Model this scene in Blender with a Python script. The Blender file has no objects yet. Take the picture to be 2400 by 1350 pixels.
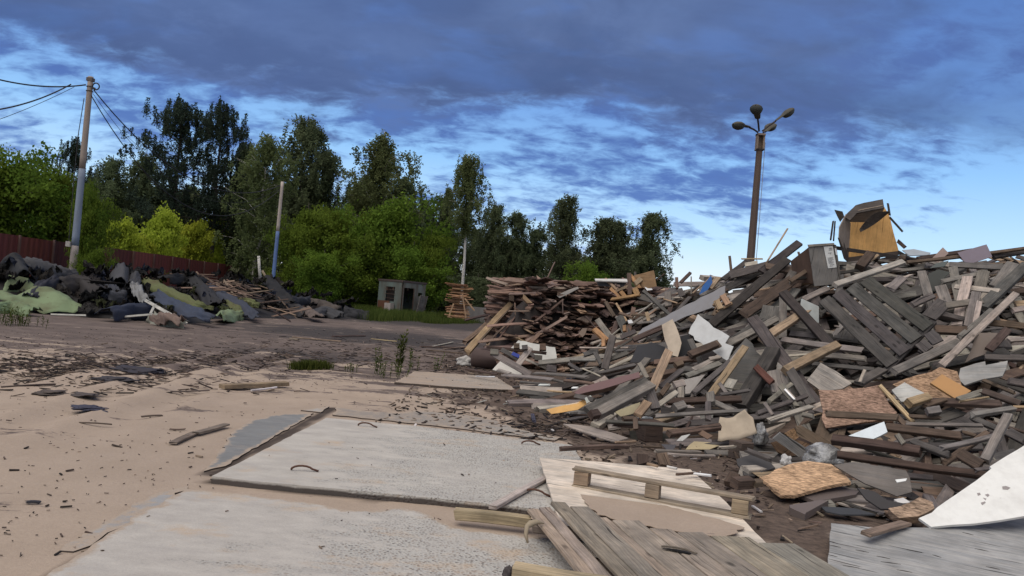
import bpy, bmesh, math, random
import numpy as np
from mathutils import Vector, Matrix, noise as mnoise

random.seed(7)
RNG = np.random.default_rng(11)
SC = bpy.context.scene
COL = SC.collection
PI = math.pi
R = math.radians

# ------------------------------------------------------------------ camera
FPX, CX, CY = 1733.0, 1200.0, 675.0
EYE = Vector((0, 0, 1.5))
PITCH, ROLL = R(1.26), R(4.9)
FW = Vector((0, math.cos(PITCH), math.sin(PITCH)))
R0 = Vector((1, 0, 0))
U0 = R0.cross(FW)
RT = math.cos(ROLL) * R0 + math.sin(ROLL) * U0
UP = -math.sin(ROLL) * R0 + math.cos(ROLL) * U0
cam_d = bpy.data.cameras.new('camera')
cam_d.sensor_width = 36.0
cam_d.lens = FPX / 2400 * 36.0
cam_d.clip_start, cam_d.clip_end = 0.1, 3000
cam = bpy.data.objects.new('camera', cam_d)
COL.objects.link(cam)
cam.matrix_world = Matrix(((RT.x, UP.x, -FW.x, EYE.x), (RT.y, UP.y, -FW.y, EYE.y), (RT.z, UP.z, -FW.z, EYE.z), (0, 0, 0, 1)))
SC.camera = cam


def ray(px, py):
    return FW + RT * ((px - CX) / FPX) - UP * ((py - CY) / FPX)


def at(px, py, d):
    return EYE + ray(px, py) * d


def ground(px, py, z=0.0):
    r = ray(px, py)
    return EYE + r * ((z - EYE.z) / r.z)


def project(p):
    v = Vector(p) - EYE
    d = v.dot(FW)
    return CX + FPX * v.dot(RT) / d, CY - FPX * v.dot(UP) / d, d


# crops of the photograph the outlines were measured in: origin and scale
CROPS = {0: (0, 0, 1.0), 1: (0, 500, 3.374), 2: (600, 550, 3.374), 3: (1050, 580, 3.649), 4: (1600, 420, 2.935),
         5: (1200, 780, 3.374), 6: (1800, 780, 3.97), 7: (1700, 1000, 3.4286), 8: (1050, 1030, 3.4286), 9: (2000, 540, 4.8225)}


def px(c, x, y):
    o = CROPS[c]
    return o[0] + x / o[2], o[1] + y / o[2]


# ------------------------------------------------------------------ height fields of the heaps
class Field:
    def __init__(self, pts):
        self.p = np.array([[p[0], p[1]] for p in pts]); z = np.array([p[2] for p in pts])
        d = np.linalg.norm(self.p[:, None] - self.p[None], axis=2)
        n = len(z)
        A = np.zeros((n + 3, n + 3)); A[:n, :n] = d + np.eye(n) * 1e-6
        A[:n, n] = 1; A[:n, n + 1:] = self.p; A[n, :n] = 1; A[n + 1:, :n] = self.p.T
        self.w = np.linalg.solve(A, np.concatenate([z, [0, 0, 0]]))

    def __call__(self, x, y):
        x = np.atleast_1d(np.asarray(x, float)); y = np.atleast_1d(np.asarray(y, float))
        d = np.hypot(x[:, None] - self.p[None, :, 0], y[:, None] - self.p[None, :, 1])
        n = len(self.p)
        return d @ self.w[:n] + self.w[n] + self.w[n + 1] * x + self.w[n + 2] * y


def sstep(t):
    t = np.clip(t, 0, 1)
    return t * t * (3 - 2 * t)


def gp(l):
    return [tuple(ground(a, b)) for a, b in l]


def dp(l):
    return [tuple(at(a, b, d)) for a, b, d in l]


_right = Field(gp([(1240, 905), (1290, 965), (1400, 1000), (1550, 1030), (1700, 1065), (1800, 1130), (1900, 1195), (2100, 1222), (2400, 1260), (2700, 1290)])
               + dp([(1400, 900, 12.6), (1450, 800, 15.5), (1500, 720, 17), (1600, 665, 17), (1600, 900, 11.3), (1600, 800, 13.2), (1750, 900, 10.8), (1750, 750, 13.2),
                     (1800, 650, 15), (1850, 612, 15.3), (1900, 1000, 9), (1950, 900, 10.5), (2000, 780, 12), (2050, 660, 14), (2050, 618, 15), (2200, 1100, 7.5),
                     (2200, 1000, 8.7), (2200, 900, 10), (2250, 750, 12), (2300, 620, 14.5), (2390, 1100, 7.3), (2390, 1000, 8.3), (2390, 850, 10.3), (2390, 700, 12.3), (2395, 612, 14.3),
                     (2700, 950, 9), (2700, 620, 14)])
               + [(1.5, 19, .4), (4, 22, 1.2), (6, 18.5, 2.4), (9, 18.5, 2.9), (12.5, 18.5, 3.1), (17, 18, 3.0), (3, 27, 0), (7, 26, 0), (12, 26, 0), (20, 26, 0), (-1, 15.5, -.1), (-1, 12, -.2), (1, 8, -.3), (4, 5, -.3), (9, 4, -.3)])


def h_mid(x, y):
    x = np.atleast_1d(np.asarray(x, float)); y = np.atleast_1d(np.asarray(y, float))
    return 2.12 * sstep((x + 1.15) / 1.7) * sstep((y - 18.0) / 1.35) * sstep((29 - y) / 4) * (1 - .5 * sstep((x - 3.8) / 3))


def h_right(x, y):
    return np.maximum(_right(x, y), h_mid(x, y))


_left = Field(gp([(-60, 738), (0, 737), (130, 742), (260, 750), (420, 768), (520, 752), (620, 748), (740, 745), (870, 743)])
              + dp([(30, 634, 25), (110, 650, 27), (170, 659, 28), (230, 664, 29), (300, 658, 30), (420, 664, 33), (540, 658, 39), (640, 674, 44), (700, 708, 46), (780, 725, 46), (200, 708, 24), (420, 727, 25), (330, 708, 26), (560, 715, 32), (60, 700, 23.5)])
              + [(-17.5, 34, .2), (-17.5, 42, .1), (-17, 50, 0), (-12, 53, 0), (-21, 30, .3), (-21, 24, .3), (-6, 47, 0), (-5, 52, 0)])


def hit(pxx, pyy, lift=0.0, field=h_right, d0=5.0, d1=30.0):
    ds = np.arange(d0, d1, 0.04)
    r = ray(pxx, pyy)
    x, y, z = EYE.x + r.x * ds, EYE.y + r.y * ds, EYE.z + r.z * ds
    g = z - np.maximum(field(x, y), 0.0) - lift
    w = np.nonzero(g <= 0)[0]
    i = int(w[0]) if len(w) else int(np.argmin(g))
    return EYE + r * float(ds[i])


def fnormal(field, x, y, e=0.25):
    hx = float(field(x + e, y)[0] - field(x - e, y)[0]) / (2 * e)
    hy = float(field(x, y + e)[0] - field(x, y - e)[0]) / (2 * e)
    return Vector((-hx, -hy, 1)).normalized()


# ------------------------------------------------------------------ mesh helpers
class Acc:
    """collects shapes (world coordinates) that become ONE mesh"""
    def __init__(self):
        self.v, self.f, self.uv, self.c = [], [], [], []
        self.n = 0

    def add(self, v, f, col=(.5, .5, .5), uv=None):
        b = self.n
        self.v.extend(v); self.n += len(v)
        for k, fc in enumerate(f):
            self.f.append([b + i for i in fc])
            if uv is not None:
                self.uv.append(uv[k])
            else:
                p = [v[i] for i in fc]
                a = Vector(p[1]) - Vector(p[0]); bb = Vector(p[-1]) - Vector(p[0]); nn = a.cross(bb)
                ax = max(range(3), key=lambda q: abs(nn[q]))
                ij = [q for q in range(3) if q != ax]
                self.uv.append([(q[ij[0]], q[ij[1]]) for q in p])
        if len(col) == 3:
            self.c.extend([(col[0], col[1], col[2], 1)] * len(v))
        else:
            self.c.extend(col)
        return self

    def box(self, c, s, col=(.5, .5, .5), M=None, ch=0.0):
        x, y, z = s[0] / 2, s[1] / 2, s[2] / 2
        v = [Vector((a * x, b * y, d * z)) for d in (-1, 1) for b in (-1, 1) for a in (-1, 1)]
        if M is not None:
            v = [M @ q for q in v]
        v = [q + Vector(c) for q in v]
        self.add([tuple(q) for q in v], [(0, 2, 3, 1), (4, 5, 7, 6), (0, 1, 5, 4), (2, 6, 7, 3), (0, 4, 6, 2), (1, 3, 7, 5)], col)
        return self

    def tube(self, pts, rad, col=(.5, .5, .5), n=8, cap=True):
        pts = [Vector(p) for p in pts]
        rr = rad if isinstance(rad, (list, tuple)) else [rad] * len(pts)
        v, f, uv = [], [], []
        prev = None
        ln = 0
        for i, p in enumerate(pts):
            t = (pts[min(i + 1, len(pts) - 1)] - pts[max(i - 1, 0)]).normalized()
            if prev is None:
                a = t.orthogonal().normalized()
            else:
                a = (prev - t * prev.dot(t)).normalized()
            prev = a
            b = t.cross(a)
            for k in range(n):
                an = 2 * PI * k / n
                v.append(tuple(p + (a * math.cos(an) + b * math.sin(an)) * rr[i]))
        for i in range(len(pts) - 1):
            l2 = ln + (pts[i + 1] - pts[i]).length
            for k in range(n):
                f.append((i * n + k, i * n + (k + 1) % n, (i + 1) * n + (k + 1) % n, (i + 1) * n + k))
                c0 = 2 * PI * rr[i] / n
                uv.append([(ln, k * c0), (ln, k * c0 + c0), (l2, k * c0 + c0), (l2, k * c0)])
            ln = l2
        if cap:
            f.append(tuple(range(n))[::-1]); uv.append([(0, 0)] * n)
            f.append(tuple((len(pts) - 1) * n + k for k in range(n))); uv.append([(0, 0)] * n)
        self.add(v, f, col, uv)
        return self

    def mesh(self, name, mat, origin=(0, 0, 0), smooth=False):
        me = bpy.data.meshes.new(name)
        o = Vector(origin)
        me.from_pydata([(p[0] - o.x, p[1] - o.y, p[2] - o.z) for p in self.v], [], self.f)
        ul = me.uv_layers.new(name='UVMap')
        flat = [t for fc in self.uv for q in fc for t in q]
        ul.data.foreach_set('uv', flat)
        ca = me.attributes.new('col', 'FLOAT_COLOR', 'POINT')
        ca.data.foreach_set('color', [t for q in self.c for t in q])
        for m in (mat if isinstance(mat, (list, tuple)) else [mat]):
            me.materials.append(m)
        if smooth:
            me.polygons.foreach_set('use_smooth', [True] * len(me.polygons))
        me.update()
        return me

    def build(self, name, mat, parent=None, smooth=False, origin=None):
        org = Vector(parent.location) if parent else Vector(origin if origin is not None else (0, 0, 0))
        if parent and parent.parent:
            org = org + Vector(parent.parent.location)
        o = bpy.data.objects.new(name, self.mesh(name, mat, org, smooth))
        COL.objects.link(o)
        if parent:
            o.parent = parent
        elif origin is not None:
            o.location = origin
        return o


def tag(o, label, cat, group=None):
    o['label'] = label
    o['kind'] = 'thing'
    o['category'] = cat
    if group:
        o['group'] = group
    return o


def thing(name, label, cat, loc, group=None):
    o = bpy.data.objects.new(name, None)
    COL.objects.link(o)
    o.empty_display_size = .2
    o.location = loc
    return tag(o, label, cat, group)


def struct(o, kind='structure'):
    o['kind'] = kind
    return o


# ------------------------------------------------------------------ materials
def nodes(name):
    m = bpy.data.materials.new(name)
    m.use_nodes = True
    nt = m.node_tree
    nt.nodes.clear()
    out = nt.nodes.new('ShaderNodeOutputMaterial')
    return m, nt, out


class NT:
    def __init__(self, nt):
        self.t = nt

    def n(self, kind, **kw):
        q = self.t.nodes.new(kind)
        for k, v in kw.items():
            if k.startswith('i_'):
                q.inputs[k[2:].replace('_', ' ')].default_value = v
            else:
                setattr(q, k, v)
        return q

    def l(self, a, b):
        self.t.links.new(a, b)

    def val(self, s, v):
        if isinstance(v, (int, float)):
            s.default_value = v
        elif isinstance(v, (tuple, list)):
            s.default_value = v
        else:
            self.l(v, s)

    def math(self, op, a, b=0.0, c=None, clamp=False):
        q = self.n('ShaderNodeMath', operation=op, use_clamp=clamp)
        self.val(q.inputs[0], a); self.val(q.inputs[1], b)
        if c is not None:
            self.val(q.inputs[2], c)
        return q.outputs[0]

    def mapr(self, v, a, b, c=0.0, d=1.0, smooth=False):
        q = self.n('ShaderNodeMapRange', interpolation_type='SMOOTHSTEP' if smooth else 'LINEAR')
        self.val(q.inputs['Value'], v)
        for k, x in zip(('From Min', 'From Max', 'To Min', 'To Max'), (a, b, c, d)):
            self.val(q.inputs[k], x)
        return q.outputs[0]

    def mix(self, f, a, b, mode='MIX'):
        q = self.n('ShaderNodeMix', data_type='RGBA', blend_type=mode)
        self.val(q.inputs['Factor'], f)
        for k, x in ((6, a), (7, b)):
            if isinstance(x, (tuple, list)) and len(x) == 3:
                x = (*x, 1)
            self.val(q.inputs[k], x)
        return q.outputs[2]

    def noise(self, vec, scale, detail=4, rough=.55, dist=0.0):
        q = self.n('ShaderNodeTexNoise')
        q.inputs['Scale'].default_value = scale
        q.inputs['Detail'].default_value = detail
        q.inputs['Roughness'].default_value = rough
        q.inputs['Distortion'].default_value = dist
        if vec is not None:
            self.l(vec, q.inputs['Vector'])
        return q.outputs['Fac']

    def mapping(self, vec, scale=(1, 1, 1), loc=(0, 0, 0), rot=(0, 0, 0)):
        q = self.n('ShaderNodeMapping')
        self.l(vec, q.inputs['Vector'])
        q.inputs['Scale'].default_value = scale
        self.val(q.inputs['Location'], loc)
        q.inputs['Rotation'].default_value = rot
        return q.outputs[0]

    def bsdf(self, out, color, rough=.85, bump=None, bstr=.3, bdist=.01, spec=.3, metal=0.0):
        b = self.n('ShaderNodeBsdfPrincipled')
        self.val(b.inputs['Base Color'], (*color, 1) if isinstance(color, tuple) else color)
        self.val(b.inputs['Roughness'], rough)
        b.inputs['Specular IOR Level'].default_value = spec
        self.val(b.inputs['Metallic'], metal)
        if bump is not None:
            q = self.n('ShaderNodeBump')
            q.inputs['Strength'].default_value = bstr
            q.inputs['Distance'].default_value = bdist
            self.l(bump, q.inputs['Height'])
            self.l(q.outputs[0], b.inputs['Normal'])
        self.l(b.outputs[0], out.inputs['Surface'])
        return b


def wood_material(name, grain=1.0, crack=1.0, rough=.85, spec=.2, knots=True, dirt=.5, cs=(.55, 24, 1)):
    m, nt, out = nodes(name)
    g = NT(nt)
    uv = g.n('ShaderNodeUVMap').outputs[0]
    col = g.n('ShaderNodeAttribute', attribute_name='col').outputs['Color']
    obj = g.n('ShaderNodeNewGeometry').outputs['Position']
    warp = g.noise(g.mapping(uv, (1.2, 3, 1)), 2.0, 2)
    wv = g.n('ShaderNodeVectorMath', operation='MULTIPLY_ADD')
    g.l(warp, wv.inputs[0]); wv.inputs[1].default_value = (0, .06, 0); g.l(uv, wv.inputs[2])
    w = wv.outputs[0]
    n1 = g.noise(g.mapping(w, (1.5, 55, 1)), 1.6, 5, .65)
    n2 = g.noise(g.mapping(w, (1.0, 7, 1)), 2.2, 3, .6)
    n3 = g.noise(obj, 4.5, 4, .6)
    f1 = g.mapr(n1, .3, .72, 1 - .42 * grain, 1 + .32 * grain)
    f2 = g.mapr(n2, .3, .7, 1 - .22 * grain, 1 + .18 * grain)
    f3 = g.mapr(n3, .35, .7, 1 - .55 * dirt, 1.12)
    fac = g.math('MULTIPLY', g.math('MULTIPLY', f1, f2), f3)
    # long splits
    cr = g.noise(g.mapping(w, cs, (3.1, 1.7, 0)), 1.9, 2, .4)
    crk = g.mapr(cr, .33, .30, 0, .75 * crack)
    fac = g.math('MULTIPLY', fac, g.math('SUBTRACT', 1.0, crk))
    if knots:
        vo = g.n('ShaderNodeTexVoronoi', feature='F1')
        vo.inputs['Scale'].default_value = 1.0
        g.l(g.mapping(w, (2.2, 5.0, 1)), vo.inputs['Vector'])
        kd = g.mapr(vo.outputs['Distance'], .05, .12, .6, 0)
        fac = g.math('MULTIPLY', fac, g.math('SUBTRACT', 1.0, kd))
    tint = g.mix(g.mapr(n2, .35, .7, 0, .35), (1, 1, 1), (1.08, .94, .8))
    c = g.mix(1.0, g.mix(1.0, col, tint, 'MULTIPLY'), fac, 'MULTIPLY')
    q = g.n('ShaderNodeCombineColor')
    for i in range(3):
        g.l(fac, q.inputs[i])
    c = g.mix(1.0, g.mix(1.0, col, tint, 'MULTIPLY'), q.outputs[0], 'MULTIPLY')
    g.bsdf(out, c, rough, g.math('SUBTRACT', n1, crk), .5, .006, spec)
    return m


def plain_material(name, rough=.7, spec=.3, dirt=.35, scale=6.0, dirtcol=(.12, .09, .07), bump=.15, metal=0.0, streak=False):
    """painted or coated surface: colour from the mesh, blotches of dirt"""
    m, nt, out = nodes(name)
    g = NT(nt)
    col = g.n('ShaderNodeAttribute', attribute_name='col').outputs['Color']
    pos = g.n('ShaderNodeNewGeometry').outputs['Position']
    v = g.mapping(pos, (1, 1, .25)) if streak else pos
    n = g.noise(v, scale, 5, .65)
    n2 = g.noise(pos, scale * 7, 3, .6)
    f = g.math('MULTIPLY', g.mapr(n, .42, .75, 0, 1), dirt)
    c = g.mix(f, col, dirtcol)
    sp = g.mapr(n2, .68, .74, 0, dirt * .7)
    c = g.mix(sp, c, dirtcol)
    g.bsdf(out, c, rough, n2, bump, .01, spec, metal)
    return m


def chip_material(name):
    """flakeboard: overlapping coloured strands"""
    m, nt, out = nodes(name)
    g = NT(nt)
    uv = g.n('ShaderNodeUVMap').outputs[0]
    col = g.n('ShaderNodeAttribute', attribute_name='col').outputs['Color']
    def vor(rot, sx, sy, sc):
        v = g.n('ShaderNodeTexVoronoi', feature='F1')
        v.inputs['Scale'].default_value = sc
        g.l(g.mapping(uv, (sx, sy, 1), rot=(0, 0, rot)), v.inputs['Vector'])
        s = g.n('ShaderNodeSeparateColor')
        g.l(v.outputs['Color'], s.inputs[0])
        return s.outputs[0]
    a = vor(.5, 1, 3.5, 30); b = vor(-.7, 1, 4, 24); n = g.noise(uv, 5, 4)
    f = g.math('ADD', g.math('ADD', g.math('MULTIPLY', a, .6), g.math('MULTIPLY', b, .6)), g.mapr(n, .3, .7, 0.0, .6))
    q = g.n('ShaderNodeCombineColor')
    for i, k in enumerate((1.0, .97, .92)):
        g.l(g.math('MULTIPLY', f, k), q.inputs[i])
    c = g.mix(1.0, col, q.outputs[0], 'MULTIPLY')
    g.bsdf(out, c, .9, f, .7, .012, .15)
    return m


def leaf_material(name, c1, c2, trans=.35):
    m, nt, out = nodes(name)
    g = NT(nt)
    col = g.n('ShaderNodeAttribute', attribute_name='col').outputs['Color']
    s = g.n('ShaderNodeSeparateColor'); g.l(col, s.inputs[0])
    rnd = g.n('ShaderNodeObjectInfo').outputs['Random']
    c = g.mix(s.outputs[0], c1, c2)
    hv = g.n('ShaderNodeHueSaturation')
    g.l(c, hv.inputs['Color'])
    g.l(g.mapr(rnd, 0, 1, .485, .515), hv.inputs['Hue'])
    g.l(g.mapr(rnd, 0, 1, .85, 1.18), hv.inputs['Value'])
    d = g.n('ShaderNodeBsdfDiffuse'); t = g.n('ShaderNodeBsdfTranslucent'); mx = g.n('ShaderNodeMixShader')
    g.l(hv.outputs[0], d.inputs[0]); g.l(hv.outputs[0], t.inputs[0])
    mx.inputs[0].default_value = trans
    g.l(d.outputs[0], mx.inputs[1]); g.l(t.outputs[0], mx.inputs[2])
    g.l(mx.outputs[0], out.inputs['Surface'])
    return m


WOOD = wood_material('weathered_wood')
PLY = wood_material('plywood_face', grain=.55, crack=.9, knots=False, dirt=.35)
GREYPLY = wood_material('split_plywood', grain=.8, crack=1.0, knots=False, dirt=.45, cs=(1.3, 17, 1))
PAINT = plain_material('painted_board', .6, .3, .22)
CARD = plain_material('sheet_material', .8, .2, .4, 3.0)
CHIP = chip_material('flakeboard')
FELT = plain_material('roofing_felt', .75, .25, .45, 2.2, (.035, .03, .028), .4)
CONCP = plain_material('pole_concrete', .9, .2, .5, 2.5, (.10, .09, .085), .3, streak=True)
METAL = plain_material('rusty_metal', .7, .3, .6, 2.0, (.09, .035, .02), .3, streak=True)
DARKM = plain_material('dark_metal', .6, .3, .2, 5.0)

TONE = {'grey': (.208, .188, .170), 'dark': (.055, .049, .046), 'pale': (.40, .355, .31), 'brown': (.135, .096, .073), 'tan': (.33, .24, .165),
        'red': (.115, .05, .04), 'slate': (.112, .102, .096), 'white': (.72, .72, .70), 'orange': (.36, .215, .11), 'umber': (.085, .06, .05), 'straw': (.42, .31, .19)}
TWORD = {'grey': 'grey', 'dark': 'blackened', 'pale': 'pale', 'brown': 'brown', 'tan': 'tan', 'red': 'reddish', 'slate': 'dark grey', 'white': 'white', 'orange': 'orange', 'umber': 'dark brown', 'straw': 'straw-coloured'}


def jcol(c, j=.14):
    k = 1 + random.uniform(-j, j)
    return tuple(max(.01, q * k * (1 + random.uniform(-.04, .04))) for q in c)


def plank_geo(L, W, T, seg=5, bend=0.0, jag=.015, twist=0.0, taper=0.0):
    """a sawn board along X: chamfered section, slight warp, rough ends"""
    c = min(.16 * T, .006)
    y, z = W / 2, T / 2
    sec = [(-y + c, -z), (y - c, -z), (y, -z + c), (y, z - c), (y - c, z), (-y + c, z), (-y, z - c), (-y, -z + c)]
    v, f, uv = [], [], []
    n = 8
    ou, ov = random.uniform(0, 50), random.uniform(0, 50)
    per = []
    s = 0
    for k in range(n):
        per.append(s)
        a, b = sec[k], sec[(k + 1) % n]
        s += math.hypot(a[0] - b[0], a[1] - b[1])
    per.append(s)
    bd = random.choice((-1, 1)) * bend
    ej = [[random.uniform(-jag, jag) for _ in range(n)] for _ in (0, 1)]
    for i in range(seg + 1):
        t = i / seg
        x = (t - .5) * L
        k = 1 - taper * t
        wj = random.uniform(-.02, .02) * W
        bz = bd * (4 * (t - .5) ** 2 - .4)
        a = twist * (t - .5)
        ca, sa = math.cos(a), math.sin(a)
        for q, (yy, zz) in enumerate(sec):
            yy = yy * k + (wj if yy > 0 else -wj * .5)
            ex = ej[0][q] if i == 0 else ej[1][q] if i == seg else 0
            v.append((x + ex, yy * ca - zz * sa, yy * sa + zz * ca + bz))
    for i in range(seg):
        x0, x1 = i / seg * L + ou, (i + 1) / seg * L + ou
        for k in range(n):
            f.append((i * n + k, (i + 1) * n + k, (i + 1) * n + (k + 1) % n, i * n + (k + 1) % n))
            uv.append([(x0, per[k] + ov), (x1, per[k] + ov), (x1, per[k + 1] + ov), (x0, per[k + 1] + ov)])
    f.append(tuple(range(n))); uv.append([(ou + q[0], ov + q[1] * 3) for q in sec])
    f.append(tuple(seg * n + k for k in range(n))[::-1]); uv.append([(ou + q[0], ov + q[1] * 3) for q in sec[::-1]])
    return v, f, uv


def basis(axis, nrm):
    x = Vector(axis).normalized()
    z = Vector(nrm) - x * Vector(nrm).dot(x)
    if z.length < 1e-3:
        z = x.orthogonal()
    z.normalize()
    y = z.cross(x)
    return Matrix((x, y, z)).transposed()


def place(name, acc, mat, M3, loc, smooth=False):
    o = bpy.data.objects.new(name, acc.mesh(name, mat, smooth=smooth))
    COL.objects.link(o)
    o.matrix_world = Matrix.Translation(loc) @ M3.to_4x4()
    return o


def plank_obj(name, p1, p2, W, T, col, nrm, mat=None, **kw):
    p1, p2 = Vector(p1), Vector(p2)
    L = (p2 - p1).length
    v, f, uv = plank_geo(L, W, T, **kw)
    a = Acc().add(v, f, col, uv)
    return place(name, a, mat or WOOD, basis(p2 - p1, nrm), (p1 + p2) / 2)


def sheet_local(poly, thick, jag, step=.12, seed=0):
    """outline (list of 2D points in metres) with torn edges -> solid sheet in local coordinates"""
    rnd = random.Random(seed)
    pts = []
    n = len(poly)
    for i in range(n):
        a, b = Vector(poly[i]), Vector(poly[(i + 1) % n])
        L = (b - a).length
        k = max(1, int(L / step)) if jag > 0 else 1
        nn = Vector((-(b - a).y, (b - a).x)).normalized() if L > 1e-6 else Vector((0, 0))
        for q in range(k):
            p = a.lerp(b, q / k)
            if q and jag:
                p = p + nn * rnd.uniform(-jag, jag)
            pts.append(p)
    area = sum(pts[i].x * pts[(i + 1) % len(pts)].y - pts[(i + 1) % len(pts)].x * pts[i].y for i in range(len(pts)))
    if area < 0:
        pts.reverse()
    m = len(pts)
    v = [(p.x, p.y, 0) for p in pts] + [(p.x, p.y, -thick) for p in pts]
    f = [tuple(range(m)), tuple(range(2 * m - 1, m - 1, -1))] + [(i, m + i, m + (i + 1) % m, (i + 1) % m) for i in range(m)]
    return v, f


def plane_axes(n):
    n = Vector(n).normalized()
    u = Vector((0, 0, 1)).cross(n)
    if u.length < .05:
        u = Vector((1, 0, 0)) - n * n.x
    u.normalize()
    return u, n.cross(u), n


def face_normal(p, tilt, yaw):
    h = Vector((EYE.x - p.x, EYE.y - p.y, 0)).normalized()
    h = Matrix.Rotation(R(yaw), 3, 'Z') @ h
    return h * math.sin(R(tilt)) + Vector((0, 0, math.cos(R(tilt))))


def on_plane(pp, p0, n):
    r = ray(*pp)
    return EYE + r * ((p0 - EYE).dot(n) / r.dot(n))


def sheet_obj(name, c, poly, col, mat, tilt=45, yaw=0, lift=.1, z=None, thick=.015, jag=.01, grain=0.0, field=h_right, seed=None, anchor=None, depth=None):
    """a sheet whose outline (photo crop coordinates) is laid on its own plane in the scene"""
    pp = [px(c, *q) for q in poly]
    ap = px(c, *anchor) if anchor else (sum(q[0] for q in pp) / len(pp), sum(q[1] for q in pp) / len(pp))
    if depth is not None:
        p0 = at(*ap, depth)
    elif z is not None:
        p0 = ground(*ap, z)
    else:
        p0 = hit(*ap, lift, field)
    n = face_normal(p0, tilt, yaw)
    u, w, n = plane_axes(n)
    W = [on_plane(q, p0, n) for q in pp]
    cen = sum(W, Vector()) / len(W)
    loc = [((q - cen).dot(u), (q - cen).dot(w)) for q in W]
    v, f = sheet_local(loc, thick, jag, seed=seed or int(abs(poly[0][0] * 7 + poly[0][1])))
    ou, ov = random.uniform(0, 40), random.uniform(0, 40)
    cg, sg = math.cos(R(grain)), math.sin(R(grain))
    uv = [[(v[i][0] * cg + v[i][1] * sg + ou, -v[i][0] * sg + v[i][1] * cg + ov + v[i][2]) for i in fc] for fc in f]
    a = Acc().add(v, f, col, uv)
    o = place(name, a, mat, Matrix((u, w, n)).transposed(), cen)
    return o


def rippled_sheet(name, c, poly, col, mat, tilt, yaw, depth, thick=.015, amp=.05, freq=2.0, cuts=5, anchor=None, bend=0.0):
    """a floppy sheet: photo outline on its own plane, then waved out of it"""
    pp = [px(c, *q) for q in poly]
    ap = px(c, *anchor) if anchor else (sum(q[0] for q in pp) / len(pp), sum(q[1] for q in pp) / len(pp))
    p0 = at(*ap, depth)
    u, w, n = plane_axes(face_normal(p0, tilt, yaw))
    W = [on_plane(q, p0, n) for q in pp]
    bm = bmesh.new()
    for q in W:
        bm.verts.new(((q - p0).dot(u), (q - p0).dot(w), 0))
    fc = bm.faces.new(bm.verts)
    bmesh.ops.triangulate(bm, faces=[fc])
    bmesh.ops.subdivide_edges(bm, edges=bm.edges[:], cuts=cuts, use_grid_fill=True)
    sd = random.uniform(0, 90)
    for v in bm.verts:
        x, y = v.co.x, v.co.y
        v.co.x += mnoise.noise((x * 6, y * 6, sd + 7)) * .03
        v.co.y += mnoise.noise((x * 6, y * 6, sd + 17)) * .03
        v.co.z = mnoise.noise((x * freq, y * freq, sd)) * amp + mnoise.noise((x * freq * 3, y * freq * 3, sd + 3)) * amp * .35 + bend * y * y
    bmesh.ops.recalc_face_normals(bm, faces=bm.faces)
    bmesh.ops.solidify(bm, geom=bm.faces[:], thickness=thick)
    bm.verts.index_update(); bm.verts.ensure_lookup_table()
    a = Acc().add([tuple(v.co) for v in bm.verts], [[v.index for v in f.verts] for f in bm.faces], col)
    bm.free()
    return place(name, a, mat, Matrix((u, w, n)).transposed(), p0, True)
from mathutils.geometry import delaunay_2d_cdt
# ------------------------------------------------------------------ light
SC.view_settings.view_transform = 'Standard'
SC.view_settings.look = 'None'
SC.view_settings.gamma = 1
SC.view_settings.exposure = 0.95
SC.render.engine = 'CYCLES'
SC.cycles.max_bounces = 6
SC.cycles.transparent_max_bounces = 4
SC.cycles.sample_clamp_indirect = 4

SUN_EL, SUN_AZ = R(57), R(222)          # azimuth measured from +Y toward +X: high behind the camera
world = bpy.data.worlds.new('World')
SC.world = world
world.use_nodes = True
wt = world.node_tree
wt.nodes.clear()
g = NT(wt)
wout = g.n('ShaderNodeOutputWorld')
bg = g.n('ShaderNodeBackground')
bg.inputs['Strength'].default_value = 0.1
g.l(bg.outputs[0], wout.inputs['Surface'])
sky = g.n('ShaderNodeTexSky', sky_type='NISHITA')
sky.sun_disc = False
sky.sun_elevation = SUN_EL
sky.sun_rotation = SUN_AZ
sky.altitude = 100
dirv = g.n('ShaderNodeTexCoord').outputs['Generated']
sx = g.n('ShaderNodeSeparateXYZ'); g.l(dirv, sx.inputs[0])
X, Y, Z = sx.outputs
EXPO = 2 ** SC.view_settings.exposure


def srgb(r, gg, b):
    f = lambda c: (c / 255 / 12.92) if c / 255 <= .04045 else ((c / 255 + .055) / 1.055) ** 2.4
    return (f(r), f(gg), f(b))


def skyc(r, gg, b, k=1.0):
    return tuple(q / EXPO / .1 * k for q in srgb(r, gg, b))


elev = g.math('MULTIPLY', g.math('ARCSINE', Z), 180 / PI)
azi = g.math('MULTIPLY', g.math('ARCTAN2', X, Y), 180 / PI)
# a flat deck of cloud seen in perspective
den = g.math('ADD', g.math('MAXIMUM', Z, 0.0), .28)
cx_, cy_ = g.math('DIVIDE', X, den), g.math('DIVIDE', Y, den)
cv = g.n('ShaderNodeCombineXYZ'); g.l(cx_, cv.inputs[0]); g.l(cy_, cv.inputs[1]); cv.inputs[2].default_value = 3.3
cvo = cv.outputs[0]
nbig = g.noise(g.mapping(cvo, (1.1, 1.3, 1), (4.0, 1.0, 0)), 1.0, 3, .5)
nmid = g.noise(g.mapping(cvo, (1.0, 1.3, 1), (1.3, 7.7, 0)), 3.0, 5, .55, .4)
nfin = g.noise(g.mapping(cvo, (1.0, 1.5, 1), (9.3, 2.1, 0)), 11.0, 6, .6, .3)
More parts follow.
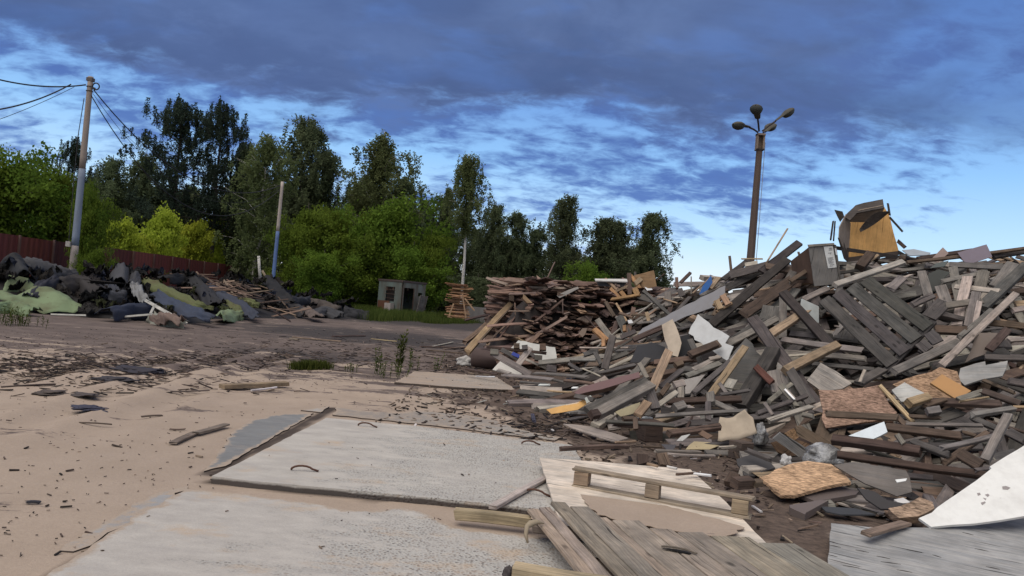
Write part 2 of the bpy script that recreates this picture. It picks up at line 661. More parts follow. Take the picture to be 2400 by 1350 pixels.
# clear sky between the clouds: Rayleigh blue that pales to the horizon
rp = g.n('ShaderNodeValToRGB')
g.l(g.mapr(elev, 0, 26), rp.inputs[0])
el = rp.color_ramp.elements
stops = [(0, skyc(250, 240, 226)), (.10, skyc(240, 246, 250)), (.22, skyc(200, 232, 252)), (.42, skyc(150, 200, 244)), (.62, skyc(110, 156, 218)), (1, skyc(76, 122, 202))]
el[0].position, el[0].color = stops[0][0], (*stops[0][1], 1)
el[1].position, el[1].color = stops[-1][0], (*stops[-1][1], 1)
for p, c in stops[1:-1]:
    e = el.new(p); e.color = (*c, 1)
nish = g.mix(1.0, sky.outputs[0], (.9, 1.15, 1.7), 'MULTIPLY')
clear = g.mix(.12, rp.outputs[0], nish)
# patchy middle clouds
dm = g.math('ADD', g.math('MULTIPLY', nmid, .55), g.math('MULTIPLY', nfin, .45))
thr = g.mapr(elev, 1.5, 13, .60, .44)
rightclear = g.math('MULTIPLY', g.mapr(azi, 8, 22, 0, 1, True), g.mapr(elev, 9, 5, 0, .10))
rightblue = g.math('MULTIPLY', g.mapr(azi, 20, 34, 0, 1, True), .10)
thr = g.math('ADD', thr, g.math('ADD', rightclear, rightblue))
pm = g.mapr(g.math('SUBTRACT', dm, thr), -.07, .12, 0, 1, True)
pcol = g.mix(g.mapr(elev, 3, 14), skyc(95, 136, 208), skyc(86, 116, 178))
pcol = g.mix(g.mapr(nfin, .35, .7, 0, .45), pcol, skyc(72, 102, 178))
s1 = g.mix(g.math('MULTIPLY', pm, .93), clear, pcol)
# the heavy grey bank higher up
edge = g.math('ADD', g.math('ADD', elev, g.mapr(nbig, .25, .75, -5.5, 5.5)), g.mapr(nfin, .3, .7, -1.3, 1.3))
bank = g.mapr(edge, 10.6, 14.0, 0, 1, True)
bank = g.math('MULTIPLY', bank, g.mapr(g.math('ADD', azi, g.mapr(nmid, .3, .7, -10, 10)), 17, 33, 1, .45, True))
bcol = g.mix(g.mapr(nmid, .36, .66), skyc(83, 101, 142), skyc(103, 126, 172))
bcol = g.mix(g.mapr(nbig, .35, .65, 0, .6), bcol, skyc(80, 108, 166))
nlum = g.noise(g.mapping(cvo, (1.0, 1.6, 1), (3.3, 5.1, 0)), 4.2, 4, .5, .3)
lump = g.math('MULTIPLY', g.mapr(nlum, .50, .68, 0, .55, True), g.mapr(edge, 12, 22, 1, .35))
bcol = g.mix(lump, bcol, skyc(96, 136, 208))
base_ = g.math('MULTIPLY', g.mapr(edge, 12.5, 14.5, 0, 1, True), g.mapr(edge, 18.5, 14.5, 0, .45, True))
bcol = g.mix(base_, bcol, skyc(66, 84, 128))
s2 = g.mix(g.math('MULTIPLY', bank, .93), s1, bcol)
# unseen sky overhead and behind the camera, brightened to light the yard
back = g.math('MAXIMUM', g.mapr(elev, 26, 62, 0, 1, True), g.math('MULTIPLY', g.mapr(Y, .25, -.5, 0, 1, True), g.mapr(elev, 4, 30, 0, 1)))
hi = g.mix(g.mapr(nmid, .35, .65), skyc(198, 194, 194, .95), skyc(250, 242, 234, .95))
s3 = g.mix(back, s2, hi)
g.l(s3, bg.inputs['Color'])

sl = bpy.data.lights.new('sun', 'SUN')
sl.energy = 1.1
sl.angle = R(60)
sl.color = (1.0, .965, .925)
so = bpy.data.objects.new('sun', sl)
COL.objects.link(so)
sd = Vector((math.sin(SUN_AZ) * math.cos(SUN_EL), math.cos(SUN_AZ) * math.cos(SUN_EL), math.sin(SUN_EL)))
so.rotation_euler = sd.to_track_quat('Z', 'Y').to_euler()
so.location = (0, -5, 30)

# ------------------------------------------------------------------ ground
def axis_steps(fine0, fine1, step, far0, far1):
    a = list(np.arange(fine0, fine1 + 1e-6, step))
    s, x = step, fine1
    while x < far1:
        s *= 1.16; x += s; a.append(x)
    s, x = step, fine0
    while x > far0:
        s *= 1.16; x -= s; a.insert(0, x)
    return np.array(a)


gx = axis_steps(-7, 8, .07, -500, 500)
gy = axis_steps(3.2, 13, .07, -60, 900)
GX, GY = np.meshgrid(gx, gy)
gxf, gyf = GX.ravel(), GY.ravel()


def vnoise(x, y, s, seed=0.0):
    return np.array([mnoise.noise((a * s, b * s, seed)) for a, b in zip(x, y)])


def seg_dist(x, y, a, b):
    ax, ay, bx, by = a[0], a[1], b[0], b[1]
    t = np.clip(((x - ax) * (bx - ax) + (y - ay) * (by - ay)) / ((bx - ax) ** 2 + (by - ay) ** 2), 0, 1)
    return np.hypot(x - ax - t * (bx - ax), y - ay - t * (by - ay))


near = (np.abs(gxf) < 40) & (gyf < 70) & (gyf > 0)
zz = np.zeros(len(gxf))
xs, ys = gxf[near], gyf[near]
n1 = vnoise(xs, ys, .45, 1.1); n2 = vnoise(xs, ys, 1.9, 2.2); n3 = vnoise(xs, ys, 6.0, 3.3)
slab_c = ground(880, 1150)
flat = np.clip((np.hypot((xs - slab_c.x) / 3.2, (ys - slab_c.y) / 3.6) - .75) / .5, 0, 1)
flat = np.maximum(flat, .12)
rut = np.zeros(len(xs))
for a, b in (((0, 1010), (640, 800)), ((60, 1075), (700, 818)), ((0, 900), (520, 790)), ((300, 880), (1000, 800))):
    d = seg_dist(xs, ys, ground(*a), ground(*b))
    rut += -.045 * np.exp(-(d / .16) ** 2) + .03 * np.exp(-((d - .33) / .12) ** 2)
hr = np.concatenate([_right(xs[i:i + 4000], ys[i:i + 4000]) for i in range(0, len(xs), 4000)])
zz[near] = (n1 * .018 + n2 * .012 + n3 * .009 + rut * .8) * flat - .004
gverts = np.stack([gxf, gyf, zz], 1)
nx, ny = len(gx), len(gy)
ii = (np.arange(ny - 1)[:, None] * nx + np.arange(nx - 1)[None]).ravel()
gfaces = np.stack([ii, ii + 1, ii + 1 + nx, ii + nx], 1)
gme = bpy.data.meshes.new('ground')
gme.from_pydata(gverts.tolist(), [], gfaces.tolist())
mud = sstep((gyf - 7.6 + np.clip((-gxf - 3), 0, 10) * .10) / 10.5)
soil = np.zeros(len(gxf)); soil[near] = sstep((hr + .38) / .34)
for a, b, r_ in (((1150, 850), (1300, 930), 1.4), ((1340, 1010), (1760, 1150), .75), ((1760, 1200), (1940, 1300), .55)):
    d = seg_dist(gxf, gyf, ground(*a), ground(*b))
    soil = np.maximum(soil, sstep(1.25 - d / r_))
pc = ground(880, 788)
peat = np.exp(-(((gxf - pc.x) / 6.5) ** 2 + ((gyf - pc.y) / 5.5) ** 2))
pc = ground(720, 830)
peat = np.maximum(peat, .7 * np.exp(-(((gxf - pc.x) / 3) ** 2 + ((gyf - pc.y) / 2.2) ** 2)))
peat = np.maximum(peat, sstep((gyf - 31) / 10))
seam = np.zeros(len(gxf))
for a, b, r_ in (((500, 1108), (782, 955), .075), ((497, 1128), (900, 1172), .05), ((110, 1350), (300, 1235), .04), ((300, 1235), (430, 1150), .04)):
    d = seg_dist(gxf, gyf, ground(*a), ground(*b))
    k = np.array([mnoise.noise((p * 3.1, q * 3.1, 8.0)) for p, q in zip(gxf[d < .5], gyf[d < .5])])
    s_ = np.zeros(len(gxf)); s_[d < .5] = sstep(1.5 - d[d < .5] / (r_ * (1 + .9 * k)))
    seam = np.maximum(seam, s_)
ga = gme.attributes.new('zone', 'FLOAT_COLOR', 'POINT')
ga.data.foreach_set('color', np.stack([mud, soil, peat, seam], 1).astype(np.float32).ravel())
gme.polygons.foreach_set('use_smooth', [True] * len(gme.polygons))
ground_ob = bpy.data.objects.new('ground', gme)
COL.objects.link(ground_ob)
struct(ground_ob)

m, nt, out = nodes('sandy_ground')
g = NT(nt)
pos = g.n('ShaderNodeNewGeometry').outputs['Position']
za = g.n('ShaderNodeAttribute', attribute_name='zone')
zc = g.n('ShaderNodeSeparateColor'); g.l(za.outputs['Color'], zc.inputs[0])
fine = g.noise(pos, 42, 4, .7)
med = g.noise(g.mapping(pos, (1, .8, 1)), 2.1, 6, .66)
big = g.noise(pos, .42, 5, .6)
strk = g.noise(g.mapping(pos, (.55, 1.25, 1), rot=(0, 0, -.35)), 1.35, 7, .72, .3)
grit = g.noise(pos, 14, 5, .75)
sand = g.mix(g.mapr(big, .3, .7), (.425, .336, .262), (.36, .288, .232))
sand = g.mix(g.mapr(med, .38, .72, 0, .6), sand, (.30, .235, .18))
sand = g.mix(g.mapr(fine, .3, .7, 0, .4), sand, (.27, .205, .16))
sand = g.mix(g.mapr(fine, .62, .72, 0, .3), sand, (.52, .43, .34))
mudc = g.mix(g.mapr(med, .3, .7), (.165, .128, .112), (.095, .075, .068))
mudc = g.mix(g.mapr(grit, .5, .75, 0, .6), mudc, (.055, .043, .04))
mf = g.mapr(g.math('ADD', g.math('MULTIPLY', zc.outputs[0], 1.0), g.mapr(strk, .3, .7, -.85, .80)), .34, .56, 0, 1, True)
c = g.mix(mf, sand, mudc)
dusty = g.math('MULTIPLY', mf, g.mapr(g.noise(g.mapping(pos, (.5, 1.3, 1)), .9, 6, .7), .5, .68, 0, .55))
c = g.mix(dusty, c, (.235, .185, .155))
soilc = g.mix(g.mapr(grit, .35, .68), (.135, .098, .078), (.048, .037, .032))
sf = g.mapr(g.math('ADD', zc.outputs[1], g.mapr(med, .3, .7, -.45, .42)), .3, .75, 0, .95, True)
c = g.mix(sf, c, soilc)
pf = g.mapr(g.math('ADD', zc.outputs[2], g.mapr(strk, .3, .7, -.4, .35)), .35, .8, 0, .9, True)
c = g.mix(pf, c, g.mix(g.mapr(grit, .4, .7), (.06, .053, .052), (.03, .027, .027)))
c = g.mix(g.math('MULTIPLY', za.outputs['Alpha'], .95), c, g.mix(grit, (.075, .058, .05), (.03, .024, .021)))
hgt = g.math('ADD', g.math('MULTIPLY', grit, .7), g.math('MULTIPLY', fine, .3))
g.bsdf(out, c, .95, hgt, .55, .022, .1)
gme.materials.append(m)

# ------------------------------------------------------------------ concrete slabs
m, nt, out = nodes('worn_concrete')
g = NT(nt)
CONC = m
pos = g.n('ShaderNodeNewGeometry').outputs['Position']
col = g.n('ShaderNodeAttribute', attribute_name='col').outputs['Color']
px_ = g.n('ShaderNodeSeparateXYZ'); g.l(pos, px_.inputs[0])
b1 = g.noise(pos, .9, 5, .6); b2 = g.noise(g.mapping(pos, (1, 1.8, 1)), 3.2, 6, .68); b3 = g.noise(pos, 60, 3, .7)
vo = g.n('ShaderNodeTexVoronoi', feature='F1'); vo.inputs['Scale'].default_value = 48; g.l(pos, vo.inputs['Vector'])
vs = g.n('ShaderNodeSeparateColor'); g.l(vo.outputs['Color'], vs.inputs[0])
peb = g.math('MULTIPLY', g.mapr(vo.outputs['Distance'], .46, .34, 0, 1), g.mapr(vs.outputs[0], .18, .28, 0, 1))
exp_ = g.mapr(g.math('ADD', px_.outputs[0], g.mapr(b2, .3, .7, -.9, .9)), -1.35, -.55, 0, 1, True)
exp_ = g.math('MULTIPLY', exp_, g.mapr(b1, .36, .54, .25, 1))
c = g.mix(g.mapr(b2, .3, .72), col, g.mix(1.0, col, (.74, .73, .74), 'MULTIPLY'))
c = g.mix(g.mapr(b3, .35, .7, 0, .22), c, (.25, .23, .21))
c = g.mix(g.mapr(g.noise(g.mapping(pos, (.8, 2.4, 1), (5, 3, 0)), 1.7, 6, .7), .52, .72, 0, .55), c, (.31, .285, .27))
c = g.mix(g.math('MULTIPLY', exp_, .3), c, (.42, .425, .395))
pebc = g.mix(vs.outputs[1], (.30, .24, .20), (.06, .055, .055))
c = g.mix(g.math('MULTIPLY', g.math('MULTIPLY', peb, exp_), .75), c, pebc)
sandm = g.mapr(g.noise(g.mapping(pos, (1, 1.6, 1), (2.2, 9.1, 0)), 1.25, 6, .68), .56, .66, 0, .7)
lum_ = g.n('ShaderNodeSeparateColor'); g.l(col, lum_.inputs[0])
sandm = g.math('MULTIPLY', sandm, g.mapr(lum_.outputs[0], .26, .36, .25, 1))
c = g.mix(g.math('MULTIPLY', sandm, g.mapr(b3, .3, .6, .5, 1)), c, (.44, .325, .225))
rim_ = g.n('ShaderNodeAttribute', attribute_name='rim').outputs['Fac']
rm = g.mapr(g.math('ADD', rim_, g.mapr(g.noise(pos, 7, 5, .7), .3, .7, -.45, .45)), .45, .85, 0, .95)
c = g.mix(rm, c, g.mix(g.mapr(b3, .3, .7), (.40, .32, .25), (.33, .265, .21)))
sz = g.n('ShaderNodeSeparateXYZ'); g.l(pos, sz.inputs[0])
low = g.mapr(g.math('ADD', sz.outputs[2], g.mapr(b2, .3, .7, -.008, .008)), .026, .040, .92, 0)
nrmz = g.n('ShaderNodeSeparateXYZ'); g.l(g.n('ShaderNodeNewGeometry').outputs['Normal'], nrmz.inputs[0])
c = g.mix(g.math('MULTIPLY', low, g.mapr(nrmz.outputs[2], .5, .3, 0, 1)), c, (.055, .043, .038))  # low slab sides darkened: shadow seam under the edge painted in as soil colour
h = g.math('SUBTRACT', g.math('MULTIPLY', b3, .4), g.math('MULTIPLY', g.math('MULTIPLY', vo.outputs['Distance'], exp_), 1.2))
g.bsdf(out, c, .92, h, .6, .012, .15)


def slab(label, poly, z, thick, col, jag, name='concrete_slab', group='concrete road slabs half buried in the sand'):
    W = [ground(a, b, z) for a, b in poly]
    cen = sum(W, Vector()) / len(W)
    v, f = sheet_local([(q.x - cen.x, q.y - cen.y) for q in W], thick, jag, .09, seed=len(poly))
    m_ = len(v) // 2
    loop2 = [Vector(q[:2]) for q in v[:m_]]
    xs2, ys2 = [q.x for q in loop2], [q.y for q in loop2]
    pts2 = list(loop2)
    for gx_ in np.arange(min(xs2), min(max(xs2), 9), .07):
        for gy_ in np.arange(max(min(ys2), -9), max(ys2), .07):
            pts2.append(Vector((gx_ + random.uniform(-.01, .01), gy_ + random.uniform(-.01, .01))))
    cdt = delaunay_2d_cdt(pts2, [(k, (k + 1) % m_) for k in range(m_)], [list(range(m_))], 1, 1e-5)
    cv2, cf2 = cdt[0], cdt[2]
    used = sorted({k for fc in cf2 for k in fc})
    rel = {k: n_ for n_, k in enumerate(used)}
    la = np.array([tuple(q) for q in loop2]); lb = np.roll(la, -1, axis=0)
    edge_v = []
    for k in used:
        q = np.array(cv2[k])
        t_ = np.clip(((q - la) * (lb - la)).sum(1) / (((lb - la) ** 2).sum(1) + 1e-12), 0, 1)
        dd = np.linalg.norm(la + (lb - la) * t_[:, None] - q, axis=1).min()
        edge_v.append(max(0.0, 1 - dd / (.085 if z < .04 else .05)))
    nv = len(used)
    ring = [v_ for v_ in v[:m_]]
    f = [tuple(rel[k] for k in fc) for fc in cf2]
    top = [(cv2[k].x, cv2[k].y, 0.0) for k in used]
    f += [(nv + k, nv + m_ + k, nv + m_ + (k + 1) % m_, nv + (k + 1) % m_) for k in range(m_)]
    v = top + [(q[0], q[1], 0.0) for q in ring] + [(q[0], q[1], -thick) for q in ring]
    edge_v += [1.0] * (2 * m_)
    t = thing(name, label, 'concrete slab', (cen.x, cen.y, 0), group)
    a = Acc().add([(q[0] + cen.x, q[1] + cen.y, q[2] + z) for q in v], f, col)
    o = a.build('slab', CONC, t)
    ea = o.data.attributes.new('rim', 'FLOAT', 'POINT'); ea.data.foreach_set('value', [max(e * (1 if z < .04 else .35), .52 if any(k in label for k in ('sliver', 'broken', 'strip')) else .3 if 'dusted' in label else 0) for e in edge_v])
    return t


def loop_hook(t, p, size, yaw, z):
    pts = []
    for k in range(9):
        an = PI * k / 8
        pts.append(Vector((math.cos(an) * size, 0, 0)))
        pts[-1].z = math.sin(an) * size * .42 + .006
    M = Matrix.Rotation(yaw, 3, 'Z')
    pts = [M @ q + Vector((p.x, p.y, z)) for q in pts]
    pts[0] += M @ Vector((size * .5, 0, 0))
    Acc().tube(pts, .009, (.09, .045, .03), 6).build('lifting_loop', METAL, t, True)


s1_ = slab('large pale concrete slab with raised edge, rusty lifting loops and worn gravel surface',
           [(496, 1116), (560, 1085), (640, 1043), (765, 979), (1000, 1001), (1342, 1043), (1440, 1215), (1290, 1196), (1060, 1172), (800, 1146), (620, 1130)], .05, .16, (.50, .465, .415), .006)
for q, sz, yw in (((708, 1104), .085, .1), ((857, 1000), .085, -.1), ((1240, 1042), .08, .15), ((1252, 1160), .085, -.2)):
    loop_hook(s1_, ground(*q, .05), sz, yw, .05)
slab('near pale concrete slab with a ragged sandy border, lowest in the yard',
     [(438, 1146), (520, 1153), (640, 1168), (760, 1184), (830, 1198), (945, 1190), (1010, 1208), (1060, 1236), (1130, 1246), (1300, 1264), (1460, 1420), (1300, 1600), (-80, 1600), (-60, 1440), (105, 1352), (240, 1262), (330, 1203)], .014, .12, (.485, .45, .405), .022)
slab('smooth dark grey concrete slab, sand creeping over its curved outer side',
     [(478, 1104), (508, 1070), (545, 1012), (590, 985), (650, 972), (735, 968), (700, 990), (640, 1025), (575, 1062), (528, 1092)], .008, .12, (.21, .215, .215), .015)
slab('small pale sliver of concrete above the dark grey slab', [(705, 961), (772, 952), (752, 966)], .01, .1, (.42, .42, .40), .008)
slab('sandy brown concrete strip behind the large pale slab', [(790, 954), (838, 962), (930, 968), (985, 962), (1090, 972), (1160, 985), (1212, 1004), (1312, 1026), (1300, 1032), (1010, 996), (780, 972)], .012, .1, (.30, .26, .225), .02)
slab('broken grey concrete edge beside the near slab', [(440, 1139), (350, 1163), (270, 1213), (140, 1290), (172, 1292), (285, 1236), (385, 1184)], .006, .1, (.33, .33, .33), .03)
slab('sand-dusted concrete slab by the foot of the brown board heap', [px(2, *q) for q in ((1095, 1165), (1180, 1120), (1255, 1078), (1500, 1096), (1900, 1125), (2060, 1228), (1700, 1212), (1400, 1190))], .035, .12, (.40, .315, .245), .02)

# ------------------------------------------------------------------ trees
LEAF = {  # leaf colours
    'maple': leaf_material('maple_leaves', (.050, .092, .016), (.165, .225, .034), .42),
    'lime': leaf_material('yellow_green_leaves', (.17, .215, .025), (.42, .45, .055), .45),
    'birch': leaf_material('birch_leaves', (.065, .088, .036), (.185, .22, .092), .42),
    'dark': leaf_material('dark_leaves', (.050, .070, .038), (.155, .185, .095), .42),
    'pine': leaf_material('pine_needles', (.022, .034, .025), (.062, .085, .060), .25),
}
BARK = plain_material('dark_bark', .9, .1, .5, 8, (.03, .025, .022), .5)
m, nt, out = nodes('birch_bark')
g = NT(nt)
oc = g.n('ShaderNodeTexCoord').outputs['Object']
bn = g.noise(g.mapping(oc, (2, 2, 14)), 3.0, 4, .6)
g.bsdf(out, g.mix(g.mapr(bn, .56, .62), (.50, .47, .43), (.05, .045, .045)), .8, bn, .3, .01, .2)
BIRCHBARK = m


def leaf_mesh(name, cen, size, tint, mat, droop=0.0, flat=.5, aspect=.55):
    n = len(cen)
    d = RNG.normal(size=(n, 3)); d[:, 2] -= droop; d /= np.linalg.norm(d, axis=1)[:, None]
    nn = RNG.normal(size=(n, 3)); nn[:, 2] = nn[:, 2] * (1 - flat) + flat * 1.6
    w = np.cross(d, nn); w /= np.linalg.norm(w, axis=1)[:, None] + 1e-9
    s = (size * RNG.uniform(.65, 1.3, n))[:, None]
    a, b = d * s * .5, w * s * aspect * .5
    v = np.stack([cen - a, cen + b - a * .1, cen + a, cen - b - a * .1], 1).reshape(-1, 3)
    me = bpy.data.meshes.new(name)
    me.vertices.add(4 * n); me.loops.add(4 * n); me.polygons.add(n)
    me.vertices.foreach_set('co', v.astype(np.float32).ravel())
    me.loops.foreach_set('vertex_index', np.arange(4 * n, dtype=np.int32))
    me.polygons.foreach_set('loop_start', np.arange(0, 4 * n, 4, dtype=np.int32))
    me.polygons.foreach_set('loop_total', np.full(n, 4, dtype=np.int32))
    t = np.repeat(np.clip(tint, 0, 1), 4)
    ca = me.attributes.new('col', 'FLOAT_COLOR', 'POINT')
    ca.data.foreach_set('color', np.stack([t, t, t, np.ones_like(t)], 1).astype(np.float32).ravel())
    me.materials.append(mat)
    me.update(calc_edges=True)
    me.validate()
    return me


def limb(p0, p1, sag=0.0, n=4, wob=.05):
    p0, p1 = np.array(p0, float), np.array(p1, float)
    L = np.linalg.norm(p1 - p0)
    o = []
    for i in range(n + 1):
        t = i / n
        p = p0 + (p1 - p0) * t
        p[2] += sag * L * 4 * t * (1 - t)
        if 0 < i < n:
            p = p + RNG.normal(size=3) * wob * L
        o.append(p)
    return o


def make_tree(kind, h, rad, base=.1, dens=1.0, leafmat=None, bark=None, leaf=.2):
    """returns (trunk mesh, crown mesh) in metres, foot at the origin"""
    tr = Acc()
    bc = (.055, .045, .04)
    top = np.array([RNG.uniform(-.03, .03) * h, RNG.uniform(-.03, .03) * h, h * .97])
    tp = limb((0, 0, 0), top, 0, 8, .008)
    r0 = (h * .007 + .015) if kind == 'birch' else (h * .011 + .03)
    tr.tube([tuple(q) for q in tp], [r0 * (1.35 - 1.15 * i / 8) for i in range(9)], bc, 7)
    cen, tint = [], []

    def trunk_at(t):
        k = min(7.999, t * 8); i = int(k)
        return tp[i] + (tp[i + 1] - tp[i]) * (k - i)
    if kind == 'broad':
        nb = int(30 * dens)
        for b in range(nb):
            t = base + (1 - base) * (b + RNG.uniform(0, 1)) / nb
            an = b * 2.4 + RNG.uniform(-.4, .4)
            prof = math.sin(PI * min(1, (t - base) / (1 - base) * .82 + .2)) ** .7
            L = rad * prof * RNG.choice([.45, .75, 1.0, 1.3]) * RNG.uniform(.85, 1.15)
            p0 = trunk_at(max(.05, t * .82))
            p1 = p0 + np.array([math.cos(an) * L, math.sin(an) * L, L * RNG.uniform(.2, 1.0)])
            lp = limb(p0, p1, .05, 4)
            tr.tube([tuple(q) for q in lp], [.03, .024, .018, .012, .006], bc, 5)
            ct = RNG.uniform(0, 1)
            for k in range(7):
                q = lp[min(4, 1 + k // 2)] + RNG.normal(size=3) * rad * .11
                n = int(RNG.uniform(70, 120))
                sp = RNG.normal(size=(n, 3)) * np.array([.085, .085, .07]) * (rad + .9)
                c = q + sp
                cen.append(c)
                tint.append(np.clip(ct * .5 + RNG.uniform(0, .35) + RNG.uniform(0, .2, n), 0, 1))
        cen = np.concatenate(cen); tint = np.concatenate(tint)
        me = leaf_mesh('crown', cen, leaf, tint, leafmat, .35, .45, .6)
    elif kind == 'birch':
        nb = int(46 * dens)
        for b in range(nb):
            t = base + (1 - base) * ((b + RNG.uniform(0, 1)) / nb)
            an = b * 2.4 + RNG.uniform(-.5, .5)
            u = (t - base) / (1 - base)
            prof = (1 - u) ** .55 * (.45 + .55 * min(1, u * 3.2))
            L = rad * prof * RNG.choice([.4, .8, 1.0, 1.35]) * RNG.uniform(.8, 1.15) + .12
            p0 = trunk_at(t * .97)
            p1 = p0 + np.array([math.cos(an) * L, math.sin(an) * L, L * RNG.uniform(.35, .95)])
            lp = limb(p0, p1, .12, 4)
            tr.tube([tuple(q) for q in lp], [.028, .02, .014, .01, .005], (.10, .085, .075), 4)
            ct = RNG.uniform(0, 1)
            for k in range(11):
                q = lp[1 + int(RNG.integers(0, 4))] + RNG.normal(size=3) * .18
                ln = RNG.uniform(.3, 1.0) * (.35 + .1 * h)
                n = int(ln * 44)
                s = RNG.uniform(0, 1, n)
                dx, dy = RNG.normal() * .25, RNG.normal() * .25
                c = np.stack([q[0] + dx * s * ln, q[1] + dy * s * ln, q[2] + .1 - s * ln], 1) + RNG.normal(size=(n, 3)) * .075
                cen.append(c)
                tint.append(np.clip(ct * .5 + RNG.uniform(0, .25) + RNG.uniform(0, .3, n), 0, 1))
        cen = np.concatenate(cen); tint = np.concatenate(tint)
        me = leaf_mesh('crown', cen, leaf, tint, leafmat, .9, .2, .6)
    else:                                   # pine: bare limbs that turn up in tufts
        nb = int(32 * dens)
        for b in range(nb):
            t = base + (1 - base) * (b + RNG.uniform(0, 1)) / nb
            an = b * 2.4 + RNG.uniform(-.5, .5)
            u = (t - base) / (1 - base)
            L = rad * (1 - u) ** .42 * (.7 + .5 * math.sin(u * 3)) * RNG.uniform(.5, 1.15) + .2
            p0 = trunk_at(t * .95)
            p1 = p0 + np.array([math.cos(an) * L, math.sin(an) * L, L * RNG.uniform(.25, .95)])
            lp = limb(p0, p1, -.10, 4)
            tr.tube([tuple(q) for q in lp], [.05, .04, .03, .02, .01], bc, 5)
            ct = RNG.uniform(0, 1)
            for k in range(11):
                q = lp[1 + int(RNG.integers(0, 4))] + RNG.normal(size=3) * np.array([.34, .34, .12])
                ln = RNG.uniform(.5, 1.25)
                tr.tube([tuple(q), tuple(q + np.array([0, 0, ln]))], [.012, .006], bc, 3, False)
                n = int(ln * 80)
                s = RNG.uniform(-.1, 1, n)
                rr = .13 * (1.05 - .55 * np.clip(s, 0, 1))
                c = np.stack([q[0] + RNG.normal(size=n) * rr, q[1] + RNG.normal(size=n) * rr, q[2] + s * ln], 1)
                cen.append(c)
                tint.append(np.clip(ct * .5 + RNG.uniform(0, .5, n), 0, 1))
        cen = np.concatenate(cen); tint = np.concatenate(tint)
        me = leaf_mesh('crown', cen, leaf, tint, leafmat, -.9, .0, .35)
    return tr.mesh('trunk', bark or BARK, smooth=True), me


LIB = {
    'maple': [make_tree('broad', 7, 2.6, .06, 1.25, LEAF['maple'], leaf=.20) for _ in range(3)],
    'lime': [make_tree('broad', 4.5, 1.7, .02, 1.0, LEAF['lime'], leaf=.19) for _ in range(3)],
    'birch': [make_tree('birch', 13, 2.6, .12, 1.15, LEAF['birch'], BIRCHBARK, .15) for _ in range(3)],
    'dark': [make_tree('birch', 13, 2.7, .08, 1.3, LEAF['dark'], leaf=.155) for _ in range(3)],
    'tall': [make_tree('birch', 14, 2.0, .52, .7, LEAF['birch'], BIRCHBARK, .16)],
    'pine': [make_tree('pine', 17, 3.6, .30, 1.25, LEAF['pine'], leaf=.22) for _ in range(2)],
    'shade': [make_tree('broad', 9, 3.2, .03, 1.2, LEAF['dark'], leaf=.30) for _ in range(2)],
}
LDIM = {'maple': (7, 2.6), 'lime': (4.5, 2.0), 'birch': (13, 1.75), 'dark': (13, 1.7), 'tall': (14, 1.5), 'pine': (17, 3.3), 'shade': (9, 3.2)}
TNAME = {'maple': 'maple_tree', 'lime': 'young_maple_tree', 'birch': 'birch_tree', 'dark': 'birch_tree', 'tall': 'birch_tree', 'pine': 'pine_tree', 'shade': 'leafy_tree'}


def tree(kind, cx, top, hw, d, label, cat='tree', var=None, group='trees of the wood behind the yard'):
    h0, r0 = LDIM[kind]
    p = at(cx, top, d)
    H = max(1.5, p.z)
    r = hw / FPX * d
    tm, cm = LIB[kind][(var if var is not None else int(cx)) % len(LIB[kind])]
    t = thing(TNAME[kind], label, cat, (p.x, p.y, 0), group)
    t.rotation_euler.z = random.uniform(0, 6.28)
    s = r / r0
    sh = H / (h0 * 1.0)
    s = min(max(s, sh * .45), sh * 2.2)
    t.scale = (s, s, sh)
    for nm, me in (('trunk', tm), ('crown', cm)):
        o = bpy.data.objects.new(nm, me)
        COL.objects.link(o)
        o.parent = t
    return t


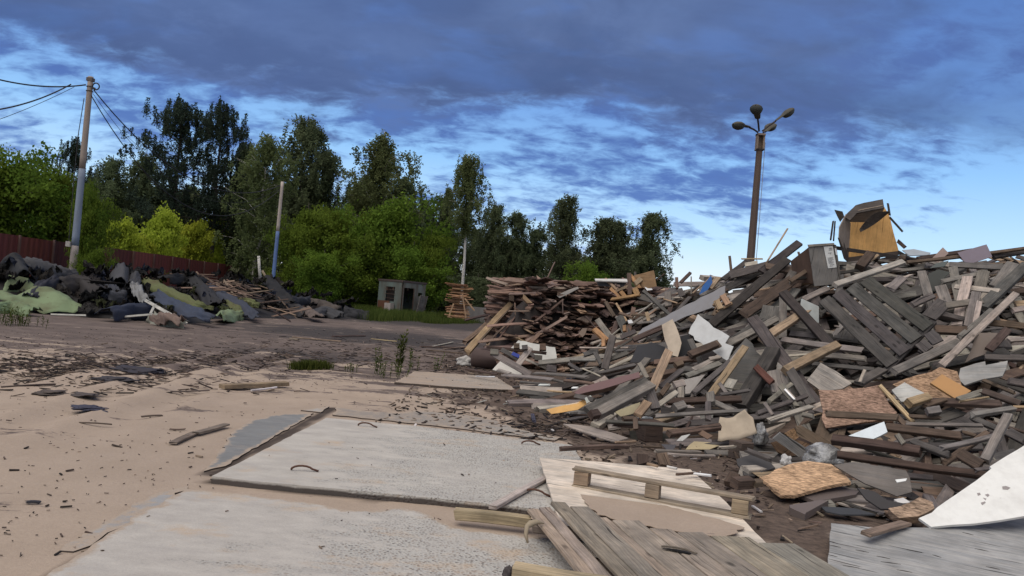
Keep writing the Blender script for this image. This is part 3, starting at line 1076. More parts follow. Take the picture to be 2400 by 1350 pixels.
TREES = [
    ('maple', 45, 345, 120, 39, 'broad green maple behind the red fence at the yard corner'),
    ('maple', 150, 372, 70, 41, 'slim green maple just behind the concrete cable pole'),
    ('maple', 222, 430, 50, 37, 'green maple sapling in front of the red fence beside the cable pole'),
    ('maple', -60, 360, 90, 37, 'green maple cut by the edge of the view behind the red fence'),
    ('maple', 225, 575, 34, 34, 'low leafy maple shoot hiding the red fence next to the cable pole'),
    ('pine', 180, 322, 45, 62, 'small pine tip peeping out behind the concrete cable pole'),
    ('dark', 265, 352, 55, 70, 'dark birch behind the yellow-green bushes, nearest the cable pole'),
    ('dark', 340, 345, 55, 72, 'dark birch with a pointed top between the cable pole and the pines'),
    ('pine', 428, 234, 95, 65, 'tall black pine with upswept branches, its top nearest the cable pole'),
    ('pine', 524, 238, 72, 66, 'tall black pine with bushy rounded top beside the other tall pine'),
    ('shade', 400, 420, 75, 74, 'dark leafy tree filling the space under the two tall pines'),
    ('dark', 575, 322, 42, 68, 'narrow dark birch close against the bushy pine'),
    ('lime', 290, 500, 58, 50, 'yellow-green young maple nearest the cable pole, over the red fence'),
    ('lime', 385, 484, 66, 56, 'tallest of the bright yellow-green young maples above the red fence'),
    ('lime', 462, 505, 52, 63, 'bright yellow-green young maple over the far end of the red fence'),
    ('lime', 515, 500, 32, 68, 'thin yellow-green young maple past the end of the red fence'),
    ('lime', 340, 545, 44, 53, 'low yellow-green bushy maple leaning over the red fence'),
    ('birch', 628, 300, 68, 61, 'full green birch behind the blue-banded pole'),
    ('birch', 560, 420, 55, 72, 'shorter green birch below the pines'),
    ('birch', 605, 500, 62, 71, 'low drooping birch beside the blue-banded pole'),
    ('dark', 735, 262, 72, 72, 'tall dense dark birch with a domed top'),
    ('dark', 778, 330, 48, 73, 'dark birch tucked against the tall domed birch'),
    ('maple', 722, 468, 72, 56, 'olive green maple between the blue-banded pole and the hut'),
    ('maple', 790, 470, 60, 57, 'olive green maple behind the low end of the felt heap'),
    ('birch', 918, 295, 82, 70, 'tall airy birch with several pale stems above the hut'),
    ('birch', 855, 400, 50, 76, 'thin greyish birch beside the tall airy birch'),
    ('dark', 960, 400, 60, 74, 'dark birch behind the tall airy birch'),
    ('maple', 915, 448, 105, 58, 'large rounded green maple right behind the hut'),
    ('maple', 860, 540, 80, 56, 'green maple covering the window side of the hut'),
    ('maple', 1010, 530, 55, 57, 'bright green maple leaning over the stacked boards'),
    ('maple', 975, 560, 70, 56, 'green maple rising over the hut roof'),
    ('maple', 760, 580, 60, 52, 'low green maple by the tail of the felt heap'),
    ('dark', 1045, 430, 42, 80, 'narrow dark birch next to the white-stemmed birch'),
    ('dark', 1000, 455, 50, 80, 'dark birch behind the bright green maple'),
    ('tall', 1110, 350, 46, 55, 'slender birch with a long bare white stem'),
    ('dark', 1165, 462, 46, 78, 'dark birch just past the white-stemmed birch'),
    ('dark', 1214, 488, 46, 78, 'dark weeping birch over the far end of the brown board heap'),
    ('dark', 1262, 530, 44, 80, 'low thin dark birch in the gap of the wood'),
    ('dark', 1327, 440, 50, 72, 'tall dark birch standing alone above the brown board heap'),
    ('dark', 1415, 502, 58, 76, 'dark grey-green birch beside the lone tall birch'),
    ('dark', 1463, 512, 52, 75, 'dark grey-green birch second from the end of the wood'),
    ('dark', 1526, 490, 56, 70, 'weeping birch at the very end of the wood'),
    ('maple', 1388, 600, 48, 46, 'small green maple just behind the brown board heap'),
    ('maple', 1340, 640, 30, 46, 'low green shrub beside the small maple behind the brown heap'),
]
for t_ in TREES:
    tree(*t_)
BTOP = [(180, 420), (330, 400), (450, 430), (600, 390), (700, 400), (800, 440), (900, 430), (1000, 480), (1100, 490), (1200, 530), (1280, 570), (1400, 560), (1560, 560)]
for k, cx in enumerate(range(190, 1570, 46)):
    tp_ = float(np.interp(cx, [q[0] for q in BTOP], [q[1] for q in BTOP]))
    tree('dark', cx + random.uniform(-16, 16), tp_ + random.uniform(-12, 45), 46, random.uniform(79, 88), 'dark crown in the shady back row of the wood', group='back row of dark trees deep in the wood')
for k, cx in enumerate(range(430, 1590, 75)):
    tree('shade', cx + random.uniform(-20, 20), 628 + (cx - 430) * .02 + random.uniform(-14, 14), 60, random.uniform(64, 76) + (10 if cx < 580 else 0), 'low dark bush in the undergrowth at the foot of the wood', 'bush', group='dark undergrowth bushes')

# ------------------------------------------------------------------ red sheet fence along the yard
FX = -23.4
fence = thing('sheet_metal_fence', 'rust-red sheet metal fence along the side of the yard', 'fence', (FX, 45, 0))
ya = 27.0
k = 0
while ya < 70:
    L = 2.6
    a = Acc()
    n = 26
    v, f = [], []
    hgt = 2.75 + random.uniform(-.04, .04)
    cc = jcol((.105, .026, .024) if k % 4 != 3 else (.14, .04, .032), .2)
    if ya > 60:
        cc = jcol((.16, .13, .115), .1)
    for i in range(n + 1):
        off = .018 if (i // 2) % 2 else -.018
        v += [(FX + off, ya + L * i / n, 0), (FX + off, ya + L * i / n, hgt)]
    for i in range(n):
        f.append((2 * i, 2 * i + 1, 2 * i + 3, 2 * i + 2))
    a.add(v, f, cc)
    a.build('fence_panel', METAL, fence)
    p = Acc().box((FX + .07, ya - .02, 1.38), (.09, .09, 2.78), jcol((.12, .07, .06), .2))
    p.build('post', METAL, fence)
    ya += L + .03
    k += 1

# ------------------------------------------------------------------ poles, lamp post, cables
def pole_pts(a, b, n=8):
    a, b = Vector(a), Vector(b)
    return [a.lerp(b, i / n) for i in range(n + 1)]


def ptop(px_, py_, d):
    return at(px_, py_, d)


PT1 = ptop(213, 180, 34); PB1 = Vector((PT1.x + .05, PT1.y, 0))
pole = thing('utility_pole', 'weathered concrete cable pole with a faded blue band beside the red fence', 'pole', PB1)
BLUEP = (.115, .16, .27)
def pole_part(nm, t0, t1, r0, r1, col, base, topp, root, n=12):
    a, b = base.lerp(topp, t0), base.lerp(topp, t1)
    Acc().tube(pole_pts(a, b), [r0 + (r1 - r0) * i / 8 for i in range(9)], col, n).build(nm, CONCP, root, True)


hp = PT1.z
pole_part('pole_foot', 0, .24, .175, .16, (.27, .235, .215), PB1, PT1, pole)
pole_part('blue_band', .24, .585, .16, .14, (.20, .235, .30), PB1, PT1, pole)
pole_part('pole_shaft', .585, 1, .14, .118, (.30, .245, .21), PB1, PT1, pole)
a = Acc().box(PB1.lerp(PT1, .985) + Vector((0, 0, .02)), (.26, .26, .16), (.12, .10, .09))
a.build('pole_cap', CONCP, pole)
for tz in (.955, .935):
    q = PB1.lerp(PT1, tz)
    pts = [q + Vector((math.cos(k * PI / 6) * .14, math.sin(k * PI / 6) * .14, 0)) for k in range(13)]
    Acc().tube(pts, .018, (.05, .045, .04), 5).build('clamp_band', DARKM, pole)
a = Acc()
q = PB1.lerp(PT1, .955) + Vector((.32, -.08, .02))
for rr in (.17, .14):
    a.tube([q + Vector((math.cos(k * PI / 7) * rr, .02 * k % 3 * .02, math.sin(k * PI / 7) * rr)) for k in range(15)], .016, (.02, .02, .022), 5)
a.box(q + Vector((-.1, 0, -.1)), (.16, .06, .08), (.02, .02, .022))
a.build('coiled_wire', DARKM, pole)
q = PB1.lerp(PT1, .235)
a = Acc().box(q + Vector((-.20, -.16, .1)), (.2, .16, .24), (.36, .33, .30)); a.build('meter_box', PAINT, pole)
a = Acc()
q0 = PB1.lerp(PT1, .9) + Vector((-.19, -.05, 0)); q1 = PB1.lerp(PT1, .55) + Vector((-.30, -.05, 0)); q2 = PB1.lerp(PT1, .25) + Vector((-.24, -.1, 0))
a.tube([q0, q0.lerp(q1, .5) + Vector((-.06, 0, 0)), q1, q2], .018, (.025, .025, .028), 5)
a.build('down_wire', DARKM, pole)

PT2 = ptop(662, 426, 50); PB2 = Vector((PT2.x - .02, PT2.y, 0))
pole2 = thing('utility_pole', 'slim pale pole with a bright blue band behind the felt heap', 'pole', PB2)
pole_part('pole_foot', 0, .18, .13, .125, (.30, .25, .22), PB2, PT2, pole2)
pole_part('blue_band', .18, .60, .125, .115, (.11, .17, .34), PB2, PT2, pole2)
pole_part('pole_shaft', .60, 1, .115, .10, (.46, .39, .34), PB2, PT2, pole2)

def cable(a, b, sag, rad, label):
    a, b = Vector(a), Vector(b)
    pts = []
    for i in range(25):
        t = i / 24
        p = a.lerp(b, t); p.z -= sag * 4 * t * (1 - t)
        pts.append(p)
    o = Acc().tube(pts, rad, (.018, .018, .022), 5).build('overhead_cable', DARKM, None, True, origin=a)
    for v in o.data.vertices:
        pass
    return tag(o, label, 'cable', 'overhead cables at the concrete pole')


def cable_fix(o):
    return o


hook = PB1.lerp(PT1, .955) + Vector((-.18, -.05, .06))
cable(hook, at(-160, 132, 26), .45, .032, 'thick black cable rising from the pole top to the edge of the sky')
k2 = hook.lerp(at(-160, 132, 26), .12) + Vector((0, 0, -.1))
cable(k2, at(-120, 265, 25), .35, .03, 'black cable dropping steeply from the pole top toward the edge of the view')
cable(k2 + Vector((.1, .1, -.08)), at(-120, 318, 27), .15, .012, 'thin grey wire below the two thick cables')
e1 = PB1.lerp(PT1, .94) + Vector((.22, -.05, 0)); e2 = PB2.lerp(PT2, .97)
cable(e1, e2 + Vector((-.1, 0, 0)), 2.1, .028, 'upper black cable sagging from the concrete pole to the blue-banded pole')
cable(e1 + Vector((-.1, 0, -.25)), e2 + Vector((-.12, 0, -.3)), 3.4, .024, 'lowest black cable sagging deeply in front of the dark birches')
cable(e1 + Vector((-.05, .05, -.15)), e2 + Vector((-.1, .1, -.12)), 2.7, .011, 'thin wire hanging between the two sagging black cables')

# birch stake beside the second pole
a = Acc().tube([px_pt for px_pt in (at(611, 662, 45), at(608, 630, 45), at(606, 600, 45))], [.10, .09, .085], (.52, .42, .33), 8)
o = a.build('wooden_stake', BIRCHBARK, None, True, origin=at(611, 662, 45))
tag(o, 'short pale birch stake standing up out of the felt heap', 'stake')

# four-headed lamp post behind the wood heap
LT = at(1783, 312, 28); LB = Vector((LT.x - .02, LT.y, 0))
lamp = thing('lamp_post', 'tall brown lamp post with four lamp heads behind the wood heap', 'lamp post', LB)
LAMPC = plain_material('lamp_post_paint', .8, .2, .4, 3.0, (.05, .035, .03), .2, streak=True)
a = Acc(); n = 8
a.tube(pole_pts(LB, LB.lerp(LT, .925), n), [.185 - .065 * i / n for i in range(n + 1)], (.105, .075, .062), 8)
a.build('pole_shaft', LAMPC, lamp)
q = LB.lerp(LT, .96)
a = Acc()
for sx_, sy_ in ((-.12, 0), (.12, 0), (0, .12)):
    a.box(q + Vector((sx_, sy_, 0)), (.06 if sx_ else .2, .06 if sy_ else .2, .62), (.25, .19, .15))
a.box(q + Vector((0, 0, .28)), (.3, .3, .07), (.22, .17, .14)); a.box(q + Vector((0, 0, -.29)), (.29, .29, .05), (.04, .035, .035))
a.build('head_bracket', LAMPC, lamp)
a = Acc().tube([q + Vector((.18, -.05, .0)), LB.lerp(LT, .6) + Vector((.2, -.05, 0)), LB.lerp(LT, .3) + Vector((.2, -.05, 0))], .012, (.25, .25, .26), 4)
a.build('hanging_wire', DARKM, lamp)


def lamp_head(base_px, neck_px, tip_px, d0, d1, d2):
    b, nk, tp = at(*base_px, d0), at(*neck_px, d1), at(*tip_px, d2)
    Acc().tube([b, b.lerp(nk, .5) + Vector((0, 0, .02)), nk], .036, (.05, .042, .045), 6).build('lamp_arm', LAMPC, lamp)
    ax = (tp - nk).normalized()
    L = (tp - nk).length
    yv = ax.cross(Vector((0, 0, 1))).normalized()
    zv = yv.cross(ax)
    prof = [(0, .07), (.08, .10), (.30, .12), (.42, .13), (.52, .19), (.68, .235), (.84, .21), (.95, .13), (1.0, .03)]
    h = bpy.data.objects.new('lamp_head', None)
    def shell(lo):
        v, f = [], []
        m_ = 10
        pr = prof if not lo else [p for p in prof if p[0] >= .42]
        for t, w in pr:
            for k in range(m_ + 1):
                an = PI * k / m_
                zz_ = math.sin(an) * w * (.55 if not lo else -.75)
                if lo and t == pr[0][0]:
                    zz_ *= .3
                p = nk + ax * (t * L) + yv * (math.cos(an) * w * (1 if not lo else .96)) + zv * zz_
                v.append(tuple(p))
        for i in range(len(pr) - 1):
            for k in range(m_):
                f.append((i * (m_ + 1) + k, i * (m_ + 1) + k + 1, (i + 1) * (m_ + 1) + k + 1, (i + 1) * (m_ + 1) + k))
            if not lo:
                f.append((i * (m_ + 1), (i + 1) * (m_ + 1), (i + 1) * (m_ + 1) + m_, i * (m_ + 1) + m_))
        return v, f
    v, f = shell(False)
    ho = Acc().add(v, f, (.085, .08, .066)).build('lamp_head', LAMPC, lamp, True)
    v, f = shell(True)
    a2 = Acc().add(v, f, (.045, .05, .045))
    o2 = a2.build('lamp_glass', DARKM, ho, True)
    return ho


lamp_head((1776, 310), (1757, 299), (1719, 291), 27.95, 27.6, 27.2)
lamp_head((1779, 307), (1776, 279), (1771, 246), 27.9, 27.3, 26.7)
lamp_head((1787, 307), (1818, 284), (1859, 255), 28.0, 28.1, 28.3)
lamp_head((1789, 311), (1794, 309), (1811, 292), 28.1, 28.5, 29.2)

# ------------------------------------------------------------------ the abandoned hut
KC = ground(937, 741)
KA = R(36)
ul_ = Vector((-math.cos(KA), math.sin(KA), 0))       # along the window wall, away from the near corner
ur_ = Vector((math.sin(KA), math.cos(KA), 0))        # along the door wall
hut = thing('abandoned_hut', 'small derelict grey-green hut with barred window and open doorway', 'hut', KC)
HUTC = plain_material('faded_green_paint', .85, .15, .85, 1.7, (.075, .042, .028), .2, streak=True)
WL, WR, WH = 2.3, 2.35, 2.42


def wall_panel(nm, o, u, wid, hgt, holes, thick, col):
    xs_ = sorted({0, wid, *[h_[0] for h_ in holes], *[h_[1] for h_ in holes]})
    zs_ = sorted({0, hgt, *[h_[2] for h_ in holes], *[h_[3] for h_ in holes]})
    bm = bmesh.new()
    vm = {}
    def gv(x, z):
        if (x, z) not in vm:
            vm[(x, z)] = bm.verts.new(Vector(o) + Vector(u) * x + Vector((0, 0, z)))
        return vm[(x, z)]
    for i in range(len(xs_) - 1):
        for j in range(len(zs_) - 1):
            cx, cz = (xs_[i] + xs_[i + 1]) / 2, (zs_[j] + zs_[j + 1]) / 2
            if any(h_[0] < cx < h_[1] and h_[2] < cz < h_[3] for h_ in holes):
                continue
            bm.faces.new([gv(xs_[i], zs_[j]), gv(xs_[i + 1], zs_[j]), gv(xs_[i + 1], zs_[j + 1]), gv(xs_[i], zs_[j + 1])])
    bmesh.ops.recalc_face_normals(bm, faces=bm.faces)
    bmesh.ops.solidify(bm, geom=bm.faces[:], thickness=thick)
    bm.verts.ensure_lookup_table(); bm.verts.index_update()
    a_ = Acc().add([tuple(v.co) for v in bm.verts], [[v.index for v in f_.verts] for f_ in bm.faces], col)
    bm.free()
    return a_.build(nm, HUTC, hut)


GRN = (.115, .142, .13)
wall_panel('window_wall', KC, ul_, WL, WH, [(.66, 1.54, .98, 2.02)], .05, GRN)
wall_panel('door_wall', KC + ur_ * .06, ur_, WR - .06, WH - .04, [(.10, 1.18, 0, 2.02), (1.55, 1.98, 1.50, 1.75)], .05, (.15, .165, .15))
wall_panel('rear_wall', KC + ul_ * WL + ur_ * .06, ur_, WR - .06, WH - .04, [], .05, GRN)
wall_panel('side_wall', KC + ur_ * WR + ul_ * .06, ul_, WL - .12, WH - .04, [], .05, GRN)
cen = KC + ul_ * WL / 2 + ur_ * WR / 2
KM = Matrix((ul_, ur_, Vector((0, 0, 1)))).transposed()
a = Acc().box(cen + Vector((0, 0, WH + .06)), (WL + .16, WR + .16, .1), (.07, .055, .05), KM); a.build('roof', METAL, hut)
a = Acc()
for k in range(6):
    a.tube([KC + ul_ * (.78 + .116 * k) - ur_ * .03 + Vector((0, 0, 1.0)), KC + ul_ * (.78 + .116 * k) - ur_ * .03 + Vector((0, 0, 2.02))], .012, (.05, .035, .03), 5)
for z in (1.2, 1.5, 1.8):
    a.tube([KC + ul_ * .5 - ur_ * .045 + Vector((0, 0, z)), KC + ul_ * 1.65 - ur_ * .045 + Vector((0, 0, z))], .012, (.10, .075, .06), 5)
a.build('window_bars', METAL, hut)
a = Acc().box(KC + ul_ * 1.62 - ur_ * .10 + Vector((0, 0, .5)), (1.15, .04, 1.0), (.11, .05, .03), KM); a.build('rusty_sheet', METAL, hut)
a = Acc().box(KC + ul_ * .18 + Vector((0, 0, 1.2)) - ur_ * .012, (.07, .03, 2.4), (.17, .16, .14), KM); a.build('corner_strip', METAL, hut)
a = Acc()
for k in range(9):
    w_ = random.uniform(.04, .16); h_ = random.uniform(.2, .8)
    a.box(KC + ul_ * random.uniform(.1, 2.15) - ur_ * .004 + Vector((0, 0, WH - h_ / 2)), (w_, .006, h_), (.085, .05, .034), KM)
for k in range(7):
    w_ = random.uniform(.04, .14); h_ = random.uniform(.2, .6)
    a.box(KC + ur_ * random.uniform(.15, 2.2) - ul_ * .004 + Vector((0, 0, WH - .04 - h_ / 2)), (.006, w_, h_), (.085, .05, .034), KM)
a.build('rust_stain', METAL, hut)
a = Acc().box(cen + Vector((0, 0, WH + .005)) - ur_ * (WR / 2 + .05) , (WL + .2, .04, .12), (.055, .045, .04), KM)
a.box(cen + Vector((0, 0, WH + .005)) - ul_ * (WL / 2 + .05), (.04, WR + .1, .12), (.055, .045, .04), KM)
a.build('roof_edge', METAL, hut)
a = Acc().box(KC + ur_ * .08 + Vector((0, 0, 1.0)) - ul_ * .015, (.05, .07, 2.05), (.10, .07, .055), KM)
a.box(KC + ur_ * 1.2 + Vector((0, 0, 1.0)) - ul_ * .015, (.05, .07, 2.05), (.10, .07, .055), KM)
a.box(KC + ur_ * .64 + Vector((0, 0, 2.06)) - ul_ * .015, (.05, 1.19, .07), (.10, .07, .055), KM)
a.build('door_frame', METAL, hut)
cb = thing('cabinet', 'dented grey cabinet standing in the grass against the hut window wall', 'cabinet', KC + ul_ * .82 - ur_ * .32)
KM2 = KM
a = Acc().box(Vector(cb.location) + Vector((0, 0, .43)), (.62, .34, .86), (.30, .265, .24), KM2); a.build('cabinet_body', METAL, cb)
a = Acc().box(Vector(cb.location) - ur_ * .18 + Vector((0, 0, .45)), (.54, .02, .74), (.33, .29, .27), KM2); a.build('cabinet_door', METAL, cb)
dr = thing('door_leaf', 'grey slatted door leaning against the open side of the hut', 'door', KC + ur_ * 1.45 + ul_ * -.42)
M_ = KM @ Matrix.Rotation(R(90), 3, 'Z') @ Matrix.Rotation(R(-9), 3, 'X') @ Matrix.Rotation(R(4), 3, 'Y')
a = Acc()
for k in range(11):
    a.box(Vector(dr.location) + M_ @ Vector((0, 0, .09 + .142 * k)), (.74, .035, .128), jcol((.17, .155, .145), .15), M_)
a.build('slats', WOOD, dr)
a = Acc()
for s in (-.35, .35):
    a.box(Vector(dr.location) + M_ @ Vector((s, .045, .8)), (.08, .05, 1.62), (.14, .125, .115), M_)
a.build('door_frame', WOOD, dr)

# ------------------------------------------------------------------ boards stacked beside the birch
for k in range(34):
    z = .12 + k * .073
    yw = random.uniform(-.10, .10) + PI * .04
    L = random.uniform(2.0, 3.0)
    c = ground(1078, 752); c = Vector((c.x + random.uniform(-.25, .3), 50 + random.uniform(-.3, .3), z))
    ax = Vector((math.cos(yw), math.sin(yw), random.uniform(-.03, .05)))
    o = plank_obj('plank', c - ax * L * .26, c + ax * L * .26, .34, .070, jcol((.44, .26, .15) if k % 3 else (.30, .16, .09), .25), (0, 0, 1), jag=.05, bend=.03)
    tag(o, 'thin tan board in the tall neat stack beside the white-stemmed birch', 'board', 'tan boards stacked beside the white-stemmed birch')
for k, (a_, b_) in enumerate((((1084, 690), (1092, 746)), ((1063, 712), (1052, 742)), ((1090, 700), (1112, 728)))):
    o = plank_obj('plank', at(*a_, 47.5), at(*b_, 47.5), .09, .05, jcol((.42, .27, .17)), (0, -1, .3), jag=.03)
    tag(o, ('tan board propped upright against the tall board stack', 'tan board slipping from the outer side of the tall board stack', 'thin tan board pointing away from the tall board stack')[k], 'board')
wq = ground(1125, 757)
a = Acc().box(Vector((wq.x + .3, 52, .55)), (4.2, .18, 1.1), (.20, .185, .175)); o = a.build('concrete_wall', CONCP, None, origin=Vector((wq.x + .3, 52, 0)))
tag(o, 'low grey concrete wall in shade between the board stack and brown heap', 'wall')

# ------------------------------------------------------------------ grass and weeds
GRASS = leaf_material('grass_blades', (.035, .058, .013), (.11, .13, .035), .35)
def blades(name, spots, n, hgt, spread, lean=.35):
    v, f, c = [], [], []
    for (x, y) in spots:
        for k in range(n):
            bx, by = x + random.gauss(0, spread), y + random.gauss(0, spread)
            an = random.uniform(0, 2 * PI); h_ = hgt * random.uniform(.45, 1.2); w_ = .006 + .012 * hgt
            lx, ly = math.cos(an) * lean * h_ * random.random(), math.sin(an) * lean * h_ * random.random()
            px2, py2 = math.cos(an + 1.5) * w_, math.sin(an + 1.5) * w_
            b = len(v)
            v += [(bx - px2, by - py2, -.01), (bx + px2, by + py2, -.01), (bx + lx * .4 + px2 * .7, by + ly * .4 + py2 * .7, h_ * .6), (bx + lx * .4 - px2 * .7, by + ly * .4 - py2 * .7, h_ * .6), (bx + lx, by + ly, h_)]
            f += [(b, b + 1, b + 2, b + 3), (b + 3, b + 2, b + 4)]
            t = random.random(); c += [(t, t, t, 1)] * 5
    return v, f, c


def grass_obj(name, spots, n, hgt, spread, lean=.35):
    v, f, c = blades(name, spots, n, hgt, spread, lean)
    return Acc().add(v, f, c).build(name, GRASS, origin=(spots[0][0], spots[0][1], 0))


sp = []
for k in range(150):
    q = ground(random.uniform(870, 1105), 748 + random.uniform(-6, 4))
    q = ground(0, 0) if False else q
    sp.append((q.x, q.y + random.uniform(-1, 1.5)))
for k in range(60):
    q = ground(random.uniform(800, 900), 735)
    sp.append((q.x, 52 + random.uniform(-1, 2)))
struct(grass_obj('grass', sp, 60, .55, .35), 'stuff')
sp = []
for k in range(50):
    q = ground(random.uniform(1000, 1110), 757)
    sp.append((q.x, q.y + random.uniform(-1, 1)))
struct(grass_obj('grass', sp, 50, .35, .3), 'stuff')


def weed(name, pxy, n, hgt, label, spread=.1):
    q = ground(*pxy)
    t = thing(name, label, 'weed', q, 'weeds growing in the open yard')
    st = Acc(); lv, lf, lc = [], [], []
    for k in range(n):
        b = q + Vector((random.gauss(0, spread), random.gauss(0, spread), 0))
        h_ = hgt * random.uniform(.5, 1)
        top = b + Vector((random.gauss(0, .12) * h_, random.gauss(0, .12) * h_, h_))
        st.tube([b, b.lerp(top, .5), top], [.006, .005, .003], (.5, .5, .5), 4)
        for j in range(int(14 + h_ * 26)):
            p = b.lerp(top, random.uniform(.1, 1))
            an = random.uniform(0, 6.28); L = .11 * hgt * random.uniform(.5, 1.2) + .03
            d = Vector((math.cos(an), math.sin(an), random.uniform(.1, .9))).normalized() * L
            s = Vector((-math.sin(an), math.cos(an), 0)) * L * .16
            i0 = len(lv)
            lv += [tuple(p), tuple(p + d * .5 + s), tuple(p + d), tuple(p + d * .5 - s)]
            lf.append((i0, i0 + 1, i0 + 2, i0 + 3)); tt = random.random(); lc += [(tt, tt, tt, 1)] * 4
    st.build('stems', GRASS, t)
    Acc().add(lv, lf, lc).build('leaves', GRASS, t)
    return t


weed('tall_weed', (932, 872), 7, .85, 'tall green weed with upright stalks near the sandy slab', .07)
weed('leafy_weed', (916, 886), 9, .30, 'low broad-leaved weed at the foot of the tall weed', .13)
weed('tall_weed', (880, 878), 4, .55, 'thin pale weed a step short of the tall weed', .06)
weed('tall_weed', (962, 868), 4, .5, 'small loose weed between the tall weed and the brown heap', .07)
weed('tall_weed', (1025, 868), 3, .35, 'sparse weed on dark soil by the maroon drum', .06)
weed('leafy_weed', (826, 872), 7, .18, 'small yellowish weed on bare sand', .06)
weed('leafy_weed', (35, 762), 30, .45, 'bushy weed in front of the pale green felt sheet', .3)
weed('tall_weed', (372, 640), 12, 1.9, 'tall feathery weed growing against the red fence', .22).location = at(372, 640, 46).xy.to_3d()
sp = []
for k in range(44):
    q = ground(696 + 66 * k / 43, 864)
    sp.append((q.x, q.y + random.uniform(-.15, .15)))
o = grass_obj('grass_tuft', sp, 34, .15, .06, .8); tag(o, 'flat green grass tuft on the sand before the weeds', 'grass')

# ------------------------------------------------------------------ litter on the open ground
ch = Acc()
CH_T = [(.05, .038, .033), (.09, .066, .055), (.16, .12, .095), (.03, .026, .026), (.28, .22, .17)]
for k in range(4300):
    if k < 1800:
        p = ground(random.uniform(-60, 1900), 790 + 520 * random.random() ** 1.5)
    else:
        p = ground(random.uniform(-60, 1400), random.uniform(768, 900))
    if p.y < 3.4 or p.y > 32:
        continue
    on = 0.0
    u, v_, d = project(p)
    if ((500 < u < 1450 and 985 < v_ < 1190) or (v_ > 1160 and u > 250)) and random.random() < .93:
        continue
    big = random.random() ** 9
    s = (.006 + .018 * big) * (1 + .035 * p.y)
    L = s * random.uniform(1, 3.5)
    M3 = Matrix.Rotation(random.uniform(0, PI), 3, 'Z') @ Matrix.Rotation(random.uniform(-.25, .25), 3, 'Y')
    zg = .004 + (.055 if 520 < u < 1300 and 1000 < v_ < 1180 else 0) + (.016 if v_ > 1190 and u > 300 else 0)
    ch.box(Vector((p.x, p.y, zg + s * .1)), (L, s * .55, s * .28 + .003), jcol(random.choice(CH_T), .2), M3)
for (cu, cv_, su, sv, cn) in ((90, 868, 90, 14, 420), (320, 878, 60, 7, 160), (200, 850, 120, 10, 260), (520, 845, 170, 12, 420), (760, 825, 200, 14, 520), (1080, 850, 110, 14, 260), (1280, 1000, 60, 14, 160), (400, 900, 160, 14, 160)):
    for k in range(cn):
        p = ground(random.gauss(cu, su), random.gauss(cv_, sv))
        if p.y > 26:
            continue
        s = random.uniform(.012, .05)
        M3 = Matrix.Rotation(random.gauss(.2, .5), 3, 'Z') @ Matrix.Rotation(random.uniform(-.3, .3), 3, 'Y')
        ch.box(Vector((p.x, p.y, .008)), (s * random.uniform(1.5, 6), s * .6, s * .3), jcol(random.choice(CH_T[:4]), .2), M3)
# along the foot of the heaps
for k in range(3600):
    t = random.random()
    p = Vector((random.uniform(-1.5, 6), random.uniform(5.2, 17), 0))
    hv = float(_right(p.x, p.y)[0])
    if hv < -.55 or hv > .15:
        continue
    s = random.uniform(.015, .05)
    M3 = Matrix.Rotation(random.uniform(0, PI), 3, 'Z') @ Matrix.Rotation(random.uniform(-.4, .4), 3, 'Y')
    c = jcol(random.choice(CH_T + [(.6, .58, .55)] if random.random() < .12 else CH_T), .2)
    ch.box(Vector((p.x, p.y, .012)), (s * random.uniform(1, 4), s * .6, s * .3), c, M3)
struct(ch.build('wood_chips', WOOD, origin=(0, 8, 0)), 'stuff')
# ------------------------------------------------------------------ labels that single a piece out
LM = [('slatted crate panel', 2050, 730), ('open crate', 2030, 560), ('labelled box', 1935, 625), ('reddish chipboard', 1990, 950), ('frayed chipboard', 2170, 900),
      ('orange panel', 2230, 905), ('torn white panel', 1660, 785), ('charcoal sheet', 1520, 830), ('beige offcut', 1575, 800), ('maroon board', 1430, 895),
      ('yellow sheet', 1335, 950), ('twin grey beams', 1455, 930), ('curved beige sheet', 1730, 1000), ('big white board', 2290, 1130), ('plastic bag', 1930, 1068),
      ('blue panel', 1655, 670), ('long slate panel', 1600, 715), ('white wedge', 2040, 1010), ('knotty dark beam', 2130, 1090), ('flaky board', 1885, 1122),
      ('small white panel', 1895, 725), ('long pale beam', 2035, 640), ('lamp post', 1765, 600), ('lilac panel', 2290, 590), ('splintered grey board', 2300, 870),
      ('tan plywood square', 1510, 665), ('broken pallet', 1230, 840), ('leaning bark slabs', 1150, 760), ('propped tan plank', 1545, 880), ('drawer box', 1850, 1040), ('grey plywood', 2150, 1290), ('plywood with sand', 1480, 1150),
      ('white sheet edge', 1430, 658), ('stacked board ends', 1330, 770)]
USED = {}


def relation(u, v, x, y):
    dx, dy = u - x, v - y
    if abs(dy) > abs(dx) * .8:
        return 'above' if dy < 0 else 'below'
    return 'beside' if math.hypot(dx, dy) < 60 else ('outward of' if dx > 0 else 'yardward of')


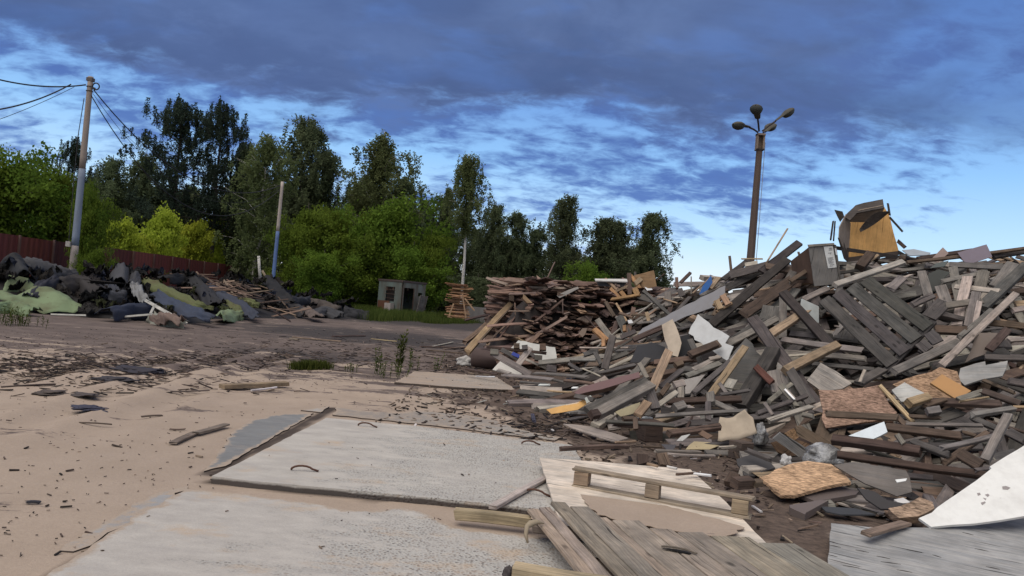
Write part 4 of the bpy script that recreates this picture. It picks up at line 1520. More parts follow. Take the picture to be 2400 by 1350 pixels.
def auto_label(o, tone, size, kind, p1, p2, marks=LM):
    c = (Vector(p1) + Vector(p2)) / 2
    u, v, d = project(c)
    a, b = project(p1), project(p2)
    lo, hi_ = (a, b) if a[1] > b[1] else (b, a)
    ang = math.degrees(math.atan2(lo[1] - hi_[1], abs(hi_[0] - lo[0]) + 1e-6))
    if ang > 62:
        tilt = 'standing'
    elif ang < 13:
        tilt = 'level'
    else:
        tilt = ('steep ' if ang > 38 else '') + ('yard-tipped' if hi_[0] < lo[0] else 'inward-tipped')
    near = sorted(marks, key=lambda m_: math.hypot(u - m_[1], v - m_[2]))
    cands = [f'{tilt} {size} {tone} {kind} {relation(u, v, near[0][1], near[0][2])} the {near[0][0]}']
    for i in range(0, 4):
        for j in range(i + 1, 6):
            cands.append(f'{tilt} {size} {tone} {kind} between the {near[i][0]} and the {near[j][0]}')
    for i in range(1, 4):
        cands.append(f'{tilt} {size} {tone} {kind} {relation(u, v, near[i][1], near[i][2])} the {near[i][0]}')
    cands = [' '.join(s.split()) for s in cands]
    cands = [s for s in cands if len(s.replace('-', ' ').split()) <= 16] or cands
    for s in cands:
        if s not in USED:
            USED[s] = 1
            return s
    return cands[0]


def size_word(L, W):
    return 'short' if L < .5 else 'mid-length' if L < 1.1 else 'long'


HEAP = 'loose timber on the big wood heap'
MID = 'boards of the brown board heap'

# ------------------------------------------------------------------ hero boards: crop, ends, width (crop px), thickness (m), tone, layer, kind, label
H = [
    (4, 750, 690, 1290, 615, 22, .03, 'dark', 3, 'batten', 'long thin dark batten running in front of the labelled box'),
    (4, 1045, 730, 1515, 570, 42, .07, 'pale', 7, 'beam', 'long pale squared beam lying across the top edge of the slatted crate panel'),
    (4, 195, 1000, 720, 555, 62, .09, 'dark', 5, 'beam', 'long blackened beam climbing from the torn white panel'),
    (4, 540, 640, 800, 440, 50, .06, 'dark', 5, 'plank', 'dark plank end poking into the sky beside the labelled box'),
    (4, 420, 930, 760, 690, 70, .05, 'umber', 4, 'plank', None),
    (4, 540, 1110, 860, 900, 55, .09, 'tan', 8, 'beam', 'short clean tan beam jutting out above the other clean tan beam'),
    (4, 705, 1318, 1065, 1140, 60, .10, 'tan', 8, 'beam', 'lower of two clean tan beams jutting out in front of the slatted crate panel'),
    (4, 690, 815, 690, 1095, 52, .06, 'grey', 5, 'plank', 'rounded grey plank standing upright behind the clean tan beam'),
    (4, 690, 780, 1190, 1340, 66, .09, 'dark', 6, 'beam', 'long blackened beam slanting down in front of the slatted crate panel'),
    (0, 1763, 744, 1925, 966, 30, .07, 'slate', 6, 'beam', 'long dark grey beam slanting down toward the reddish chipboard'),
    (4, 690, 1105, 1235, 1180, 42, .05, 'grey', 3, 'plank', None), (4, 740, 1060, 1000, 1090, 42, .05, 'slate', 2, 'plank', None),
    (4, 690, 1190, 1260, 1235, 38, .04, 'grey', 2, 'plank', None), (4, 900, 1270, 1320, 1310, 30, .04, 'slate', 2, 'plank', None), (4, 560, 1230, 900, 1200, 16, .02, 'pale', 4, 'batten', None),
    (4, 300, 1140, 650, 960, 42, .05, 'grey', 4, 'plank', None), (4, 330, 1110, 560, 960, 40, .05, 'slate', 3, 'plank', None),
    (4, 275, 1345, 415, 1165, 46, .05, 'pale', 6, 'plank', None), (4, 50, 1210, 250, 1130, 58, .05, 'brown', 7, 'plank', 'red-brown board end lying over the torn white panel'),
    (4, 545, 625, 722, 340, 11, .025, 'tan', 5, 'batten', 'thin pale stick pointing up into the sky by the lamp post'),
    (4, 323, 530, 336, 650, 20, .06, 'brown', 4, 'beam', 'thin brown stake upright on the heap by the foot of the lamp post'),
    (4, 330, 660, 600, 590, 56, .05, 'slate', 3, 'plank', None), (4, 405, 548, 550, 548, 12, .05, 'straw', 5, 'plank', 'pale edge-on board right at the foot of the lamp post'),
    (4, 430, 590, 515, 575, 30, .04, 'pale', 5, 'plank', None), (4, 280, 690, 450, 560, 40, .04, 'dark', 3, 'plank', None),
    (4, 1545, 575, 2360, 478, 22, .05, 'brown', 6, 'plank', 'very long brown board lying along the skyline of the heap'),
    (4, 1620, 545, 2000, 488, 28, .04, 'umber', 5, 'plank', 'brown board above the very long skyline board'),
    (4, 2130, 530, 2360, 492, 46, .06, 'dark', 4, 'plank', None), (4, 1840, 588, 2225, 608, 40, .05, 'grey', 5, 'plank', None),
    (4, 1783, 705, 2100, 640, 34, .06, 'grey', 5, 'plank', None), (4, 1645, 640, 1720, 910, 60, .05, 'grey', 6, 'plank', 'grey plank with a flaking white paint spot, standing on the slope'),
    (4, 1430, 755, 1510, 680, 60, .05, 'grey', 5, 'plank', None), (4, 1580, 865, 1722, 800, 42, .05, 'slate', 7, 'plank', None),
    (4, 1690, 955, 1800, 845, 85, .05, 'slate', 6, 'plank', None), (4, 1810, 870, 2055, 838, 44, .05, 'grey', 7, 'plank', None),
    (4, 1775, 740, 1830, 890, 66, .05, 'grey', 5, 'plank', None), (4, 1880, 740, 2180, 772, 36, .04, 'pale', 7, 'plank', 'split pale board with a splintered end lying over upright grey boards'),
    (4, 2055, 885, 2370, 590, 70, .08, 'slate', 7, 'beam', 'long dark grey beam slanting up to the edge of the view under the lilac panel'),
    (4, 2150, 740, 2270, 580, 66, .05, 'grey', 5, 'plank', None), (4, 1860, 610, 1905, 840, 58, .05, 'grey', 4, 'plank', None),
    (4, 1960, 675, 1885, 1005, 62, .05, 'pale', 5, 'plank', None), (4, 2020, 780, 1965, 1015, 52, .05, 'grey', 5, 'plank', None), (4, 2040, 850, 2005, 1015, 34, .05, 'pale', 5, 'plank', None),
    (4, 2070, 640, 2040, 760, 70, .05, 'grey', 4, 'plank', None), (4, 1735, 1035, 1960, 1045, 62, .10, 'brown', 6, 'beam', 'red-brown beam end beside the lower corner of the slatted crate panel'),
    (4, 1900, 1090, 2120, 905, 36, .06, 'grey', 7, 'plank', 'grey plank edged with flaking white paint'),
    (4, 1775, 1285, 2290, 790, 50, .08, 'pale', 8, 'beam', 'long pale rounded beam slanting down to the frayed chipboard'),
    (4, 2095, 985, 2360, 1012, 46, .05, 'brown', 7, 'plank', None), (4, 2240, 1108, 2360, 1100, 34, .05, 'pale', 8, 'plank', None), (4, 2110, 1170, 2235, 1035, 50, .05, 'umber', 7, 'plank', None),
    (4, 1450, 1325, 1895, 1125, 62, .06, 'grey', 5, 'plank', 'long weathered grey plank passing under the low corner of the slatted crate panel'),
    (4, 2285, 865, 2365, 860, 46, .08, 'straw', 8, 'wood_block', None), (4, 2270, 905, 2365, 885, 40, .05, 'pale', 8, 'plank', None), (4, 2085, 1225, 2360, 1235, 40, .05, 'slate', 6, 'plank', None),
    (4, 1215, 610, 1290, 520, 62, .16, 'umber', 6, 'beam', 'dark stub of log propping up the open crate'), (4, 1285, 565, 1340, 525, 22, .05, 'tan', 6, 'batten', None),
    (4, 660, 800, 760, 640, 50, .04, 'slate', 4, 'plank', None), (4, 740, 700, 915, 590, 30, .03, 'brown', 6, 'batten', 'red-brown batten leaning on the labelled box'),
    (4, 795, 500, 835, 610, 14, .03, 'brown', 6, 'batten', None), (4, 830, 830, 1000, 750, 40, .05, 'grey', 4, 'plank', None), (4, 590, 1000, 620, 880, 120, .04, 'slate', 2, 'plank', None), (4, 180, 1240, 255, 1225, 30, .06, 'pale', 7, 'wood_block', None),
    # lower right
    (6, 540, 755, 1200, 790, 66, .04, 'brown', 7, 'plank', 'brown board lying across the lower half of the reddish chipboard'),
    (6, 1305, 655, 1490, 600, 90, .12, 'straw', 7, 'wood_block', 'cut block with a yellowish end beside the white-streaked board'),
    (6, 1480, 735, 1590, 720, 90, .12, 'grey', 8, 'wood_block', 'small square grey block on the boards below the orange panel'),
    (6, 1040, 490, 1350, 830, 42, .05, 'straw', 8, 'batten', 'straw-coloured batten leaning over the end of the reddish chipboard'),
    (6, 1110, 880, 1800, 965, 84, .10, 'brown', 5, 'beam', 'brown squared beam with a yellowish far end, next to the white wedge'),
    (6, 600, 990, 1420, 1105, 84, .09, 'umber', 5, 'beam', 'dark brown beam lying just above the knotty dark beam'),
    (6, 650, 1135, 2080, 1340, 86, .12, 'umber', 6, 'beam', 'long dark beam with pale oval knots across the low slope'),
    (6, 1290, 850, 1985, 862, 40, .05, 'grey', 6, 'plank', None), (6, 1895, 765, 2285, 705, 52, .06, 'grey', 7, 'plank', None), (6, 1900, 795, 2200, 920, 60, .06, 'slate', 5, 'plank', None),
    (6, 2015, 1195, 2235, 770, 80, .07, 'grey', 9, 'plank', 'grey plank propped steeply beside the big white board'),
    (6, 1600, 1080, 2110, 965, 48, .05, 'grey', 8, 'plank', 'pinkish grey board crossing behind the steep grey plank'),
    (6, 1360, 1020, 1700, 1150, 66, .05, 'slate', 6, 'plank', None), (6, 1640, 1215, 2030, 940, 64, .05, 'brown', 5, 'plank', None), (6, 1790, 1130, 1990, 1245, 110, .05, 'umber', 7, 'plank', None),
    (6, 1200, 950, 1265, 1040, 54, .06, 'grey', 7, 'wood_block', None), (6, 1500, 640, 2160, 665, 70, .05, 'umber', 4, 'plank', None), (6, 2000, 545, 2340, 660, 60, .05, 'umber', 5, 'plank', None),
    (6, 2000, 440, 2290, 560, 36, .04, 'brown', 6, 'batten', None), (6, 1780, 640, 2050, 598, 22, .03, 'tan', 6, 'batten', None), (6, 1770, 630, 2010, 550, 60, .05, 'grey', 5, 'plank', None), (6, 2280, 690, 2400, 690, 34, .05, 'straw', 7, 'batten', None),
    (6, 15, 635, 215, 480, 50, .05, 'grey', 5, 'plank', None), (6, 115, 500, 275, 690, 44, .05, 'grey', 6, 'plank', None), (6, 160, 530, 245, 620, 20, .02, 'white', 7, 'batten', None),
    (6, 0, 820, 400, 690, 46, .06, 'pale', 8, 'plank', 'pale nailed plank end pointing at the curved beige sheet'),
    (6, 1330, 780, 1600, 790, 40, .05, 'brown', 6, 'plank', None), (6, 1210, 790, 1280, 860, 50, .05, 'brown', 6, 'wood_block', None), (6, 840, 470, 1070, 340, 60, .05, 'slate', 3, 'plank', None),
    (6, 855, 460, 900, 350, 30, .03, 'pale', 6, 'batten', None), (6, 2230, 920, 2400, 1010, 90, .06, 'slate', 6, 'plank', None), (6, 1830, 930, 1940, 960, 40, .05, 'brown', 5, 'plank', None), (6, 320, 760, 420, 780, 50, .06, 'grey', 7, 'wood_block', None),
    (6, 1650, 620, 1460, 680, 50, .04, 'brown', 5, 'plank', None), (6, 2100, 1260, 1930, 1280, 44, .06, 'slate', 7, 'plank', None), (6, 2240, 450, 2400, 480, 70, .05, 'slate', 5, 'plank', None),
    # lower left slope
    (5, 590, 610, 1060, 375, 62, .09, 'slate', 6, 'beam', 'upper of the twin grey beams lying side by side near the yellow sheet'),
    (5, 650, 655, 1105, 420, 78, .11, 'grey', 8, 'beam', 'lower of the twin grey beams lying side by side near the yellow sheet'),
    (5, 1110, 440, 1238, 150, 70, .05, 'tan', 10, 'plank', 'tan plank propped up steeply against the twin grey beams'), (5, 1090, 460, 1135, 600, 70, .05, 'slate', 9, 'plank', None),
    (5, 1005, 240, 1070, 360, 36, .04, 'grey', 6, 'batten', None), (5, 1130, 235, 1450, 205, 44, .06, 'brown', 5, 'plank', None), (5, 720, 320, 1150, 232, 26, .05, 'umber', 4, 'plank', None),
    (5, 1560, 510, 1840, 120, 60, .06, 'tan', 8, 'plank', 'long tan-grey plank slanting up the middle of the heap'), (5, 1570, 480, 1575, 560, 66, .08, 'grey', 8, 'wood_block', None),
    (5, 1380, 345, 1640, 245, 46, .05, 'grey', 5, 'plank', None), (5, 1435, 295, 1640, 190, 40, .05, 'pale', 6, 'plank', None), (5, 1170, 435, 1340, 300, 44, .05, 'slate', 5, 'plank', None),
    (5, 1440, 475, 1730, 225, 46, .05, 'slate', 5, 'plank', None), (5, 1280, 420, 1355, 400, 70, .12, 'pale', 8, 'wood_block', 'square block with a pale cut end beside the long tan-grey plank'), (5, 1335, 440, 1335, 520, 54, .06, 'grey', 7, 'plank', None),
    (5, 1285, 600, 1360, 575, 74, .12, 'grey', 8, 'wood_block', None), (5, 1120, 600, 1295, 475, 46, .05, 'pale', 8, 'plank', 'short pale nailed board close by the cut blocks'), (5, 1225, 545, 1810, 525, 52, .07, 'umber', 5, 'plank', None),
    (5, 1130, 660, 1865, 615, 36, .06, 'grey', 7, 'plank', 'long weathered rail lying low behind the curved beige sheet'), (5, 1800, 600, 2070, 150, 84, .16, 'dark', 4, 'beam', 'dark bent trunk-like timber deep in the slope'),
    (5, 995, 650, 1070, 555, 66, .05, 'tan', 7, 'plank', None), (5, 880, 680, 970, 680, 46, .1, 'brown', 7, 'wood_block', None), (5, 975, 680, 980, 765, 54, .1, 'brown', 7, 'wood_block', None),
    (5, 1600, 550, 1750, 620, 46, .05, 'grey', 6, 'plank', None), (5, 1550, 560, 1550, 690, 50, .05, 'slate', 8, 'plank', None),
    (5, 1640, 400, 1700, 480, 30, .03, 'grey', 6, 'batten', None), (5, 1650, 490, 1880, 455, 30, .05, 'slate', 6, 'plank', None), (5, 1930, 270, 2060, 400, 56, .05, 'red', 7, 'plank', 'dull red board wedged among grey beams at mid slope'),
    (5, 1180, 490, 1240, 410, 40, .05, 'brown', 6, 'plank', None), (5, 1350, 290, 1470, 300, 46, .06, 'slate', 4, 'plank', None), (5, 1290, 260, 1350, 240, 50, .1, 'brown', 6, 'wood_block', None),
    (5, 740, 700, 1290, 735, 28, .04, 'slate', 5, 'plank', None), (5, 1240, 800, 1640, 745, 56, .06, 'brown', 6, 'plank', 'brown board lying low in front of the weathered rail'), (5, 800, 720, 1000, 740, 34, .04, 'umber', 4, 'plank', None),
    (5, 1410, 170, 1620, 85, 56, .05, 'umber', 8, 'plank', 'dark brown board with a ragged end over the torn white panel'),
    (5, 1410, 60, 1500, 250, 50, .05, 'slate', 5, 'plank', None), (5, 500, 500, 640, 530, 40, .04, 'slate', 5, 'plank', None), (5, 740, 545, 1000, 480, 40, .05, 'brown', 5, 'plank', None), (5, 620, 650, 680, 640, 70, .08, 'umber', 8, 'wood_block', None),
    (5, 2140, 420, 2250, 590, 40, .05, 'grey', 6, 'plank', None), (5, 2170, 450, 2235, 520, 20, .03, 'pale', 7, 'batten', None), (5, 2200, 300, 2362, 560, 70, .06, 'slate', 5, 'plank', None), (5, 1940, 640, 2330, 500, 40, .05, 'slate', 5, 'plank', None),
    (5, 2000, 560, 2060, 650, 30, .04, 'grey', 7, 'batten', None), (5, 1700, 440, 1740, 370, 80, .03, 'pale', 5, 'plank', None), (5, 2080, 300, 2130, 470, 90, .04, 'grey', 4, 'plank', None),
    # shoulder between the two heaps
    (3, 1670, 370, 2020, 690, 34, .07, 'slate', 8, 'beam', 'slim grey pole slanting down over the long slate panel'), (3, 1340, 1040, 1410, 760, 62, .05, 'slate', 8, 'plank', 'bent dark grey plank standing at the end of the stacked board ends'),
    (3, 1130, 858, 1545, 858, 16, .04, 'pale', 7, 'plank', None), (3, 1400, 890, 1640, 745, 20, .04, 'slate', 6, 'batten', None), (3, 1480, 770, 1600, 720, 40, .04, 'slate', 6, 'plank', None), (3, 1160, 920, 1280, 880, 40, .05, 'slate', 5, 'plank', None), (3, 1260, 900, 1310, 1000, 40, .05, 'slate', 5, 'plank', None),
    (3, 1380, 960, 1530, 905, 40, .05, 'slate', 5, 'plank', None), (3, 1050, 960, 1260, 965, 26, .05, 'grey', 6, 'plank', None), (3, 1040, 1000, 1140, 1060, 34, .05, 'slate', 6, 'plank', None), (3, 1150, 1035, 1300, 1100, 14, .03, 'pale', 7, 'batten', None),
    (3, 1290, 1075, 1600, 1005, 30, .06, 'slate', 5, 'plank', None),
    (3, 1345, 270, 1445, 360, 26, .05, 'tan', 6, 'plank', None), (3, 1390, 350, 1475, 440, 34, .05, 'orange', 7, 'plank', None), (3, 1430, 375, 1545, 330, 26, .05, 'tan', 6, 'plank', None), (3, 1400, 445, 1640, 405, 26, .05, 'orange', 7, 'plank', 'orange-tan board lying under the criss-crossed tan offcuts'),
    (3, 1560, 240, 1640, 350, 34, .05, 'orange', 7, 'plank', None), (3, 1548, 225, 1555, 405, 38, .08, 'umber', 7, 'beam', 'dark brown post standing beside the tan plywood square'), (3, 1600, 310, 1650, 270, 40, .04, 'tan', 8, 'plank', None), (3, 1480, 380, 1520, 430, 40, .05, 'orange', 6, 'plank', None), (3, 1590, 350, 1620, 400, 50, .05, 'orange', 6, 'wood_block', None),
    (3, 1440, 480, 1540, 650, 20, .04, 'straw', 7, 'batten', None), (3, 1250, 700, 1360, 800, 44, .08, 'orange', 7, 'beam', 'rusty orange timber with a broken end among the stacked board ends'), (3, 1330, 780, 1330, 850, 34, .06, 'orange', 7, 'wood_block', None), (3, 1280, 620, 1390, 770, 50, .05, 'grey', 6, 'plank', None), (3, 1510, 670, 1510, 720, 28, .05, 'orange', 7, 'wood_block', None),
    (3, 1350, 470, 1420, 590, 30, .05, 'brown', 5, 'plank', None), (3, 1700, 560, 1720, 640, 30, .05, 'tan', 7, 'plank', None), (3, 1880, 390, 1885, 500, 48, .05, 'grey', 7, 'plank', None), (3, 1790, 425, 2000, 430, 14, .04, 'pale', 6, 'plank', None), (3, 1840, 440, 1960, 475, 14, .04, 'tan', 7, 'batten', None),
    (3, 1990, 300, 2070, 220, 30, .05, 'umber', 5, 'plank', 'dark board end poking into the sky before the blue panel'), (3, 1955, 260, 1960, 350, 28, .06, 'brown', 5, 'beam', None), (3, 2080, 250, 2080, 400, 12, .03, 'grey', 6, 'batten', None), (3, 2095, 390, 2240, 260, 14, .03, 'tan', 7, 'batten', None), (3, 1790, 280, 1850, 225, 12, .03, 'brown', 5, 'batten', None),
    (3, 1980, 360, 2010, 420, 50, .05, 'slate', 6, 'wood_block', None), (3, 2240, 350, 2310, 260, 50, .05, 'tan', 6, 'plank', None), (3, 1600, 210, 1605, 260, 20, .05, 'grey', 6, 'batten', None), (3, 1960, 620, 2372, 350, 60, .06, 'umber', 4, 'beam', 'brown beam just under the long slate panel'), (3, 1585, 790, 1840, 680, 46, .06, 'umber', 6, 'beam', None),
    (3, 1620, 650, 1760, 635, 22, .04, 'grey', 6, 'plank', None), (3, 1700, 590, 1780, 530, 16, .03, 'tan', 6, 'batten', None), (3, 1570, 575, 1700, 580, 20, .04, 'brown', 6, 'plank', None), (3, 1470, 560, 1580, 600, 24, .04, 'brown', 6, 'plank', None), (3, 1640, 420, 1800, 470, 50, .05, 'slate', 4, 'plank', None),
    # boards lying flat before the heap
    (3, 470, 1090, 900, 1128, 32, .03, 'grey', 3, 'plank', None), (3, 735, 1072, 1190, 1108, 34, .03, 'grey', 4, 'plank', None), (3, 1000, 1135, 1240, 1165, 26, .03, 'brown', 3, 'plank', None), (3, 430, 1045, 530, 1075, 26, .03, 'pale', 4, 'plank', None), (3, 160, 1040, 420, 1085, 22, .03, 'umber', 3, 'plank', None),
    (3, 240, 1103, 400, 1108, 9, .02, 'white', 3, 'batten', 'thin white strip on dark soil by the maroon drum'), (3, 780, 1176, 870, 1176, 18, .02, 'white', 3, 'batten', 'tiny white board scrap below the flat grey planks'), (3, 850, 1225, 1060, 1240, 12, .02, 'straw', 3, 'batten', None), (3, 620, 1150, 850, 1170, 16, .03, 'slate', 2, 'plank', None), (3, 900, 1130, 1000, 1155, 20, .03, 'slate', 3, 'plank', None),
    (3, 1060, 1200, 1110, 1200, 18, .02, 'white', 3, 'batten', None),
    (5, 385, 915, 910, 895, 26, .04, 'brown', 3, 'plank', 'purplish brown board lying on soil beyond the plywood with sand'), (5, 1130, 935, 1480, 945, 22, .04, 'grey', 4, 'plank', None), (5, 1230, 960, 1600, 975, 14, .03, 'pale', 4, 'batten', None), (5, 1640, 910, 1760, 900, 20, .03, 'pale', 4, 'plank', None), (5, 820, 866, 980, 860, 10, .02, 'tan', 3, 'batten', None),
    (5, 1410, 1110, 1570, 1130, 12, .02, 'white', 3, 'batten', None), (5, 1230, 1060, 1300, 1075, 12, .02, 'white', 3, 'batten', None), (5, 1860, 930, 2040, 1000, 30, .04, 'slate', 4, 'plank', None), (5, 1040, 900, 1180, 905, 10, .02, 'brown', 3, 'batten', None), (5, 1300, 1120, 1480, 1105, 14, .03, 'brown', 3, 'batten', None), (5, 1180, 960, 1215, 1060, 60, .05, 'brown', 3, 'wood_block', None),
    (5, 1030, 980, 1035, 1040, 60, .05, 'umber', 3, 'plank', None), (5, 1070, 1035, 1150, 1055, 12, .02, 'tan', 3, 'batten', None), (5, 1720, 1200, 1760, 1130, 60, .06, 'umber', 4, 'wood_block', 'split dark brown stump end by the flaky board'), (5, 1760, 1190, 1890, 1180, 66, .08, 'umber', 4, 'wood_block', None), (5, 1900, 1190, 1960, 1185, 50, .05, 'brown', 4, 'wood_block', None),
]
W0 = len(H)


def lift_of(layer):
    return .07 + .038 * layer


for (c, x1, y1, x2, y2, w, T, tone, lay, kind, lab) in H:
    a_, b_ = px(c, x1, y1), px(c, x2, y2)
    lf = lift_of(lay)
    flat_ = lay <= 4 and (a_[1] + b_[1]) / 2 > 862
    p1, p2 = hit(*a_, lf), hit(*b_, lf)
    # keep boards stiff and plausible: limit how far the two ends differ in depth
    d1, d2 = (p1 - EYE).dot(FW), (p2 - EYE).dot(FW)
    Lpx = math.hypot(a_[0] - b_[0], a_[1] - b_[1])
    mx = .9 * Lpx / FPX * (d1 + d2) / 2
    if abs(d1 - d2) > mx:
        md = (d1 + d2) / 2
        s_ = mx / abs(d1 - d2)
        p1, p2 = at(*a_, md + (d1 - md) * s_), at(*b_, md + (d2 - md) * s_)
    mid = (p1 + p2) / 2
    d = (mid - EYE).dot(FW)
    wm = w / CROPS[c][2] / FPX * d
    tocam = (EYE - mid).normalized()
    nrm = fnormal(h_right, mid.x, mid.y) * (.45 if not flat_ else 1.2) + tocam * (.9 if not flat_ else .3) + Vector((random.uniform(-.22, .22), random.uniform(-.1, .1), random.uniform(-.1, .3)))
    k_ = abs(nrm.normalized().dot(tocam))
    wm = max(.02, wm / max(.6, k_) - T * .25)
    L = (p2 - p1).length
    o = plank_obj(kind, p1, p2, wm, min(T, max(wm * .9, .02)), jcol(TONE[tone], .16), nrm, seg=6, bend=random.uniform(0, .012) * L, jag=.012 if kind != 'plank' else .025, twist=random.uniform(-.06, .06))
    cat = {'plank': 'plank', 'beam': 'beam', 'batten': 'batten', 'wood_block': 'wood block'}[kind]
    tag(o, lab or auto_label(o, TWORD[tone], size_word(L, wm), kind.replace('_', ' '), p1, p2), cat, HEAP)
    USED[o['label']] = 1

# ------------------------------------------------------------------ sheets and panels on the heap
def S(name, c, poly, tone, mat, label, cat='board', **kw):
    col = TONE[tone] if isinstance(tone, str) else tone
    if 'lift' in kw:
        kw['lift'] += .06
    o = sheet_obj(name, c, poly, col, mat, **kw)
    return tag(o, label, cat, None)


S('wall_panel_sheet', 3, [(1620, 742), (1665, 690), (2060, 480), (2372, 325), (2372, 470), (2240, 520), (2100, 570), (1990, 610), (1700, 740)], (.20, .195, .205), PAINT, 'long slate-grey painted panel slanting up the shoulder of the heap', 'panel', tilt=58, yaw=-10, lift=.30, jag=.012)
S('white_board', 4, [(105, 928), (40, 1060), (75, 1080), (82, 1105), (200, 1175), (310, 1250), (350, 1150), (292, 1128), (322, 1080), (212, 1020)], (.50, .50, .49), PAINT, 'torn white panel with smeared paint halfway up the heap', 'panel', tilt=62, yaw=-20, lift=.30, jag=.018)
S('white_board', 4, [(820, 822), (937, 875), (937, 988), (862, 962), (812, 880)], (.46, .48, .46), PAINT, 'small white panel corner beside the slatted crate panel', 'panel', tilt=75, yaw=35, lift=.34, thick=.02, jag=0)
S('charcoal_sheet', 5, [(930, 235), (990, 100), (1110, 75), (1210, 112), (1212, 210), (1130, 242)], (.045, .045, .05), FELT, 'charcoal black sheet lying below the beige offcut', 'sheet', tilt=68, yaw=0, lift=.22, jag=.012)
S('beige_board', 3, [(1828, 662), (1920, 612), (1975, 740), (1997, 815), (1985, 870), (1965, 935), (1930, 925), (1885, 912)], (.52, .43, .335), CARD, 'beige board offcut with broken lower end, standing by the charcoal sheet', 'board', tilt=72, yaw=-8, lift=.38, jag=.014, thick=.022)
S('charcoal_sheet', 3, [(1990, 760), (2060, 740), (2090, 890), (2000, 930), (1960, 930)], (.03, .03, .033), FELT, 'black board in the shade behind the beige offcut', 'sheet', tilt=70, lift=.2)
S('maroon_board', 5, [(490, 472), (560, 425), (800, 362), (1003, 308), (1012, 352), (770, 428), (520, 488)], (.155, .085, .085), PAINT, 'maroon painted board with peeling lower edge at the foot of the heap', 'board', tilt=55, yaw=-20, lift=.22, jag=.010)
S('yellow_sheet', 5, [(272, 606), (425, 570), (515, 550), (610, 510), (642, 532), (520, 608), (312, 641)], (.62, .36, .13), CARD, 'bright orange-yellow sheet curling out onto the sand', 'sheet', tilt=30, yaw=0, lift=.12, jag=.008, thick=.006)
S('grey_scrap', 5, [(575, 515), (622, 493), (645, 527), (590, 560)], (.36, .37, .34), CARD, 'pale grey scrap stuck at the tip of the orange-yellow sheet', 'scrap', tilt=40, lift=.2, thick=.006)
S('pale_board', 5, [(1368, 370), (1530, 328), (1405, 480), (1370, 482)], (.36, .33, .305), CARD, 'triangular pale grey panel between planks near the cut blocks', 'panel', tilt=65, lift=.15)
S('card_sheet', 5, [(810, 622), (1015, 548), (1000, 622), (860, 662)], (.36, .31, .20), CARD, 'dull yellow board triangle tucked under the twin grey beams', 'sheet', tilt=55, lift=.16)
S('weathered_board', 5, [(405, 718), (620, 740), (920, 832), (822, 860), (700, 830), (460, 745)], (.36, .31, .275), PLY, 'thin pale plywood strip lying propped on dark soil', 'board', tilt=14, z=.07, grain=-20, jag=.012)
S('card_sheet', 5, [(1372, 922), (1440, 858), (1560, 865), (1680, 876), (1560, 922)], (.44, .36, .22), CARD, 'pale yellow card sheet lying flat in front of the curved beige sheet', 'sheet', tilt=12, z=.06, thick=.006, jag=.012)
S('brown_board', 5, [(1415, 765), (1480, 755), (1590, 815), (1545, 840)], (.16, .105, .075), CARD, 'small brown panel leaning on the low brown board', 'panel', tilt=50, lift=.22)
S('grey_scrap', 5, [(1180, 880), (1300, 885), (1270, 935), (1230, 930)], (.085, .08, .085), FELT, 'dark felt scrap lying on soil beside the pale yellow card sheet', 'scrap', tilt=10, z=.03, thick=.006)
S('plywood_square', 3, [(1588, 240), (1760, 195), (1785, 332), (1700, 352), (1650, 340), (1600, 305)], (.27, .175, .10), PLY, 'tan plywood square standing on top of the shoulder between the heaps', 'board', tilt=85, yaw=-10, lift=.3, jag=.006)
S('blue_board', 3, [(2150, 402), (2180, 330), (2250, 238), (2262, 300), (2222, 362)], (.045, .15, .42), PAINT, 'bright blue painted panel peeking out on the skyline', 'panel', tilt=85, yaw=15, lift=.3)
S('white_scrap', 3, [(1670, 322), (1722, 314), (1750, 362), (1702, 368)], (.66, .66, .66), PAINT, 'bright white scrap beside the tan plywood square', 'scrap', tilt=60, lift=.22)
S('white_scrap', 3, [(1535, 622), (1570, 618), (1585, 645), (1545, 650)], (.6, .6, .6), PAINT, 'small white scrap deep in the hollow between the heaps', 'scrap', tilt=60, lift=.3)
S('white_sheet', 3, [(1255, 266), (1400, 268), (1535, 268), (1535, 292), (1390, 286), (1262, 282)], (.55, .53, .50), PAINT, 'flat white sheet seen edge-on along the crest of the brown heap', 'sheet', tilt=20, lift=.32, thick=.03)
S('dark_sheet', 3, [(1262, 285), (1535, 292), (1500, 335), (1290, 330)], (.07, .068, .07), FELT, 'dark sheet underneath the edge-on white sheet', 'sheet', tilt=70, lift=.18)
S('chipboard_sheet', 6, [(470, 530), (760, 515), (1030, 485), (1080, 570), (1200, 740), (1165, 825), (900, 830), (700, 862), (540, 885), (500, 800), (490, 640)], (.30, .20, .155), CHIP, 'large reddish chipboard sheet with crumbling edges and a hole', 'chipboard', tilt=50, yaw=0, lift=.24, jag=.022, thick=.03)
S('chipboard_sheet', 6, [(1160, 480), (1270, 430), (1400, 390), (1600, 318), (1760, 358), (1800, 480), (1750, 645), (1500, 622), (1300, 560)], (.34, .225, .15), CHIP, 'frayed lumpy chipboard piece behind the orange panel', 'chipboard', tilt=48, lift=.14, jag=.035, thick=.03)
S('hole', 6, [(0, 0), (1, 0), (0, 1)], 'dark', FELT, 'x', lift=.1) if False else None
S('orange_board', 6, [(1510, 465), (1620, 385), (1890, 540), (1760, 622)], (.40, .215, .085), PAINT, 'smooth orange-brown panel lying on the frayed chipboard', 'panel', tilt=42, yaw=10, lift=.27, thick=.03, jag=0)
S('splintered_board', 6, [(1770, 432), (1790, 330), (1930, 285), (2020, 265), (2025, 300), (2230, 260), (2180, 402), (2000, 430), (1830, 486)], (.30, .295, .285), PLY, 'splintered grey board with a dark gouge beside the orange panel', 'board', tilt=52, yaw=-5, lift=.28, jag=.02, grain=10, thick=.03)
